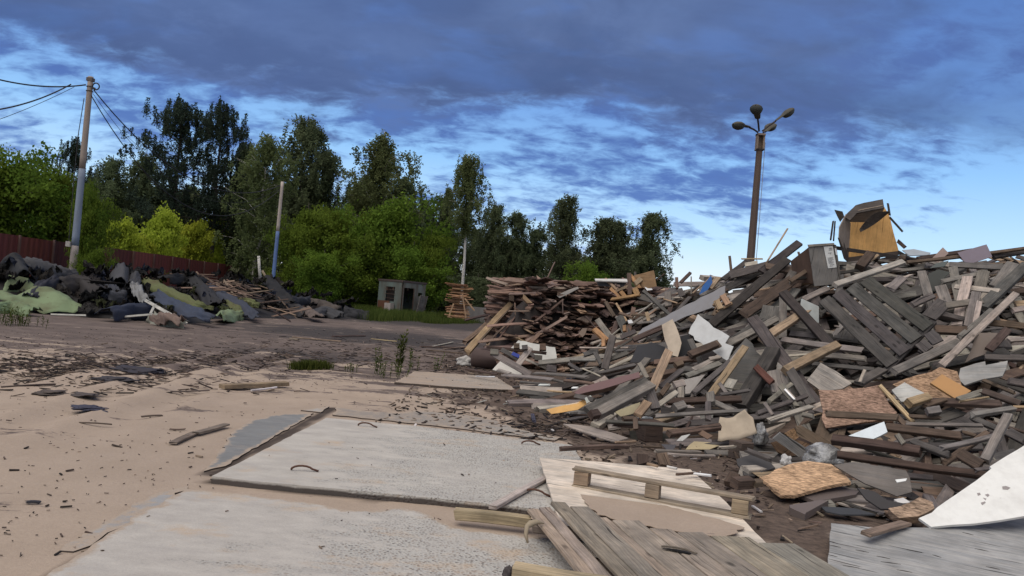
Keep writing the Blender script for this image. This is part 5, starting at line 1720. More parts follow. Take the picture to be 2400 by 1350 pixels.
S('white_streaked_board', 6, [(1150, 532), (1270, 460), (1460, 562), (1300, 640), (1240, 640)], (.47, .47, .45), PLY, 'white-streaked square board between the chipboard pieces', 'board', tilt=45, lift=.30, grain=15, thick=.03, jag=.012)
S('white_wedge', 6, [(725, 968), (900, 895), (1080, 825), (1112, 922), (1040, 960), (968, 992)], (.66, .71, .74), PAINT, 'clean white wedge-shaped board end under the reddish chipboard', 'board', tilt=48, yaw=10, lift=.2, thick=.03, jag=0)
S('nailed_board_sheet', 6, [(360, 442), (490, 278), (640, 360), (780, 470), (690, 520), (500, 545)], (.34, .31, .28), WOOD, 'small panel of three pale boards under the lower clean tan beam', 'panel', tilt=55, lift=.16, grain=-32, jag=.004, thick=.03)
S('rough_board', 6, [(1830, 280), (1910, 90), (1960, 0), (2140, 0), (2050, 150), (2020, 200)], (.16, .13, .11), CARD, 'rough brown board torn along one edge, above the splintered grey board', 'board', tilt=55, lift=.2, jag=.02)
S('thin_board', 6, [(610, 1230), (800, 1200), (1285, 1280), (1320, 1350), (1340, 1480), (1200, 1520), (900, 1400)], (.155, .14, .13), PLY, 'smooth grey-brown board leaning under the knotty dark beam', 'board', tilt=38, lift=.16, jag=.004)
S('flaky_board', 7, [(275, 405), (350, 385), (400, 345), (520, 300), (660, 275), (850, 300), (960, 380), (1010, 445), (900, 460), (700, 510), (560, 550), (450, 550), (390, 510)], (.50, .335, .215), CHIP, 'flaky orange-tan board with shredded upper edge lying on soil', 'board', tilt=16, yaw=0, z=.17, thick=.03, jag=.016)
S('dark_board', 7, [(590, 540), (900, 470), (1070, 520), (1050, 545), (720, 600)], (.115, .092, .085), PAINT, 'dark brown panel under the corner of the flaky board', 'panel', tilt=10, z=.09, thick=.035, jag=0)
S('dark_board', 7, [(515, 630), (760, 590), (830, 592), (650, 690), (640, 705), (520, 650)], (.14, .112, .10), PAINT, 'grey-brown slab edge half sunk in soil below the dark brown panel', 'panel', tilt=6, z=.06, thick=.06, jag=0)
S('felt_scrap', 7, [(765, 640), (870, 645), (1040, 655), (1210, 705), (930, 705), (810, 680)], (.052, .055, .06), FELT, 'dark slate-coloured scrap lying flat on bare sand by the big white board', 'scrap', tilt=5, z=.05, thick=.012, jag=.004)
S('white_board', 7, [(1555, 735), (1660, 690), (1700, 650), (1860, 540), (2020, 430), (2140, 335), (2125, 320), (2260, 235), (2420, 140), (2600, 60), (2600, 690), (2400, 718), (2200, 752), (2000, 778), (1655, 805)], (.72, .71, .675), PAINT, 'big clean white board with a broken tip, rising out of the corner', 'board', tilt=33, yaw=14, z=.16, anchor=(1640, 760), thick=.022, jag=.007)
S('grey_plywood', 7, [(850, 775), (1200, 812), (1700, 812), (2000, 785), (2200, 757), (2420, 716), (2600, 690), (2600, 1400), (820, 1400), (818, 1190), (835, 1000)], (.345, .345, .34), GREYPLY, 'grey weathered plywood sheet lying in the lower corner', 'board', tilt=4, yaw=0, z=.09, thick=.02, jag=.006, grain=0)
S('plywood_sheet', 0, [(1265, 1072), (1400, 1082), (1618, 1100), (1700, 1175), (1805, 1282), (1600, 1330), (1340, 1290), (1300, 1190)], (.68, .60, .51), GREYPLY, 'pale plywood sheet dusted with sand, lying under the pallet skid', 'board', tilt=3, z=.085, thick=.02, jag=.004, grain=-4)
S('chip_clump', 7, [(1310, 655), (1400, 640), (1500, 600), (1560, 565), (1665, 605), (1680, 655), (1620, 690), (1550, 720), (1400, 735), (1350, 700)], (.33, .24, .18), CHIP, 'crumbled chipboard lump beside the tip of the big white board', 'chipboard', tilt=30, z=.14, thick=.07, jag=.02)
S('white_scrap', 7, [(1355, 585), (1430, 570), (1490, 608), (1400, 618)], (.6, .58, .56), PAINT, 'white scrap by the crumbled chipboard lump', 'scrap', tilt=20, lift=.06)
S('white_scrap', 7, [(1365, 425), (1460, 415), (1450, 435), (1380, 448)], (.7, .7, .68), PAINT, 'white splinter on the smooth grey-brown board', 'scrap', tilt=40, lift=.24, thick=.008)
S('felt_scrap', 7, [(1060, 490), (1200, 520), (1300, 590), (1480, 625), (1400, 660), (1250, 660), (1130, 580)], (.05, .046, .046), FELT, 'black felt rag crumpled in front of the smooth grey-brown board', 'scrap', tilt=24, lift=.08, jag=.02)
S('felt_scrap', 7, [(90, 260), (200, 225), (330, 250), (400, 330), (240, 395), (150, 390)], (.06, .056, .055), FELT, 'dark felt scrap on soil between the drawer box and the flaky board', 'scrap', tilt=14, lift=.05, jag=.02)
S('lilac_board', 4, [(1890, 505), (2090, 448), (2100, 468), (2130, 532), (2000, 575), (1940, 570)], (.20, .165, .20), PAINT, 'lilac-grey panel on the skyline above the very long brown board', 'panel', tilt=75, lift=.30, jag=0)
S('tan_board', 4, [(1700, 560), (1790, 468), (1830, 508), (1760, 570)], (.30, .22, .19), PAINT, 'pinkish tan panel corner on the skyline beside the lilac-grey panel', 'panel', tilt=75, lift=.26, jag=0)
S('tin_sheet', 4, [(1510, 488), (1590, 480), (1705, 505), (1690, 522), (1560, 525)], (.30, .33, .36), PAINT, 'pale thin sheet lying flat on the crest past the open crate', 'sheet', tilt=25, lift=.22, jag=.01)
S('green_board', 4, [(1700, 612), (1740, 580), (1830, 560), (1800, 600)], (.07, .085, .082), PAINT, 'dark green board end under the skyline boards', 'board', tilt=60, lift=.22)
S('felt_rag', 4, [(1690, 650), (1760, 620), (1840, 640), (1790, 690), (1720, 770), (1680, 740)], (.055, .058, .052), FELT, 'dark green felt rag hanging beside the paint-spotted plank', 'rag', tilt=60, lift=.2, jag=.03)
S('curved_sheet_scrap', 5, [(1300, 855), (1340, 815), (1410, 800), (1385, 825), (1350, 855)], (.42, .41, .39), CARD, 'curled light grey strip on the low brown board', 'scrap', tilt=50, lift=.3, thick=.008)
S('grey_board', 5, [(1640, 290), (1850, 40), (1980, 190), (1960, 260), (1830, 410), (1700, 430)], (.155, .15, .142), PLY, 'broad grey plywood standing deep behind the long tan-grey plank', 'panel', tilt=72, lift=.02, jag=.02)
S('grey_board', 5, [(2060, 420), (2100, 230), (2240, 330), (2300, 470), (2150, 560)], (.30, .28, .26), PLY, 'pale grey panel in shade behind the slanting dark grey beam', 'panel', tilt=70, lift=.05, jag=.02)
S('bark_board', 3, [(930, 412), (1000, 375), (1110, 335), (1120, 350), (1040, 392), (955, 432)], (.25, .235, .22), PLY, 'grey plank lying flat on the crest of the brown board heap', 'board', tilt=62, lift=.22, jag=.006, grain=25)
S('brown_square', 3, [(1115, 735), (1150, 690), (1190, 690), (1175, 740), (1150, 768)], (.24, .18, .14), CARD, 'tan square board end among the stacked board ends', 'board', tilt=80, lift=.25)
S('brown_square', 3, [(1100, 610), (1180, 580), (1240, 590), (1220, 640), (1130, 645)], (.20, .15, .12), CARD, 'brown square offcut above the stacked board ends', 'board', tilt=70, lift=.25)



def patch(o, name, c, polys, col, mat=PAINT, h=.0025):
    # flat marks that lie on a sheet's own face, as a part of it
    M_ = o.matrix_world
    n_ = M_.to_3x3() @ Vector((0, 0, 1)); p0 = M_.translation
    Mi = M_.inverted()
    a = Acc()
    for poly in polys:
        L = [Mi @ on_plane(px(c, *q), p0, n_) for q in poly]
        v, f = sheet_local([(q.x, q.y) for q in L], .002, .002, .03)
        a.add([(q[0], q[1], q[2] + h) for q in v], f, col)
    k = bpy.data.objects.new(name, a.mesh(name, mat))
    COL.objects.link(k)
    k.parent = o
    return k


bpy.context.view_layer.update()
SH = {o['label']: o for o in bpy.data.objects if o.get('label')}
WBO = next(o for l, o in SH.items() if l.startswith('big clean white board'))
for poly in ([(2022, 535), (2045, 532), (2052, 548), (2030, 556)], [(2085, 548), (2110, 540), (2122, 552), (2108, 566), (2098, 556)], [(2070, 572), (2098, 580), (2090, 592)], [(2052, 612), (2085, 602), (2092, 612), (2064, 632)], [(2225, 482), (2255, 478), (2290, 492), (2270, 508), (2228, 504)]):
    patch(WBO, 'peeled_patch', 7, [poly], (.28, .25, .24))
YS = next(o for l, o in SH.items() if l.startswith('bright orange-yellow'))
strokes = []
for i in range(9):
    x = 430 + i * 11; y = 572 - i * 1.9
    strokes.append([(x, y + 3), (x + 2.5, y - 7), (x + 5, y - 7.5), (x + 3, y + 3)])
    strokes.append([(x + 4, y - 3), (x + 9, y - 4), (x + 9, y - 2), (x + 4, y - 1)])
patch(YS, 'worn_lettering', 5, strokes, (.75, .70, .62))
GPO = next(o for l, o in SH.items() if l.startswith('grey weathered plywood'))
for (x, y, w_) in ((870, 930, 40), (880, 960, 55), (855, 1035, 50), (1010, 1125, 75), (1270, 1050, 60), (1520, 1000, 70), (1950, 860, 50), (2060, 990, 60), (1440, 1160, 70), (1700, 1040, 40), (2150, 1135, 60), (1100, 1000, 60), (1330, 1095, 90)):
    patch(GPO, 'split', 7, [[(x - w_ * .9, y - 9), (x, y - 1), (x + w_ * .9, y + 13), (x, y + 3)]], (.055, .05, .047), WOOD)
# curved beige sheet at the foot of the heap
pc_ = hit(*px(5, 1760, 800), .18)
o = rippled_sheet('curved_sheet', 5, [(1630, 672), (1745, 668), (1800, 640), (1852, 612), (1905, 680), (1932, 795), (1880, 822), (1800, 852), (1662, 872), (1632, 860)], (.42, .345, .26), CARD, 64, -6, (pc_ - EYE).dot(FW), thick=.008, amp=.05, freq=2.2, cuts=4, bend=.5)
tag(o, 'curved beige card sheet bent like a shell at the foot of the heap', 'sheet')

# white strokes of the worn script on the yellow sheet and small marks on the big board
# ------------------------------------------------------------------ slatted crate panel
def quad_panel(name, label, cat, c, A, B, C, D, n, gap, tilt, yaw, lift, tone, thick=.025, cross=(.06, .93), crossw=.09, grow=0.0):
    pp = [px(c, *q) for q in (A, B, C, D)]
    ap = (sum(q[0] for q in pp) / 4, sum(q[1] for q in pp) / 4)
    p0 = hit(*ap, lift)
    n_ = face_normal(p0, tilt, yaw)
    a_, b_, c_, d_ = [on_plane(q, p0, n_) for q in pp]
    t = thing(name, label, cat, tuple((a_ + b_ + c_ + d_) / 4))
    for k in range(n):
        s0, s1 = k / n + gap / 2, (k + 1) / n - gap / 2
        e0, e1 = random.uniform(-.012, .012), random.uniform(-.012, .012)
        q = [a_.lerp(b_, s0), a_.lerp(b_, s1), d_.lerp(c_, s1), d_.lerp(c_, s0)]
        p1, p2 = (q[0] + q[1]) / 2, (q[2] + q[3]) / 2
        p1, p2 = p1.lerp(p2, e0), p2.lerp(p1, e1)
        W = ((q[1] - q[0]).length + (q[3] - q[2]).length) / 2
        v, f, uv = plank_geo((p2 - p1).length, W, thick, 6, 0, .006)
        Mx = basis(p2 - p1, n_)
        cc = (p1 + p2) / 2
        Acc().add([tuple(Mx @ Vector(x) + cc) for x in v], f, jcol(tone, .12), uv).build('slat', WOOD, t)
    for s in cross:
        p1, p2 = a_.lerp(d_, s), b_.lerp(c_, s)
        v, f, uv = plank_geo((p2 - p1).length * 1.02, crossw, .05, 4)
        Mx = basis(p2 - p1, n_)
        cc = (p1 + p2) / 2 - n_ * (.025 + thick / 2 + .002)
        Acc().add([tuple(Mx @ Vector(x) + cc) for x in v], f, jcol([q * .75 for q in tone], .1), uv).build('crosspiece', WOOD, t)
    return t


quad_panel('slatted_pallet', 'large dark slatted crate panel of four wide boards tilted on the slope', 'crate panel', 4, (930, 852), (1300, 668), (1728, 978), (1405, 1318), 4, .05, 58, -8, .50, (.085, .078, .074), .03, (.04, .9, .985), .1)
quad_panel('slatted_pallet', 'small dark slatted piece sticking out at the low corner of the large crate panel', 'crate panel', 4, (1600, 1160), (1725, 1020), (1790, 1100), (1660, 1200), 2, .08, 56, -8, .34, (.10, .09, .085), .03, (.5,), .06)

# pale crate end with three slots on the long slate panel
t = quad_panel('crate_end', 'pale tan crate end with dark slots lying along the long slate panel', 'crate end', 3, (2270, 480), (2372, 385), (2430, 470), (2300, 545), 2, .16, 60, -5, .42, (.36, .25, .165), .04, (.05, .5, .95), .05)

# ------------------------------------------------------------------ open crate on the summit
cp0 = hit(*px(4, 1290, 500), .12)
cd = (cp0 - EYE).dot(FW)
crate = thing('open_crate', 'broken open crate with an orange plywood back, perched on top of the heap', 'crate', cp0)


def part_poly(nm, root, c, poly, d, col, mat, thick=.02, jag=.006, grain=0.0, dd=None):
    """a crate wall: photo outline with a distance for each corner"""
    P = [at(*px(c, *q), d + (dd[i] if dd else 0)) for i, q in enumerate(poly)]
    cen = sum(P, Vector()) / len(P)
    nn = Vector()
    for i in range(len(P)):
        nn += (P[i] - cen).cross(P[(i + 1) % len(P)] - cen)
    nn.normalize()
    if nn.dot(EYE - cen) < 0:
        nn = -nn
    u, w, n_ = plane_axes(nn)
    v, f = sheet_local([((q - cen).dot(u), (q - cen).dot(w)) for q in P], thick, jag)
    ou = random.uniform(0, 30)
    cg, sg = math.cos(R(grain)), math.sin(R(grain))
    uv = [[(v[i][0] * cg + v[i][1] * sg + ou, -v[i][0] * sg + v[i][1] * cg + v[i][2]) for i in fc] for fc in f]
    M_ = Matrix((u, w, n_)).transposed()
    return Acc().add([tuple(M_ @ Vector(q) + cen) for q in v], f, col, uv).build(nm, mat, root)


part_poly('back_panel', crate, 4, [(1140, 225), (1372, 150), (1420, 262), (1450, 370), (1488, 492), (1330, 512), (1142, 536)], cd + .05, (.50, .29, .11), PLY, .02, .004, 80, [.35, .35, .3, .15, 0, 0, 0])
part_poly('side_panel', crate, 4, [(1066, 330), (1146, 240), (1150, 305), (1142, 538), (1120, 480), (1068, 405)], cd, (.26, .22, .19), PLY, .02, .006, 80, [-.5, -.3, -.02, -.02, -.3, -.5])
part_poly('roof_panel', crate, 4, [(1112, 252), (1190, 178), (1250, 160), (1378, 133), (1386, 200), (1200, 218), (1146, 300)], cd - .3, (.075, .065, .06), WOOD, .03, .006, 5, [.0, .25, .28, .3, .1, .02, -.05])
part_poly('inner_lid', crate, 4, [(1148, 302), (1203, 208), (1384, 184), (1390, 218), (1335, 250), (1240, 292)], cd - .2, (.24, .195, .155), PLY, .02, .006, 5, [.1, .02, .02, .1, .22, .25])
part_poly('floor_board', crate, 4, [(1142, 538), (1488, 494), (1500, 520), (1140, 568)], cd - .12, (.10, .08, .07), WOOD, .03, .004, 5)
part_poly('dark_edge_board', crate, 4, [(1070, 402), (1098, 402), (1140, 530), (1138, 572), (1112, 545)], cd - .3, (.055, .05, .048), WOOD, .03, .006, 80)
part_poly('broken_ear', crate, 4, [(1046, 210), (1100, 222), (1112, 258), (1085, 292)], cd - .35, (.06, .055, .05), WOOD, .02, .006)
# curled strip of torn ply
v, f = [], []
for i in range(9):
    t = i / 8
    c0 = Vector(px(4, 1222 + 205 * t, 352 - 130 * t - 18 * math.sin(PI * t)) + (0,))
    hw = (26 * math.sin(PI * min(1, t * .95 + .08)) + 4) / 2.935
    for s in (-1, 1):
        v.append(tuple(at(c0.x + s * hw * .35, c0.y + s * hw, cd - .35 + .12 * s * math.sin(PI * t))))
for i in range(8):
    f.append((2 * i, 2 * i + 1, 2 * i + 3, 2 * i + 2))
nv = len(v)
v += [(q[0], q[1] + .018, q[2] - .006) for q in v]
f += [tuple(nv + k for k in q[::-1]) for q in f[:8]] + [(2 * i, 2 * i + 2, nv + 2 * i + 2, nv + 2 * i) for i in range(8)] + [(2 * i + 1, nv + 2 * i + 1, nv + 2 * i + 3, 2 * i + 3) for i in range(8)]
Acc().add(v, f, (.10, .085, .075)).build('curled_strip', WOOD, crate)
for (x1, y1, x2, y2, w, tone, lab) in ((1424, 262, 1512, 360, 14, 'dark', 'black splinter board jutting out beside the open crate'), (1035, 290, 1018, 415, 12, 'dark', 'thin black slat standing just yardward of the open crate'),
                                      (1048, 292, 1038, 420, 10, 'dark', 'second thin black slat standing just yardward of the open crate'), (1412, 170, 1424, 245, 14, 'dark', 'black ragged splinter at the upper rim of the open crate'), (1480, 425, 1530, 470, 24, 'umber', 'dark block end at the foot of the open crate'),
                                      (1040, 470, 1540, 545, 26, 'dark', 'dark plank lying under the open crate'), (1480, 500, 1560, 545, 24, 'dark', 'black stub between the open crate and the pale thin sheet')):
    p1, p2 = at(*px(4, x1, y1), cd - .1), at(*px(4, x2, y2), cd - .25)
    o = plank_obj('plank' if w > 15 else 'batten', p1, p2, w / 2.935 / FPX * cd, .04, jcol(TONE[tone]), EYE - p1, jag=.02)
    tag(o, lab, 'plank' if w > 15 else 'batten', HEAP)

# ------------------------------------------------------------------ box with a paper label
bd = (hit(*px(4, 980, 640), .30) - EYE).dot(FW)
box = thing('labelled_box', 'grey upright box with a white paper label near the summit', 'box', at(*px(4, 980, 740), bd))
part_poly('front_panel', box, 4, [(865, 457), (1040, 446), (1086, 718), (907, 736)], bd, (.195, .185, .175), PLY, .02, .004, 85)
part_poly('side_panel', box, 4, [(742, 565), (864, 470), (905, 718), (765, 705)], bd + .02, (.105, .07, .055), PLY, .02, .004, 80, [.5, .02, .02, .5])
part_poly('rim', box, 4, [(862, 450), (1042, 438), (1044, 452), (868, 464)], bd - .03, (.30, .27, .235), WOOD, .03, .002, 0)
part_poly('corner_batten', box, 4, [(1040, 448), (1056, 452), (1094, 716), (1084, 720)], bd - .02, (.12, .11, .10), WOOD, .03, .002, 85)
lb = part_poly('paper_label', box, 4, [(970, 464), (1032, 459), (1060, 606), (1000, 613)], bd - .012, (.62, .62, .60), PAINT, .003, 0)
lb2 = part_poly('paper_label', box, 4, [(1046, 476), (1056, 475), (1066, 520), (1055, 522)], bd - .04, (.62, .64, .66), PAINT, .003, 0)
a = Acc()
def lab_pt(u, v):
    q = Vector((970, 464)).lerp(Vector((1032, 459)), u).lerp(Vector((1000, 613)).lerp(Vector((1060, 606)), u), v)
    return at(*px(4, q.x, q.y), bd - .018)
rows = [(.08, .55, .9), (.12, .55, .9), (.17, .5, .9), (.30, .35, .75), (.34, .55, .65), (.52, .2, .8), (.57, .2, .75), (.62, .2, .82), (.67, .2, .6), (.72, .2, .78), (.77, .2, .7), (.84, .3, .8), (.90, .25, .6)]
for (vv, u0, u1) in rows:
    uu = u0
    while uu < u1:
        du = random.uniform(.04, .1)
        q = [lab_pt(uu, vv), lab_pt(min(uu + du, u1), vv), lab_pt(min(uu + du, u1), vv + .022), lab_pt(uu, vv + .022)]
        a.add([tuple(p) for p in q], [(0, 1, 2, 3)], (.10, .10, .11))
        uu += du + .02
a.build('printed_lines', PAINT, lb)

# ------------------------------------------------------------------ broken pallet, white sheets and drum by the brown heap
def flat_d(c, x, y):
    return px(c, x, y)


o = S('white_sheet', 3, [(535, 862), (600, 795), (760, 825), (915, 853), (932, 940), (888, 1010), (830, 1005), (760, 950), (640, 890)], (.66, .65, .60), PAINT, 'white board leaning behind the broken pallet by the brown heap', 'board', tilt=70, yaw=10, depth=16.6, thick=.02, jag=.012)
o = S('white_sheet', 3, [(380, 1045), (420, 1000), (450, 968), (540, 1020), (640, 1062), (625, 1092), (500, 1072)], (.55, .52, .47), PAINT, 'pale board lying under the broken pallet', 'board', tilt=35, depth=15.6, thick=.02, jag=.01)
pal = thing('broken_pallet', 'broken grey pallet lying skewed on white boards before the brown heap', 'pallet', at(*px(3, 650, 1080), 15.5))
for nm, (x1, y1, x2, y2), w, d1, d2, T, tone in (('deck_board', (385, 905, 705, 1088), 56, 15.1, 14.9, .03, 'grey'), ('deck_board', (455, 872, 640, 975), 40, 15.7, 15.5, .03, 'slate'), ('deck_board', (600, 1000, 705, 858), 52, 15.15, 15.5, .03, 'pale'), ('deck_board', (640, 860, 920, 1065), 30, 15.8, 15.4, .03, 'slate'), ('deck_board', (460, 870, 880, 1050), 22, 15.9, 15.55, .03, 'pale'),
                                           ('deck_board', (330, 850, 840, 905), 24, 16.2, 16.1, .04, 'umber'), ('block', (565, 845, 612, 845), 46, 16.0, 16.0, .1, 'brown'), ('block', (785, 858, 838, 860), 48, 16.0, 16.0, .1, 'brown'), ('block', (740, 945, 805, 950), 46, 15.5, 15.5, .1, 'slate'), ('block', (845, 1035, 925, 1045), 60, 15.1, 15.1, .1, 'slate'), ('block', (365, 895, 430, 900), 50, 15.1, 15.1, .1, 'grey'), ('block', (635, 860, 680, 855), 40, 15.35, 15.35, .1, 'slate')):
    p1, p2 = at(*px(3, x1, y1), d1), at(*px(3, x2, y2), d2)
    v, f, uv = plank_geo((p2 - p1).length, w / 3.649 / FPX * d1, T, 4, 0, .01)
    Mx = basis(p2 - p1, EYE - p1 + Vector((0, 0, 5)))
    Acc().add([tuple(Mx @ Vector(q) + (p1 + p2) / 2) for q in v], f, jcol(TONE[tone], .12), uv).build(nm, WOOD, pal)
p1, p2 = at(*px(3, 550, 905), 15.55), at(*px(3, 605, 930), 15.5)
v, f, uv = plank_geo((p2 - p1).length, .07, .006, 2)
Mx = basis(p2 - p1, EYE - p1)
Acc().add([tuple(Mx @ Vector(q) + (p1 + p2) / 2) for q in v], f, (.04, .07, .35), uv).build('blue_patch', PAINT, pal)
# maroon drum: a bent sheet
v, f = [], []
for i in range(11):
    an = R(-25 + 200 * i / 10)
    for j, (x, y) in enumerate(((-.46, 0), (.46, 0))):
        v.append((x, -math.sin(an) * .34 + .1, .32 + math.cos(an + PI / 2) * -.34 if False else .34 - math.cos(an) * .34 * -1))
dc = ground(*px(3, 320, 1045))
dc.y += .3
dv = []
for i in range(13):
    an = R(-10 + 205 * i / 12)
    for x in (-.30, .34):
        dv.append((dc.x + x - .1 * math.sin(an) * (1 if x > 0 else 0) + .05 * math.cos(an * 2 + x), dc.y - math.sin(an) * .26, .24 + math.cos(an) * .24 + .03 * math.sin(an * 3 + x * 5)))
df = [(2 * i, 2 * i + 1, 2 * i + 3, 2 * i + 2) for i in range(12)]
nv = len(dv)
dv += [(q[0], q[1] + .012 if True else 0, q[2] - .008) for q in dv]
df += [tuple(nv + k for k in q[::-1]) for q in df]
df += [(0, nv, nv + 1, 1), (2 * 12, 2 * 12 + 1, nv + 25, nv + 24)]
for s in (0, 1):
    df += [(2 * i + s, 2 * i + 2 + s, nv + 2 * i + 2 + s, nv + 2 * i + s) for i in range(12)]
o = Acc().add(dv, df, (.075, .05, .045)).build('bent_drum_sheet', PAINT, None, True, origin=tuple(dc))
tag(o, 'dark maroon sheet bent like a half drum beside the broken pallet', 'sheet')
# crumpled white bag
def blob(name, c, s, col, mat, label, cat, seed, amp=.35, z0=None):
    bm = bmesh.new()
    bmesh.ops.create_icosphere(bm, subdivisions=4, radius=1)
    for v in bm.verts:
        k = mnoise.noise(v.co * 1.6 + Vector((seed, 0, 0))) + .5 * mnoise.noise(v.co * 4.1 + Vector((0, seed, 0))) + .25 * abs(mnoise.noise(v.co * 9 + Vector((0, 0, seed))))
        v.co *= 1 + amp * k
        v.co = Vector((v.co.x * s[0], v.co.y * s[1], max(v.co.z, -.5) * s[2])) + Vector(c)
    a_ = Acc().add([tuple(v.co) for v in bm.verts], [[v.index for v in f_.verts] for f_ in bm.faces], col)
    bm.free()
    return tag(a_.build(name, mat, None, True, origin=c), label, cat)


q = ground(*px(3, 135, 1010)); blob('crumpled_bag', (q.x, q.y, .08), (.19, .14, .13), (.42, .40, .37), CARD, 'crumpled dirty white bag lying by the maroon sheet', 'bag', 3.1)
# clear plastic bag
m, nt, out = nodes('cloudy_plastic')
g = NT(nt)
b_ = g.n('ShaderNodeBsdfPrincipled'); b_.inputs['Base Color'].default_value = (.30, .30, .30, 1); b_.inputs['Roughness'].default_value = .22; b_.inputs['Specular IOR Level'].default_value = .7
pos = g.n('ShaderNodeNewGeometry').outputs['Position']
bp = g.n('ShaderNodeBump'); bp.inputs['Strength'].default_value = .9; bp.inputs['Distance'].default_value = .03
g.l(g.noise(pos, 16, 4, .6, 1.0), bp.inputs['Height']); g.l(bp.outputs[0], b_.inputs['Normal'])
g.l(g.mix(g.mapr(g.noise(pos, 9, 4), .4, .65), (.12, .115, .11), (.40, .40, .40)), b_.inputs['Base Color'])
g.l(b_.outputs[0], out.inputs['Surface'])
PLASTIC = m
q = hit(*px(6, 510, 1150), .12); blob('plastic_bag', (q.x, q.y, q.z), (.20, .13, .13), (.3, .3, .3), PLASTIC, 'cloudy plastic-wrapped bundle between the drawer box and knotty beam', 'bag', 5.7, .3)
q = hit(*px(5, 1965, 830), .12); blob('plastic_rag', (q.x, q.y, q.z), (.07, .05, .15), (.3, .3, .3), PLASTIC, 'grey plastic rag hanging beside the curved beige sheet', 'rag', 8.2, .5)
q = hit(*px(5, 1040, 690), .16); blob('white_rag', (q.x, q.y, q.z), (.12, .06, .05), (.6, .62, .62), CARD, 'small white rag under the weathered rail', 'rag', 2.2, .6)
q = hit(*px(7, 485, 280), .1); blob('white_rag', (q.x, q.y, q.z), (.05, .05, .06), (.5, .49, .48), CARD, 'small white crumpled scrap against the flaky board', 'rag', 4.4, .6)
q = hit(*px(3, 1060, 1150), .05); blob('blue_rag', (q.x, q.y, q.z), (.13, .08, .07), (.13, .17, .24), CARD, 'small dull blue crumpled bag among the flat grey planks', 'bag', 9.4, .5)
q = ground(*px(5, 1090, 860)); 
o = Acc()
for k in range(1):
    v, f, uv = plank_geo(.24, .26, .24, 3, 0, .01)
    o.add([tuple(Matrix.Rotation(.3, 3, 'Z') @ Vector(p) + Vector((q.x, q.y + .1, .12))) for p in v], f, (.085, .06, .05), uv)
tag(o.build('wood_block', WOOD, None, origin=(q.x, q.y + .1, 0)), 'dark brown cube of timber standing on soil below the weathered rail', 'wood block', HEAP)
q = hit(*px(5, 1810, 925), .08)
o = Acc(); v, f, uv = plank_geo(.19, .19, .19, 3, 0, .01); o.add([tuple(Matrix.Rotation(.5, 3, 'Z') @ Vector(p) + q) for p in v], f, (.105, .08, .068), uv)
tag(o.build('wood_block', WOOD, None, origin=tuple(q)), 'brown cube of timber next to the drawer box', 'wood block', HEAP)

# drawer box, open
dbd = (hit(*px(6, 220, 1040), .12) - EYE).dot(FW)
db = thing('drawer_box', 'open drawer-like box with a grey front rail and brown inside', 'box', hit(*px(6, 220, 1150), .02))
part_poly('front_rail', db, 6, [(48, 985), (118, 925), (380, 1085), (350, 1195), (310, 1170)], dbd - .12, (.26, .25, .24), WOOD, .03, .003, -33)
part_poly('rear_rail', db, 6, [(258, 870), (320, 868), (605, 1030), (520, 1072), (270, 960)], dbd + .22, (.24, .18, .13), PLY, .025, .003, -30)
part_poly('end_panel', db, 6, [(150, 940), (258, 882), (278, 975), (240, 1000)], dbd + .12, (.30, .19, .11), CHIP, .02, .003, 0, [-.15, .12, .12, -.1])
part_poly('base_panel', db, 6, [(60, 1000), (230, 990), (520, 1075), (340, 1190), (190, 1170), (85, 1120)], dbd + .08, (.15, .095, .06), PLY, .02, .004, 20, [-.15, .1, .25, -.1, -.12, -.15])

# ------------------------------------------------------------------ foreground: pallet skid, board door, loose beams
def world_plank(name, root, p1, p2, W, T, col, nrm=(0, 0, 1), **kw):
    p1, p2 = Vector(p1), Vector(p2)
    v, f, uv = plank_geo((p2 - p1).length, W, T, **kw)
    Mx = basis(p2 - p1, nrm)
    return Acc().add([tuple(Mx @ Vector(q) + (p1 + p2) / 2) for q in v], f, col, uv).build(name, WOOD, root)


bz = .09
g1, g2 = ground(1342, 1143, bz), ground(1752, 1218, bz)
ax = (g2 - g1).normalized(); sd_ = Vector((-ax.y, ax.x, 0))
skid = thing('pallet_skid', 'pale pallet skid of two boards and three blocks lying on the sandy plywood', 'pallet', (g1 + g2) / 2)
SKC = (.35, .29, .22)
world_plank('bottom_board', skid, g1 - ax * .01 + Vector((0, 0, .012)) + sd_ * .05, g2 + ax * .02 + Vector((0, 0, .012)) + sd_ * .05, .105, .024, SKC, seg=6)
hb = .105
for tpos, ww in ((.045, .115), (.47, .105), (.955, .115)):
    c = g1.lerp(g2, tpos) + sd_ * .05 + Vector((0, 0, .026 + hb / 2))
    world_plank('block', skid, c - ax * ww / 2, c + ax * ww / 2, .10, hb, jcol((.33, .255, .18), .08), seg=2, jag=.002)
    c2 = g1.lerp(g2, tpos) + sd_ * .045 + Vector((0, 0, .026))
tz = Vector((0, 0, .026 + hb + .013))
world_plank('top_board', skid, g1 + tz - ax * .01 + sd_ * .055, g2 + tz + ax * .03 + sd_ * .055, .10, .022, (.30, .245, .185), seg=6)

def sand_film(name, poly, z, seed):
    W = [ground(*q, z) for q in poly]
    cen = sum(W, Vector()) / len(W)
    v, f = sheet_local([(q.x - cen.x, q.y - cen.y) for q in W], .004, .022, .05, seed)
    o = Acc().add([(q[0] + cen.x, q[1] + cen.y, q[2] + z) for q in v], f).build(name, bpy.data.materials['sandy_ground'], None, origin=tuple(cen))
    za = o.data.attributes.new('zone', 'FLOAT_COLOR', 'POINT')
    za.data.foreach_set('color', [0.0] * 4 * len(o.data.vertices))
    return struct(o, 'stuff')


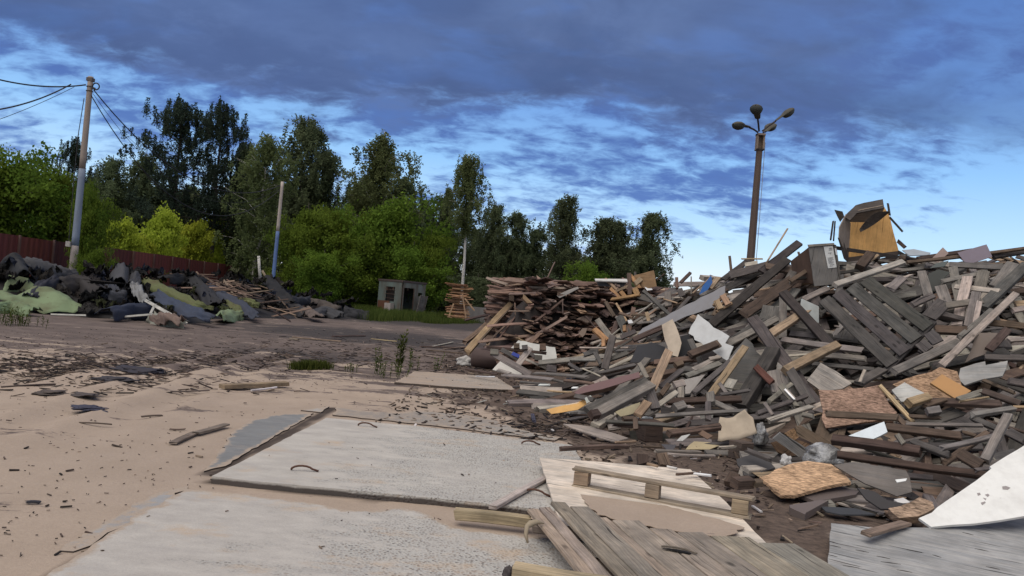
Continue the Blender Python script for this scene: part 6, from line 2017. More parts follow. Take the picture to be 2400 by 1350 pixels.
sand_film('sand', [(1352, 1150), (1420, 1158), (1500, 1172), (1620, 1200), (1700, 1222), (1745, 1236), (1700, 1262), (1640, 1250), (1560, 1240), (1470, 1222), (1400, 1205), (1375, 1180)], .092, 3)
# door of seven boards
door = thing('board_hatch', 'door-like panel of wide weathered grey-brown boards with a splintered hole', 'board panel', ground(1500, 1300, .16))
topl = [(1232, 1193), (1264, 1198), (1285, 1188), (1332, 1200), (1388, 1211), (1430, 1222), (1510, 1234), (1580, 1247), (1660, 1258), (1760, 1268), (1872, 1284)]
zt, zb = .135, .135
dirp = (ground(1428, 1350, zt) - ground(1285, 1190, zt)).normalized()
edges = [ground(*q, zt) for q in topl]
dcols = [(.36, .30, .24), (.33, .275, .225), (.27, .225, .19), (.285, .245, .21), (.36, .30, .235), (.30, .26, .215), (.35, .29, .23), (.295, .25, .205), (.33, .28, .225), (.28, .245, .205)]
for i in range(len(edges) - 1):
    a_, b_ = edges[i], edges[i + 1]
    top_c = (a_ + b_) / 2 + dirp * random.uniform(-.03, .03)
    side = Vector((-dirp.y, dirp.x, 0))
    W = abs((b_ - a_).dot(side))
    L = 1.9
    p1 = top_c; p2 = top_c + dirp * L
    dz = random.uniform(-.004, .004) + (.03 if i in (2, 3) else 0)
    if i == 7:
        pass
    world_plank('door_board', door, p1 + Vector((0, 0, dz)), p2 + Vector((0, 0, dz)), W - .008, .026, jcol(dcols[i], .05), seg=8, jag=.012, bend=.006)
# cross battens beneath
for s in (.25, 1.4):
    p1 = edges[0] + dirp * s - Vector((0, 0, .045)); p2 = edges[-1] + dirp * (s - .1) - Vector((0, 0, .045))
    world_plank('crosspiece', door, p1, p2, .09, .05, (.16, .13, .11))
# splintered hole: dark ragged gap with a lifted lip
hc = ground(1588, 1292, zt + .02)
v, f = sheet_local([(-.085, .012), (-.05, .026), (.0, .024), (.03, .014), (.075, -.022), (.06, -.034), (.02, -.018), (-.03, .0), (-.07, .004)], .004, .003, .02, 4)
Mx = Matrix.Rotation(-.1, 3, 'Z')
Acc().add([tuple(Mx @ Vector(q) + hc + Vector((0, 0, .004))) for q in v], f, (.012, .011, .01)).build('splintered_hole', WOOD, door)
v, f = sheet_local([(-.09, .02), (-.05, .036), (.0, .033), (.035, .022), (.1, -.03), (.11, -.022), (.05, .04), (-.02, .055), (-.09, .04)], .008, .004, .02, 5)
Acc().add([tuple(Mx @ Vector(q) + hc + Vector((0, 0, .012))) for q in v], f, (.22, .18, .14)).build('splinter_lip', WOOD, door)
# knotted rag at the corner
a = Acc()
kc = ground(1243, 1228, zt + .03)
for (x, y, z, r_) in ((0, 0, 0, .028), (.035, .012, .005, .022), (-.022, -.03, -.012, .02)):
    pass
pts = [kc + Vector((.085, .028, .0)), kc + Vector((.04, .016, .012)), kc, kc + Vector((-.02, -.025, -.01)), kc + Vector((-.025, -.06, -.05)), kc + Vector((-.01, -.085, -.09))]
a.tube(pts, [.004, .017, .022, .017, .013, .006], (.33, .27, .19), 7)
o = a.build('knotted_rag', CARD, None, True, origin=tuple(kc)); tag(o, 'beige rag knotted round the corner of the board door', 'rag')

for nm, a_, b_, z, W, T, tone, lab in (
        ('beam', (1068, 1203), (1240, 1222), .075, .075, .07, (.40, .31, .21), 'tan squared beam poking out from under the board door'),
        ('beam', (1205, 1337), (1420, 1372), .20, .10, .06, (.42, .32, .22), 'tan beam with a torn dark end along the bottom edge of the view'),
        ('batten', (1155, 1188), (1284, 1117), .075, .062, .03, (.44, .385, .345), 'pinkish pale batten leaning off the plywood onto the large concrete slab'),
        ('batten', (520, 906), (672, 899), .05, .13, .06, (.30, .225, .15), 'thick weathered board lying alone on open sand'),
        ('batten', (590, 915), (648, 908), .03, .035, .02, (.7, .69, .66), 'thin white strip beside the thick weathered board on open sand'),
        ('plank', (405, 1038), (462, 1012), .02, .075, .018, (.20, .16, .135), 'near half of a snapped brown board lying on open sand'),
        ('plank', (458, 1015), (530, 995), .03, .075, .018, (.22, .175, .15), 'far half of a snapped brown board lying on open sand'),
        ('batten', (186, 990), (262, 994), .015, .02, .012, (.12, .09, .075), 'thin dark stick on bare sand at the yard side'),
        ('batten', (2, 907), (130, 900), .02, .035, .02, (.09, .065, .055), 'long thin dark stick at the edge of the sandy yard'),
        ('batten', (332, 976), (380, 973), .015, .035, .015, (.14, .105, .085), 'short brown stick chip in mid yard'),
        ('batten', (398, 1006), (434, 1006), .012, .02, .012, (.12, .09, .075), 'tiny brown stick before the snapped board'),
        ('batten', (280, 860), (355, 860), .02, .06, .02, (.20, .165, .14), 'flat brown lath beyond the dark rag'),
        ('batten', (60, 1176), (94, 1176), .012, .03, .012, (.04, .04, .05), 'small black splinter nearest the lower edge of the sand'),
        ('batten', (685, 790), (800, 800), .03, .09, .03, (.28, .21, .155), 'long tan lath on the black patch of ground'),
        ('batten', (680, 793), (700, 796), .03, .09, .03, (.26, .20, .155), 'short tan lath end beside the long tan lath'),
        ('batten', (1015, 812), (1062, 802), .03, .06, .03, (.42, .38, .34), 'pale lath pointing at the leaning bark slabs'),
        ('batten', (780, 788), (855, 787), .03, .09, .03, (.10, .06, .05), 'dark red lath at the far side of the black patch'),
        ('batten', (870, 794), (930, 800), .03, .05, .02, (.5, .4, .22), 'straw-coloured lath on the far ground before the hut'),
        ('batten', (490, 915), (400, 918), .015, .03, .015, (.17, .13, .11), 'thin brown stick trailing from the thick weathered board'),
        ('batten', (985, 812), (1090, 815), .03, .07, .03, (.15, .10, .085), 'reddish lath before the leaning bark slabs'),
        ('batten', (1000, 820), (1085, 828), .03, .06, .03, (.17, .12, .10), 'second reddish lath before the leaning bark slabs'),
        ('batten', (1040, 818), (1105, 812), .03, .06, .03, (.22, .17, .14), 'brown lath touching the foot of the leaning bark slabs'),
        ('plank', (1248, 972), (1252, 988), .02, .05, .03, (.06, .06, .085), 'small bluish dark offcut on sand near the yellow sheet'),
):
    p1, p2 = ground(*a_, z), ground(*b_, z)
    o = plank_obj(nm, p1, p2, W, T, jcol(tone, .05), (0, 0, 1), seg=6, jag=.012, bend=.004)
    tag(o, lab, {'beam': 'beam', 'batten': 'batten', 'plank': 'plank'}[nm], 'loose pieces lying about the yard')
# angle bracket of tan ply on the grey plywood
ab = thing('angle_bracket', 'small bracket of two joined tan boards on the grey plywood', 'bracket', ground(*px(7, 1290, 880), .1))
p1, p2 = ground(*px(7, 1130, 862), .14), ground(*px(7, 1450, 775), .14)
world_plank('top_strip', ab, p1, p2, .075, .03, (.22, .165, .13), seg=3)
part_poly('gusset', ab, 7, [(1180, 895), (1290, 845), (1400, 812), (1418, 930), (1350, 925), (1240, 925)], 5.62, (.38, .26, .16), PLY, .012, .004, 20)
# dark rag on the yard
for (xx, yy, s, col, lab) in (((325, 872, .22, (.04, .036, .045), 'black crumpled felt rag on the sandy yard'),) + ((275, 893, .16, (.045, .04, .045), 'smaller black felt scrap next to the black rag'), (208, 962, .12, (.05, .05, .075), 'bluish black scrap on sand in mid yard'), (120, 925, .12, (.09, .07, .06), 'dark brown clod in the wheel track'), (198, 930, .10, (.08, .065, .06), 'dark clod beside the wheel track'))):
    q = ground(xx, yy)
    blob('felt_scrap', (q.x, q.y, .02), (s * 1.4, s, s * .22), col, FELT, lab, 'scrap', xx * .1, .7)
q = ground(1195, 1338, .2)
blob('torn_felt', (q.x, q.y, .17), (.03, .03, .045), (.06, .05, .05), FELT, 'torn dark scrap hooked on the end of the bottom tan beam', 'scrap', 6.6, .6)

# ------------------------------------------------------------------ leaning bark slabs on the brown heap and sticks over it
for (c, x1, y1, x2, y2, w, T, col, lab, d1, d2) in (
        (3, 165, 885, 545, 480, 58, .10, (.36, .255, .155), 'long tan bark slab leaning against the yard end of the brown heap', 18.4, 20.0),
        (3, 140, 815, 340, 650, 40, .10, (.21, .15, .115), 'barky slab leaning behind the long tan bark slab', 19.2, 20.4),
        (3, 330, 650, 530, 430, 34, .09, (.13, .095, .08), 'dark bark slab high on the yard end of the brown heap', 20.3, 21.0),
        (3, 270, 800, 580, 470, 14, .05, (.17, .12, .095), 'thin brown pole leaning beside the long tan bark slab', 18.6, 20.0),
        (3, 330, 820, 590, 580, 16, .05, (.15, .11, .09), 'thin pole leaning lower on the brown heap', 18.4, 19.2),
        (3, 430, 790, 600, 560, 14, .04, (.15, .105, .085), 'thin pole leaning in the middle of the brown heap', 18.3, 19.2),
        (3, 740, 640, 980, 455, 18, .05, (.13, .09, .075), 'long dark pole lying diagonally across the brown heap', 18.2, 18.9),
        (3, 340, 268, 560, 335, 24, .06, (.33, .26, .215), 'pale slab strip jutting out over the yard end of the crest', 20.6, 20.2),
        (3, 335, 325, 520, 382, 12, .04, (.28, .21, .17), 'thin strip jutting out below the pale slab strip', 20.5, 20.2),
        (3, 450, 323, 720, 322, 12, .04, (.25, .19, .16), 'thin strip lying level along the crest of the brown heap', 20.4, 20.3),
        (3, 560, 266, 725, 335, 12, .04, (.20, .15, .125), 'thin strip rising off the crest of the brown heap', 20.6, 20.2),
        (3, 762, 255, 880, 335, 18, .05, (.34, .25, .19), 'tan strip sticking up from the crest of the brown heap', 20.6, 20.3),
        (3, 830, 305, 910, 130, 9, .03, (.25, .185, .15), 'tall thin stick rising highest above the brown heap', 20.4, 20.4),
        (3, 350, 397, 545, 400, 9, .03, (.27, .22, .18), 'thin straight strip jutting out midway up the brown heap', 20.2, 20.0),
        (3, 145, 620, 400, 565, 20, .05, (.08, .055, .05), 'dark pole jutting out low on the yard side of the brown heap', 21.5, 20.8),
        (3, 530, 545, 700, 545, 9, .03, (.27, .20, .16), 'thin level strip on the face of the brown heap', 18.6, 18.4),
        (3, 572, 480, 575, 570, 9, .03, (.24, .17, .13), 'short upright stick near the head of the bark slabs', 19.0, 18.9),
        (3, 530, 400, 760, 390, 20, .05, (.21, .155, .125), 'brown strip lying along the upper face of the brown heap', 19.3, 19.2),
        (3, 700, 345, 1100, 350, 22, .05, (.30, .24, .20), 'long pale strip along the crest beside the flat grey plank', 19.6, 19.4),
        (3, 1040, 345, 1180, 320, 12, .04, (.30, .23, .17), 'short tan strip at the inner end of the crest', 19.6, 19.6),
        (3, 1180, 590, 1330, 770, 12, .04, (.10, .07, .06), 'thin dark stick slanting over the stacked board ends', 18.0, 17.6),
        (3, 980, 450, 982, 560, 8, .03, (.16, .12, .10), 'thin upright stick in the hollow of the brown heap', 18.5, 18.4),
        (3, 540, 390, 545, 460, 40, .12, (.12, .085, .07), 'dark block end at the top of the long tan bark slab', 19.6, 19.6),
        (3, 640, 420, 700, 480, 36, .08, (.25, .17, .11), 'tan chunk beside the dark block end on the brown heap', 19.0, 18.9),
):
    p1, p2 = at(*px(c, x1, y1), d1), at(*px(c, x2, y2), d2)
    d = (d1 + d2) / 2
    o = plank_obj('slab_board', p1, p2, w / CROPS[c][2] / FPX * d, T, jcol(col, .06), (EYE - p1).normalized() + Vector((0, 0, .6)), seg=7, bend=.02 * (p2 - p1).length, jag=.05)
    tag(o, lab, 'board', MID)

# ------------------------------------------------------------------ the brown board heap itself: rows of bark-edged boards
MLM = [('leaning bark slabs', 1150, 760), ('stacked board ends', 1330, 770), ('flat grey plank', 1330, 685), ('broken pallet', 1230, 840), ('white sheet edge', 1430, 658), ('diagonal dark pole', 1290, 730),
       ('rusty orange timber', 1410, 790), ('maroon drum sheet', 1125, 840), ('bent dark plank', 1425, 830), ('tall thin stick', 1290, 640), ('hollow', 1360, 710), ('tan square board end', 1365, 780)]
cand = []
for k in range(1500):
    x = random.uniform(-.9, 4.6); y = random.uniform(18.0, 23.5) if random.random() < .5 else random.uniform(18.0, 19.7)
    hz = float(h_mid(x, y)[0])
    if hz < .08:
        continue
    face = y < 19.7
    if face:
        z = random.uniform(.05, max(.1, hz + .12))
        y = 17.95 + 1.35 * z / 2.2 + random.uniform(-.28, .2)
    else:
        z = hz + random.uniform(-.25, .10)
    if face and x < .45 and random.random() < .9:
        continue
    endon = face and x > .2 + random.uniform(-.5, .5)
    L = random.uniform(.9, 2.4)
    if endon:
        yaw = PI / 2 + random.gauss(.15, .22); pit = random.gauss(.02, .10)
        W, T = random.uniform(.10, .26), random.uniform(.02, .06)
    else:
        yaw = random.gauss(.1, .55) if not face else random.gauss(.35, .5)
        pit = random.gauss(0, .08) if not face else random.gauss(.25 if x < .6 else -.02, .25)
        W, T = random.uniform(.06, .2), random.uniform(.02, .05)
    ax = Vector((math.cos(yaw) * math.cos(pit), math.sin(yaw) * math.cos(pit), math.sin(pit)))
    c = Vector((x, y, max(.06, z)))
    if not endon and c.x - L / 2 < -.75:
        c.x = -.75 + L / 2 + random.uniform(0, .3)
    if endon:
        c += ax * (L / 2 - random.uniform(.0, .25))
    cand.append((c, ax, L, W, T, endon, (c - ax * L / 2 * (1 if endon else 0)).y - .5 * z))
cand.sort(key=lambda q: q[6])
stuff = Acc()
BR = [(.155, .098, .076), (.20, .132, .104), (.26, .178, .142), (.095, .064, .054), (.34, .235, .18), (.20, .145, .126), (.40, .28, .185)]
BW = ['brown', 'mid-brown', 'light brown', 'dark brown', 'tan', 'purplish brown', 'straw-coloured']
nobj = 0
for (c, ax, L, W, T, endon, key) in cand:
    i_ = random.choices(range(7), (5, 5, 4, 4, 2, 4, 1))[0]
    col = jcol(BR[i_], .2)
    nrm = Vector((random.gauss(0, .35), random.gauss(0, .2) - (0 if endon else .5), 1))
    p1, p2 = c - ax * L / 2, c + ax * L / 2
    if nobj < 255:
        o = plank_obj('slab_board', p1, p2, W, T, col, nrm, seg=5, jag=.05, bend=.015, twist=random.uniform(-.15, .15), taper=random.uniform(0, .35))
        e = p1 if endon else c
        lab = auto_label(o, BW[i_], ('thin' if W < .1 else 'wide' if W > .19 else ''), 'board end' if endon else 'board strip', e - Vector((.2, 0, 0)) if endon else p1, e + Vector((.2, 0, random.uniform(-.1, .1))) if endon else p2, MLM)
        tag(o, ' '.join(lab.split()), 'board', MID)
        nobj += 1
    else:
        v, f, uv = plank_geo(L, W, T, 4, .015, .05)
        Mx = basis(ax, nrm)
        stuff.add([tuple(Mx @ Vector(q) + c) for q in v], f, col, uv)
struct(stuff.build('board_heap_filling', WOOD, origin=(2, 21, 0)), 'stuff')
# solid dark heart so that no daylight shows through
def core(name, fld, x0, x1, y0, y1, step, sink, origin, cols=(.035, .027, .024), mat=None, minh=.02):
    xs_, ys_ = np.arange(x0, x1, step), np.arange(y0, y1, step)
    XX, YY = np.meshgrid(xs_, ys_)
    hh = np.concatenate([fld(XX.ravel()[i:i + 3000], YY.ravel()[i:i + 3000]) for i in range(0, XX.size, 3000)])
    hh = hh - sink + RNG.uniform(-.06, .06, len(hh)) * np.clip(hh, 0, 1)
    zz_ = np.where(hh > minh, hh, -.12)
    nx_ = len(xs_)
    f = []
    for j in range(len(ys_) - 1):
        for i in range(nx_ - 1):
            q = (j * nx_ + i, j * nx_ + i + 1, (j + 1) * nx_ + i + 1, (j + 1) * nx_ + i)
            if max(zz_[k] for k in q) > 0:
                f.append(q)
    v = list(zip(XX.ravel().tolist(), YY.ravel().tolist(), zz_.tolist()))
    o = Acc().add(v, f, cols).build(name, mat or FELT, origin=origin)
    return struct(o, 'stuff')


core('shade_toned_rubble', h_mid, -1.6, 7, 17.6, 29, .22, .42, (2, 21, 0))
core('shade_toned_rubble', _right, -1, 20, 5, 27, .2, .70, (6, 12, 0), (.02, .016, .014))  # near-black core colour stands in for shade in the gaps between boards

# ------------------------------------------------------------------ the many other boards of the big heap
cand = []
tries = 0
while len(cand) < 1550 and tries < 30000:
    tries += 1
    d = random.uniform(6, 19)
    u = random.uniform(1180, 2450) if random.random() < .8 else random.uniform(2400, 3100)
    x = (u - 1200) / FPX * d; y = d
    if u < 1390 and 780 < project((x, y, max(0, float(_right(x, y)[0]))))[1] < 900:
        continue
    hz = float(_right(x, y)[0])
    if hz < .03 or hz > 4 or (y > 17.5 and random.random() < .5):
        continue
    nn = fnormal(_right, x, y)
    if nn.y > .25 and random.random() < .8:
        continue
    kind = random.choices(('plank', 'batten', 'beam', 'wood_block', 'board'), (54, 16, 15, 4, 13))[0]
    if kind == 'board':
        L, W, T = random.uniform(.4, 1.1), random.uniform(.22, .42), random.uniform(.012, .025)
    elif kind == 'plank':
        L, W, T = random.uniform(.6, 2.1), random.uniform(.09, .20), random.uniform(.02, .045)
    elif kind == 'batten':
        L, W, T = random.uniform(.5, 1.9), random.uniform(.03, .06), random.uniform(.015, .035)
    elif kind == 'beam':
        L, W, T = random.uniform(.8, 2.4), random.uniform(.08, .13), random.uniform(.06, .11)
    else:
        L, W, T = random.uniform(.10, .18), random.uniform(.07, .1), random.uniform(.06, .1)
    dep = random.random() ** 1.2
    lift = -.02 - .56 * dep
    yaw = random.gauss(.35, .75)
    ax = Vector((math.cos(yaw), math.sin(yaw), 0))
    ax = ax - nn * ax.dot(nn)
    ax = (ax.normalized() + Vector((0, 0, random.gauss(0, .15)))).normalized()
    if hz < .22:
        ax.z *= .2; ax.normalize(); L *= .75; lift = min(lift, .05)
    c = Vector((x, y, max(T * .6, hz + lift)))
    # keep the ends out of the ground
    lowest = c.z - abs(ax.z) * L / 2
    if lowest < .02:
        c.z += .02 - lowest
    tone = random.choices(('grey', 'slate', 'dark', 'pale', 'brown', 'tan', 'umber', 'red'), (24, 25, 14, 10, 15, 5, 9, 0))[0]
    cand.append((lift + (0.06 if y < 12 else 0) - .012 * max(0, y - 15), c, ax, L, W, T, nn, kind, tone))
cand.sort(key=lambda q: -q[0])
cnt = {'plank': 0, 'batten': 0, 'beam': 0, 'wood_block': 0, 'board': 0}
for q in H:
    cnt[q[9]] += 1
LIM = {'board': 120, 'plank': 292, 'batten': 150, 'beam': 120, 'wood_block': 130}
cnt['plank'] += 45; cnt['batten'] += 30
rub = Acc()
for (_, c, ax, L, W, T, nn, kind, tone) in cand:
    nrm = nn + Vector((random.gauss(0, .3), random.gauss(-.25, .3), random.gauss(0, .2)))
    col = jcol(TONE[tone], .22)
    p1, p2 = c - ax * L / 2, c + ax * L / 2
    u, v_, d_ = project(c)
    if cnt[kind] < LIM[kind] and -10 < u < 2410 and v_ < 1350:
        cnt[kind] += 1
        o = plank_obj(kind, p1, p2, W, T, col, nrm, seg=5, jag=(.05 if kind == 'board' else random.choice((.01, .02, .06))), bend=random.uniform(0, .012) * L, twist=random.uniform(-.1, .1))
        tag(o, auto_label(o, TWORD[tone], size_word(L, W) if kind != 'wood_block' else 'small', kind.replace('_', ' '), p1, p2), kind.replace('_', ' '), HEAP)
    else:
        v, f, uv = plank_geo(L, W, T, 4, random.uniform(0, .012) * L, .02)
        Mx = basis(ax, nrm)
        rub.add([tuple(Mx @ Vector(q) + c) for q in v], f, col, uv)
struct(rub.build('timber_rubble', WOOD, origin=(6, 12, 0)), 'stuff')

# ------------------------------------------------------------------ heap of torn roofing felt along the fence
def strip(name, c, pts, w, col, label, roll=.35, T=.02, mat=None, d=None, rib=0.0, seg=5, group='torn felt and sheet pieces in the long dark heap', cat='felt sheet', lift=.15, wob=.085):
    """a floppy strip of sheet that follows points of the photo lying on the heap"""
    P = []
    for i, q in enumerate(pts):
        pp = px(c, *q[:2])
        P.append(at(*pp, q[2]) if len(q) > 2 else hit(*pp, lift, _left, 15, 48))
    fine = []
    for i in range(len(P) - 1):
        for k in range(6):
            fine.append(P[i].lerp(P[i + 1], k / 6))
    fine.append(P[-1])
    for _ in range(2):
        fine = [fine[0]] + [(fine[i - 1] + fine[i] * 2 + fine[i + 1]) / 4 for i in range(1, len(fine) - 1)] + [fine[-1]]
    v, f, uv = [], [], []
    m_ = 13
    sd = random.uniform(0, 99)
    for i, p in enumerate(fine):
        t = (fine[min(i + 1, len(fine) - 1)] - fine[max(i - 1, 0)]).normalized()
        up = ((EYE - p).normalized() * .8 + Vector((0, 0, .6)))
        up = (up - t * up.dot(t)).normalized()
        sdv = t.cross(up)
        ww = w[min(len(w) - 1, int(i / (len(fine) - 1) * (len(w) - 1) + .5))] if isinstance(w, (list, tuple)) else w
        for j in range(m_):
            s = (j / (m_ - 1) - .5)
            off = roll * .8 * ww * (s * s * 4 - .5) * -1 + mnoise.noise((i * .35, s * 3, sd)) * wob * 1.6 + mnoise.noise((i * .9, s * 8, sd + 4)) * (.05 + wob * 1.1)
            if rib:
                off += rib * (1 if (i % 2) else -1)
            ed = mnoise.noise((i * .8, sd, j > 4)) * .08 * ww if j in (0, m_ - 1) else 0
            v.append(tuple(p + sdv * (s * ww + ed) + up * off))
    for i in range(len(fine) - 1):
        for j in range(m_ - 1):
            f.append((i * m_ + j, i * m_ + j + 1, (i + 1) * m_ + j + 1, (i + 1) * m_ + j))
    bm = bmesh.new()
    vs_ = [bm.verts.new(q) for q in v]
    for q in f:
        bm.faces.new([vs_[k] for k in q])
    bmesh.ops.recalc_face_normals(bm, faces=bm.faces)
    bmesh.ops.solidify(bm, geom=bm.faces[:], thickness=T)
    bm.verts.index_update()
    cen = sum(P, Vector()) / len(P)
    o = Acc().add([tuple(q.co) for q in bm.verts], [[q.index for q in ff.verts] for ff in bm.faces], col).build(name, mat or FELT, None, True, origin=tuple(cen))
    bm.free()
    return tag(o, label, cat, group)


GREEN, OLIVE, NAVY, BLK, GRY = (.165, .215, .115), (.10, .112, .045), (.022, .028, .05), (.010, .010, .011), (.026, .027, .030)
PGREEN = plain_material('green_coating', .7, .25, .85, 1.3, (.075, .055, .028), .4)


def lsheet(c, poly, col, label, mat=None, **kw):
    o = sheet_obj('felt_sheet', c, poly, col, mat or FELT, field=_left, thick=.02, **kw)
    return tag(o, label, 'felt sheet', 'torn felt and sheet pieces in the long dark heap')


FG = 'torn felt and sheet pieces in the long dark heap'
o = rippled_sheet('coated_sheet', 1, [(-60, 640), (20, 620), (130, 640), (285, 572), (400, 590), (480, 640), (560, 680), (650, 715), (640, 760), (570, 792), (350, 792), (150, 715), (0, 690), (-60, 680)], GREEN, PGREEN, 26, 0, 22.2, amp=.14, freq=1.4, anchor=(350, 780))
tag(o, 'large pale green coated sheet streaked with brown at the near end of the felt heap', 'felt sheet', FG)
o = rippled_sheet('coated_sheet', 1, [(20, 625), (40, 560), (70, 490), (130, 502), (220, 512), (250, 545), (290, 575), (160, 640)], GREEN, PGREEN, 62, 10, 24.1, amp=.08)
tag(o, 'upright pale green flap behind the large green sheet', 'felt sheet', FG)
strip('coated_sheet', 1, [(-40, 740), (100, 735), (260, 775)], .5, (.16, .22, .12), 'narrow green edge at the very bottom of the large green sheet', .2, mat=PGREEN)
strip('felt_roll', 1, [(95, 350), (130, 420), (190, 510)], .7, GRY, 'thick dark roll of felt leaning up at the near end of the heap', 1.0, lift=.22, wob=.02)
strip('ribbed_sheet', 1, [(190, 410), (330, 425), (470, 465), (620, 485)], [.7, .85, .75, .45], (.06, .06, .066), 'ribbed dark grey sheet draped below the concrete pole', .3, rib=.05, lift=.22, wob=.02)
strip('felt_sheet', 1, [(235, 660), (330, 590), (440, 535)], .55, (.022, .024, .036), 'crumpled navy-black felt bundle lying on the green sheet', .5, lift=.25, wob=.12)
strip('felt_sheet', 1, [(850, 790), (1000, 760), (1180, 755)], .6, NAVY, 'smooth slate-blue sheet folded like a bolster in front of the heap', .6, lift=.25, wob=.03)
strip('coated_sheet', 1, [(1125, 520), (1250, 580), (1400, 655), (1560, 720), (1690, 750)], [.5, .62, .55, .4, .2], OLIVE, 'long olive green strip sweeping down the middle of the felt heap', .3, mat=PGREEN, lift=.25, wob=.03)
strip('felt_sheet', 1, [(1230, 625), (1350, 700), (1480, 765), (1690, 825)], [.5, .65, .6, .35], (.04, .05, .08), 'long slate-blue strip below the long olive strip', .3, lift=.3, wob=.05)
strip('felt_sheet', 1, [(1640, 560), (1730, 640), (1840, 710), (1950, 770), (2030, 825)], [.7, .9, .9, .7, .3], (.04, .046, .066), 'wide slate-blue strip sliding off the far half of the heap', .25, lift=.22, wob=.05)
strip('coated_sheet', 1, [(1770, 700), (1840, 750), (1900, 790)], [.4, .55, .3], OLIVE, 'olive patch beside the wide slate-blue strip', .2, mat=PGREEN, lift=.22)
strip('coated_sheet', 1, [(1730, 820), (1810, 800), (1905, 800)], [.4, .75, .5], (.20, .27, .15), 'small pale green curled piece at the foot of the heap', .5, mat=PGREEN, lift=.2)
strip('coated_sheet', 1, [(1890, 690), (1980, 710), (2050, 730)], [.4, .5, .3], (.135, .15, .06), 'dull olive piece near the brown stick pile', .4, mat=PGREEN, lift=.35)
strip('felt_sheet', 1, [(1210, 820), (1330, 860), (1465, 875)], [.5, .75, .4], (.24, .24, .20), 'pale grey curled sheet lying foremost before the felt heap', .6, lift=.12)
strip('felt_sheet', 1, [(1200, 815), (1320, 830), (1440, 850)], [.25, .4, .3], (.17, .12, .10), 'brownish curled sheet inside the pale grey curled sheet', .6, lift=.25)
strip('felt_roll', 1, [(960, 445), (940, 560)], .7, (.055, .055, .06), 'upright grey felt roll in the middle of the heap crest', .9, lift=.22)
strip('felt_roll', 1, [(1085, 480), (1040, 570)], .5, (.045, .045, .05), 'torn grey felt roll next to the upright roll', .7, lift=.3)
strip('felt_sheet', 1, [(860, 560), (900, 640), (1000, 650)], .55, (.045, .048, .06), 'grey-blue felt fold below the upright roll', .4, lift=.22)
strip('felt_sheet', 1, [(480, 560), (640, 540), (800, 620)], .8, (.032, .028, .028), 'black-brown felt sheet sagging behind the navy bundle', .4, lift=.25)
strip('felt_sheet', 1, [(1300, 520), (1480, 490), (1620, 530)], .6, BLK, 'black felt sheet along the crest past the long olive strip', .4, lift=.35)
strip('felt_sheet', 1, [(1480, 490), (1620, 600), (1700, 730)], .7, (.022, .022, .025), 'black felt sheet hanging beside the wide slate-blue strip', .3, lift=.25)
strip('felt_sheet', 1, [(1070, 545), (1100, 640), (1150, 690)], .35, (.20, .20, .20), 'grey sheet edge showing a pale layered seam', .2, lift=.5)
strip('felt_sheet', 2, [(90, 340), (170, 440), (260, 540)], .8, BLK, 'black felt sheet sliding down the tail of the heap', .3, lift=.35)
strip('felt_roll', 2, [(265, 520), (340, 525), (420, 520)], .6, (.03, .032, .04), 'dark felt roll at the tail end of the heap', .8, lift=.25)
strip('felt_sheet', 2, [(200, 560), (310, 580), (400, 620)], .8, (.03, .028, .03), 'black felt sheet low at the tail of the heap', .3, lift=.2)
strip('felt_sheet', 2, [(430, 540), (520, 560), (640, 600)], .8, (.075, .06, .052), 'brownish felt sheet stretched along the tail of the heap', .25, lift=.25)
strip('felt_sheet', 2, [(470, 620), (560, 600), (660, 640)], .7, (.05, .05, .055), 'grey felt sheet flat at the tail of the heap', .25, lift=.2)
strip('felt_sheet', 2, [(690, 600), (780, 620), (890, 640)], .7, (.026, .026, .03), 'last black felt sheet at the tip of the long heap', .3, lift=.15)
strip('felt_sheet', 2, [(370, 590), (430, 610), (490, 640)], .6, (.13, .10, .085), 'tan-edged felt strip near the tail end', .3, lift=.3)
o = plank_obj('batten', at(*px(1, 1150, 688), 23.2), at(*px(1, 1475, 872), 21.8), .10, .03, (.44, .43, .40), (0, -1, .6)); tag(o, 'long pale lath lying across the front of the felt heap', 'batten')
o = plank_obj('batten', at(*px(1, 1192, 792), 22.6), at(*px(1, 1228, 718), 22.9), .08, .03, (.44, .43, .40), (0, -1, .4)); tag(o, 'short pale lath crossing the long pale lath', 'batten')
o = plank_obj('batten', at(*px(1, 880, 828), 22.0), at(*px(1, 1210, 798), 22.3), .07, .03, (.42, .41, .38), (0, -1, .8)); tag(o, 'pale lath edging the front of the slate-blue bolster', 'batten')
o = plank_obj('batten', at(*px(1, 400, 800), 22.0), at(*px(1, 680, 808), 22.2), .06, .03, (.40, .40, .37), (0, -1, .8)); tag(o, 'pale lath on the ground along the large green sheet', 'batten')
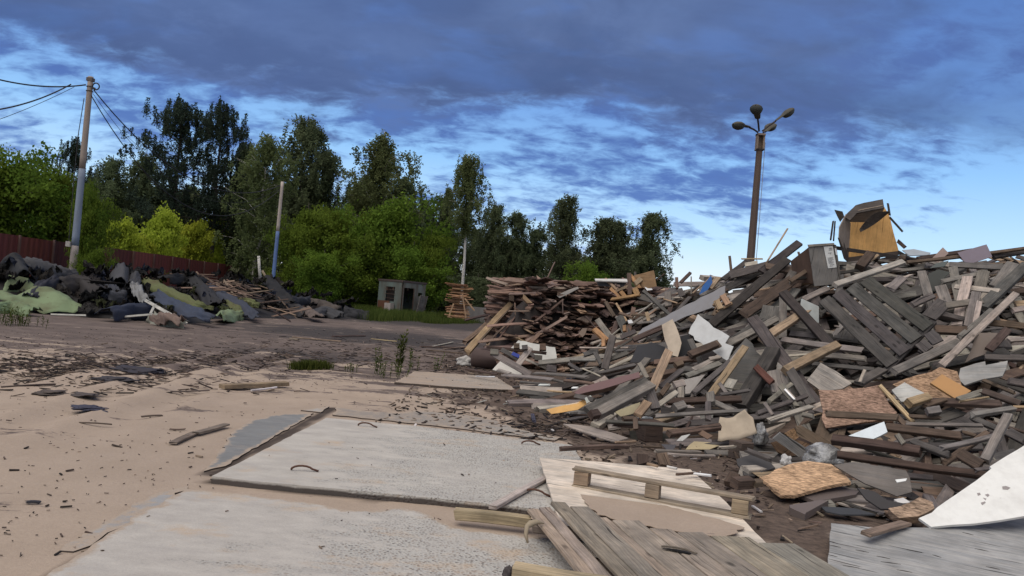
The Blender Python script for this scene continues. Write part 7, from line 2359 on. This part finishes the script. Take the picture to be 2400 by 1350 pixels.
# random crumpled sheets
FLM = [('large green sheet', 110, 700), ('navy bundle', 100, 675), ('ribbed sheet', 120, 632), ('slate-blue bolster', 300, 730), ('long olive strip', 410, 690), ('long slate-blue strip', 430, 720), ('wide slate-blue strip', 540, 700), ('upright felt roll', 283, 648),
       ('brown stick pile', 520, 660), ('tail end roll', 700, 705), ('blue-banded pole', 640, 660), ('concrete pole', 170, 640), ('heap tip', 840, 735), ('pale curled sheet', 400, 755)]
k = 0
while k < 210:
    u, v_ = random.uniform(-30, 860), random.uniform(625, 755)
    p = hit(u, v_, random.uniform(-.02, .22), _left, 15, 50)
    hz = float(_left(p.x, p.y)[0])
    if hz < .12 or abs(p.z - hz) > .6:
        continue
    if u < 195 and 650 < v_ < 738 and random.random() < .93:
        continue
    near_strip = False
    for (ax_, ay_, bx_, by_, r_) in ((338, 655, 500, 724, 15), (365, 690, 500, 742, 13), (490, 670, 600, 742, 20), (250, 735, 350, 724, 16), (360, 745, 434, 760, 14), (60, 620, 185, 645, 12)):
        t_ = max(0, min(1, ((u - ax_) * (bx_ - ax_) + (v_ - ay_) * (by_ - ay_)) / ((bx_ - ax_) ** 2 + (by_ - ay_) ** 2)))
        near_strip |= math.hypot(u - ax_ - t_ * (bx_ - ax_), v_ - ay_ - t_ * (by_ - ay_)) < r_
    if near_strip and random.random() < .85:
        continue
    nn = fnormal(_left, p.x, p.y)
    L, W = (random.uniform(.5, 1.3), random.uniform(.3, .7)) if k % 3 == 0 else (random.uniform(.25, .8), random.uniform(.12, .4))
    yaw = random.gauss(-.5, .7)
    ax = Vector((math.cos(yaw), math.sin(yaw), random.gauss(0, .3))).normalized()
    sdv = ax.cross(nn).normalized()
    vv, ff = [], []
    sd = random.uniform(0, 99)
    na, nb = 13, 10
    for i in range(na):
        for j in range(nb):
            s, t = i / (na - 1) - .5, j / (nb - 1) - .5
            q = p + ax * (s * L + .12 * mnoise.noise((i * .42, j * .42, sd))) + sdv * (t * W + .12 * mnoise.noise((i * .42, j * .42, sd + 9)))
            q = q + nn * (mnoise.noise((s * 2.6, t * 2.6, sd + 5)) * .26 + mnoise.noise((s * 7, t * 7, sd + 15)) * .16 - .25 * t * t * W + .04)
            vv.append(tuple(q))
    ff = [(i * nb + j, i * nb + j + 1, (i + 1) * nb + j + 1, (i + 1) * nb + j) for i in range(na - 1) for j in range(nb - 1)]
    bm = bmesh.new()
    vs_ = [bm.verts.new(q) for q in vv]
    for q in ff:
        bm.faces.new([vs_[z] for z in q])
    bmesh.ops.solidify(bm, geom=bm.faces[:], thickness=.02)
    bm.verts.index_update()
    ci = random.choices(range(6), (5, 5, 3, 3, 2, 1))[0]
    col = [BLK, (.03, .026, .025), (.05, .042, .037), NAVY, GRY, (.10, .11, .05)][ci]
    o = Acc().add([tuple(q.co) for q in bm.verts], [[q.index for q in f_.verts] for f_ in bm.faces], jcol(col, .2)).build('felt_sheet', FELT, None, False, origin=tuple(p))
    bm.free()
    w_ = ['black', 'blackish brown', 'dark brown', 'navy blue', 'grey', 'olive'][ci]
    tag(o, auto_label(o, w_, 'crumpled' if k % 2 else 'folded', 'felt piece', p - ax * L / 2, p + ax * L / 2, FLM), 'felt sheet', 'torn felt and sheet pieces in the long dark heap')
    k += 1
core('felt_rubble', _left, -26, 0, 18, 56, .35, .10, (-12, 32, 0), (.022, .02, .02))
# brown sticks on the far half
SLM = [('black crest sheet', 470, 645), ('wide slate-blue strip', 540, 700), ('birch stake', 608, 640), ('blue-banded pole', 640, 660), ('red fence end', 540, 630), ('dull olive piece', 590, 715)]
for k in range(64):
    if k < 46:
        u = random.uniform(450, 590); v_ = 628 + (u - 450) * .25 + random.uniform(8, 42)
    else:
        u = random.uniform(590, 690); v_ = 660 + (u - 590) * .45 + random.uniform(0, 50)
    p = hit(u, v_, random.uniform(.1, .3), _left, 18, 50)
    L = random.uniform(.8, 2.4); yaw = random.gauss(-.15, .6)
    ax = Vector((math.cos(yaw), math.sin(yaw), random.gauss(-.1, .25))).normalized()
    tn = random.randrange(4)
    o = plank_obj('stick', p - ax * L / 2, p + ax * L / 2, random.uniform(.04, .10), .03, jcol([(.10, .07, .056), (.145, .10, .078), (.065, .046, .04), (.23, .165, .125)][tn], .2), (0, -1, 1), jag=.04)
    tag(o, auto_label(o, ['brown', 'light brown', 'dark brown', 'tan'][tn], 'thin', 'stick', p - ax * L / 2, p + ax * L / 2, SLM), 'stick', 'brown sticks dumped on the felt heap')
o = plank_obj('stick', at(*px(2, 50, 285), 44), at(*px(2, 110, 390), 43.6), .12, .05, (.26, .21, .15), (0, -1, .3)); tag(o, 'greenish lath leaning between the birch stake and the blue-banded pole', 'stick')
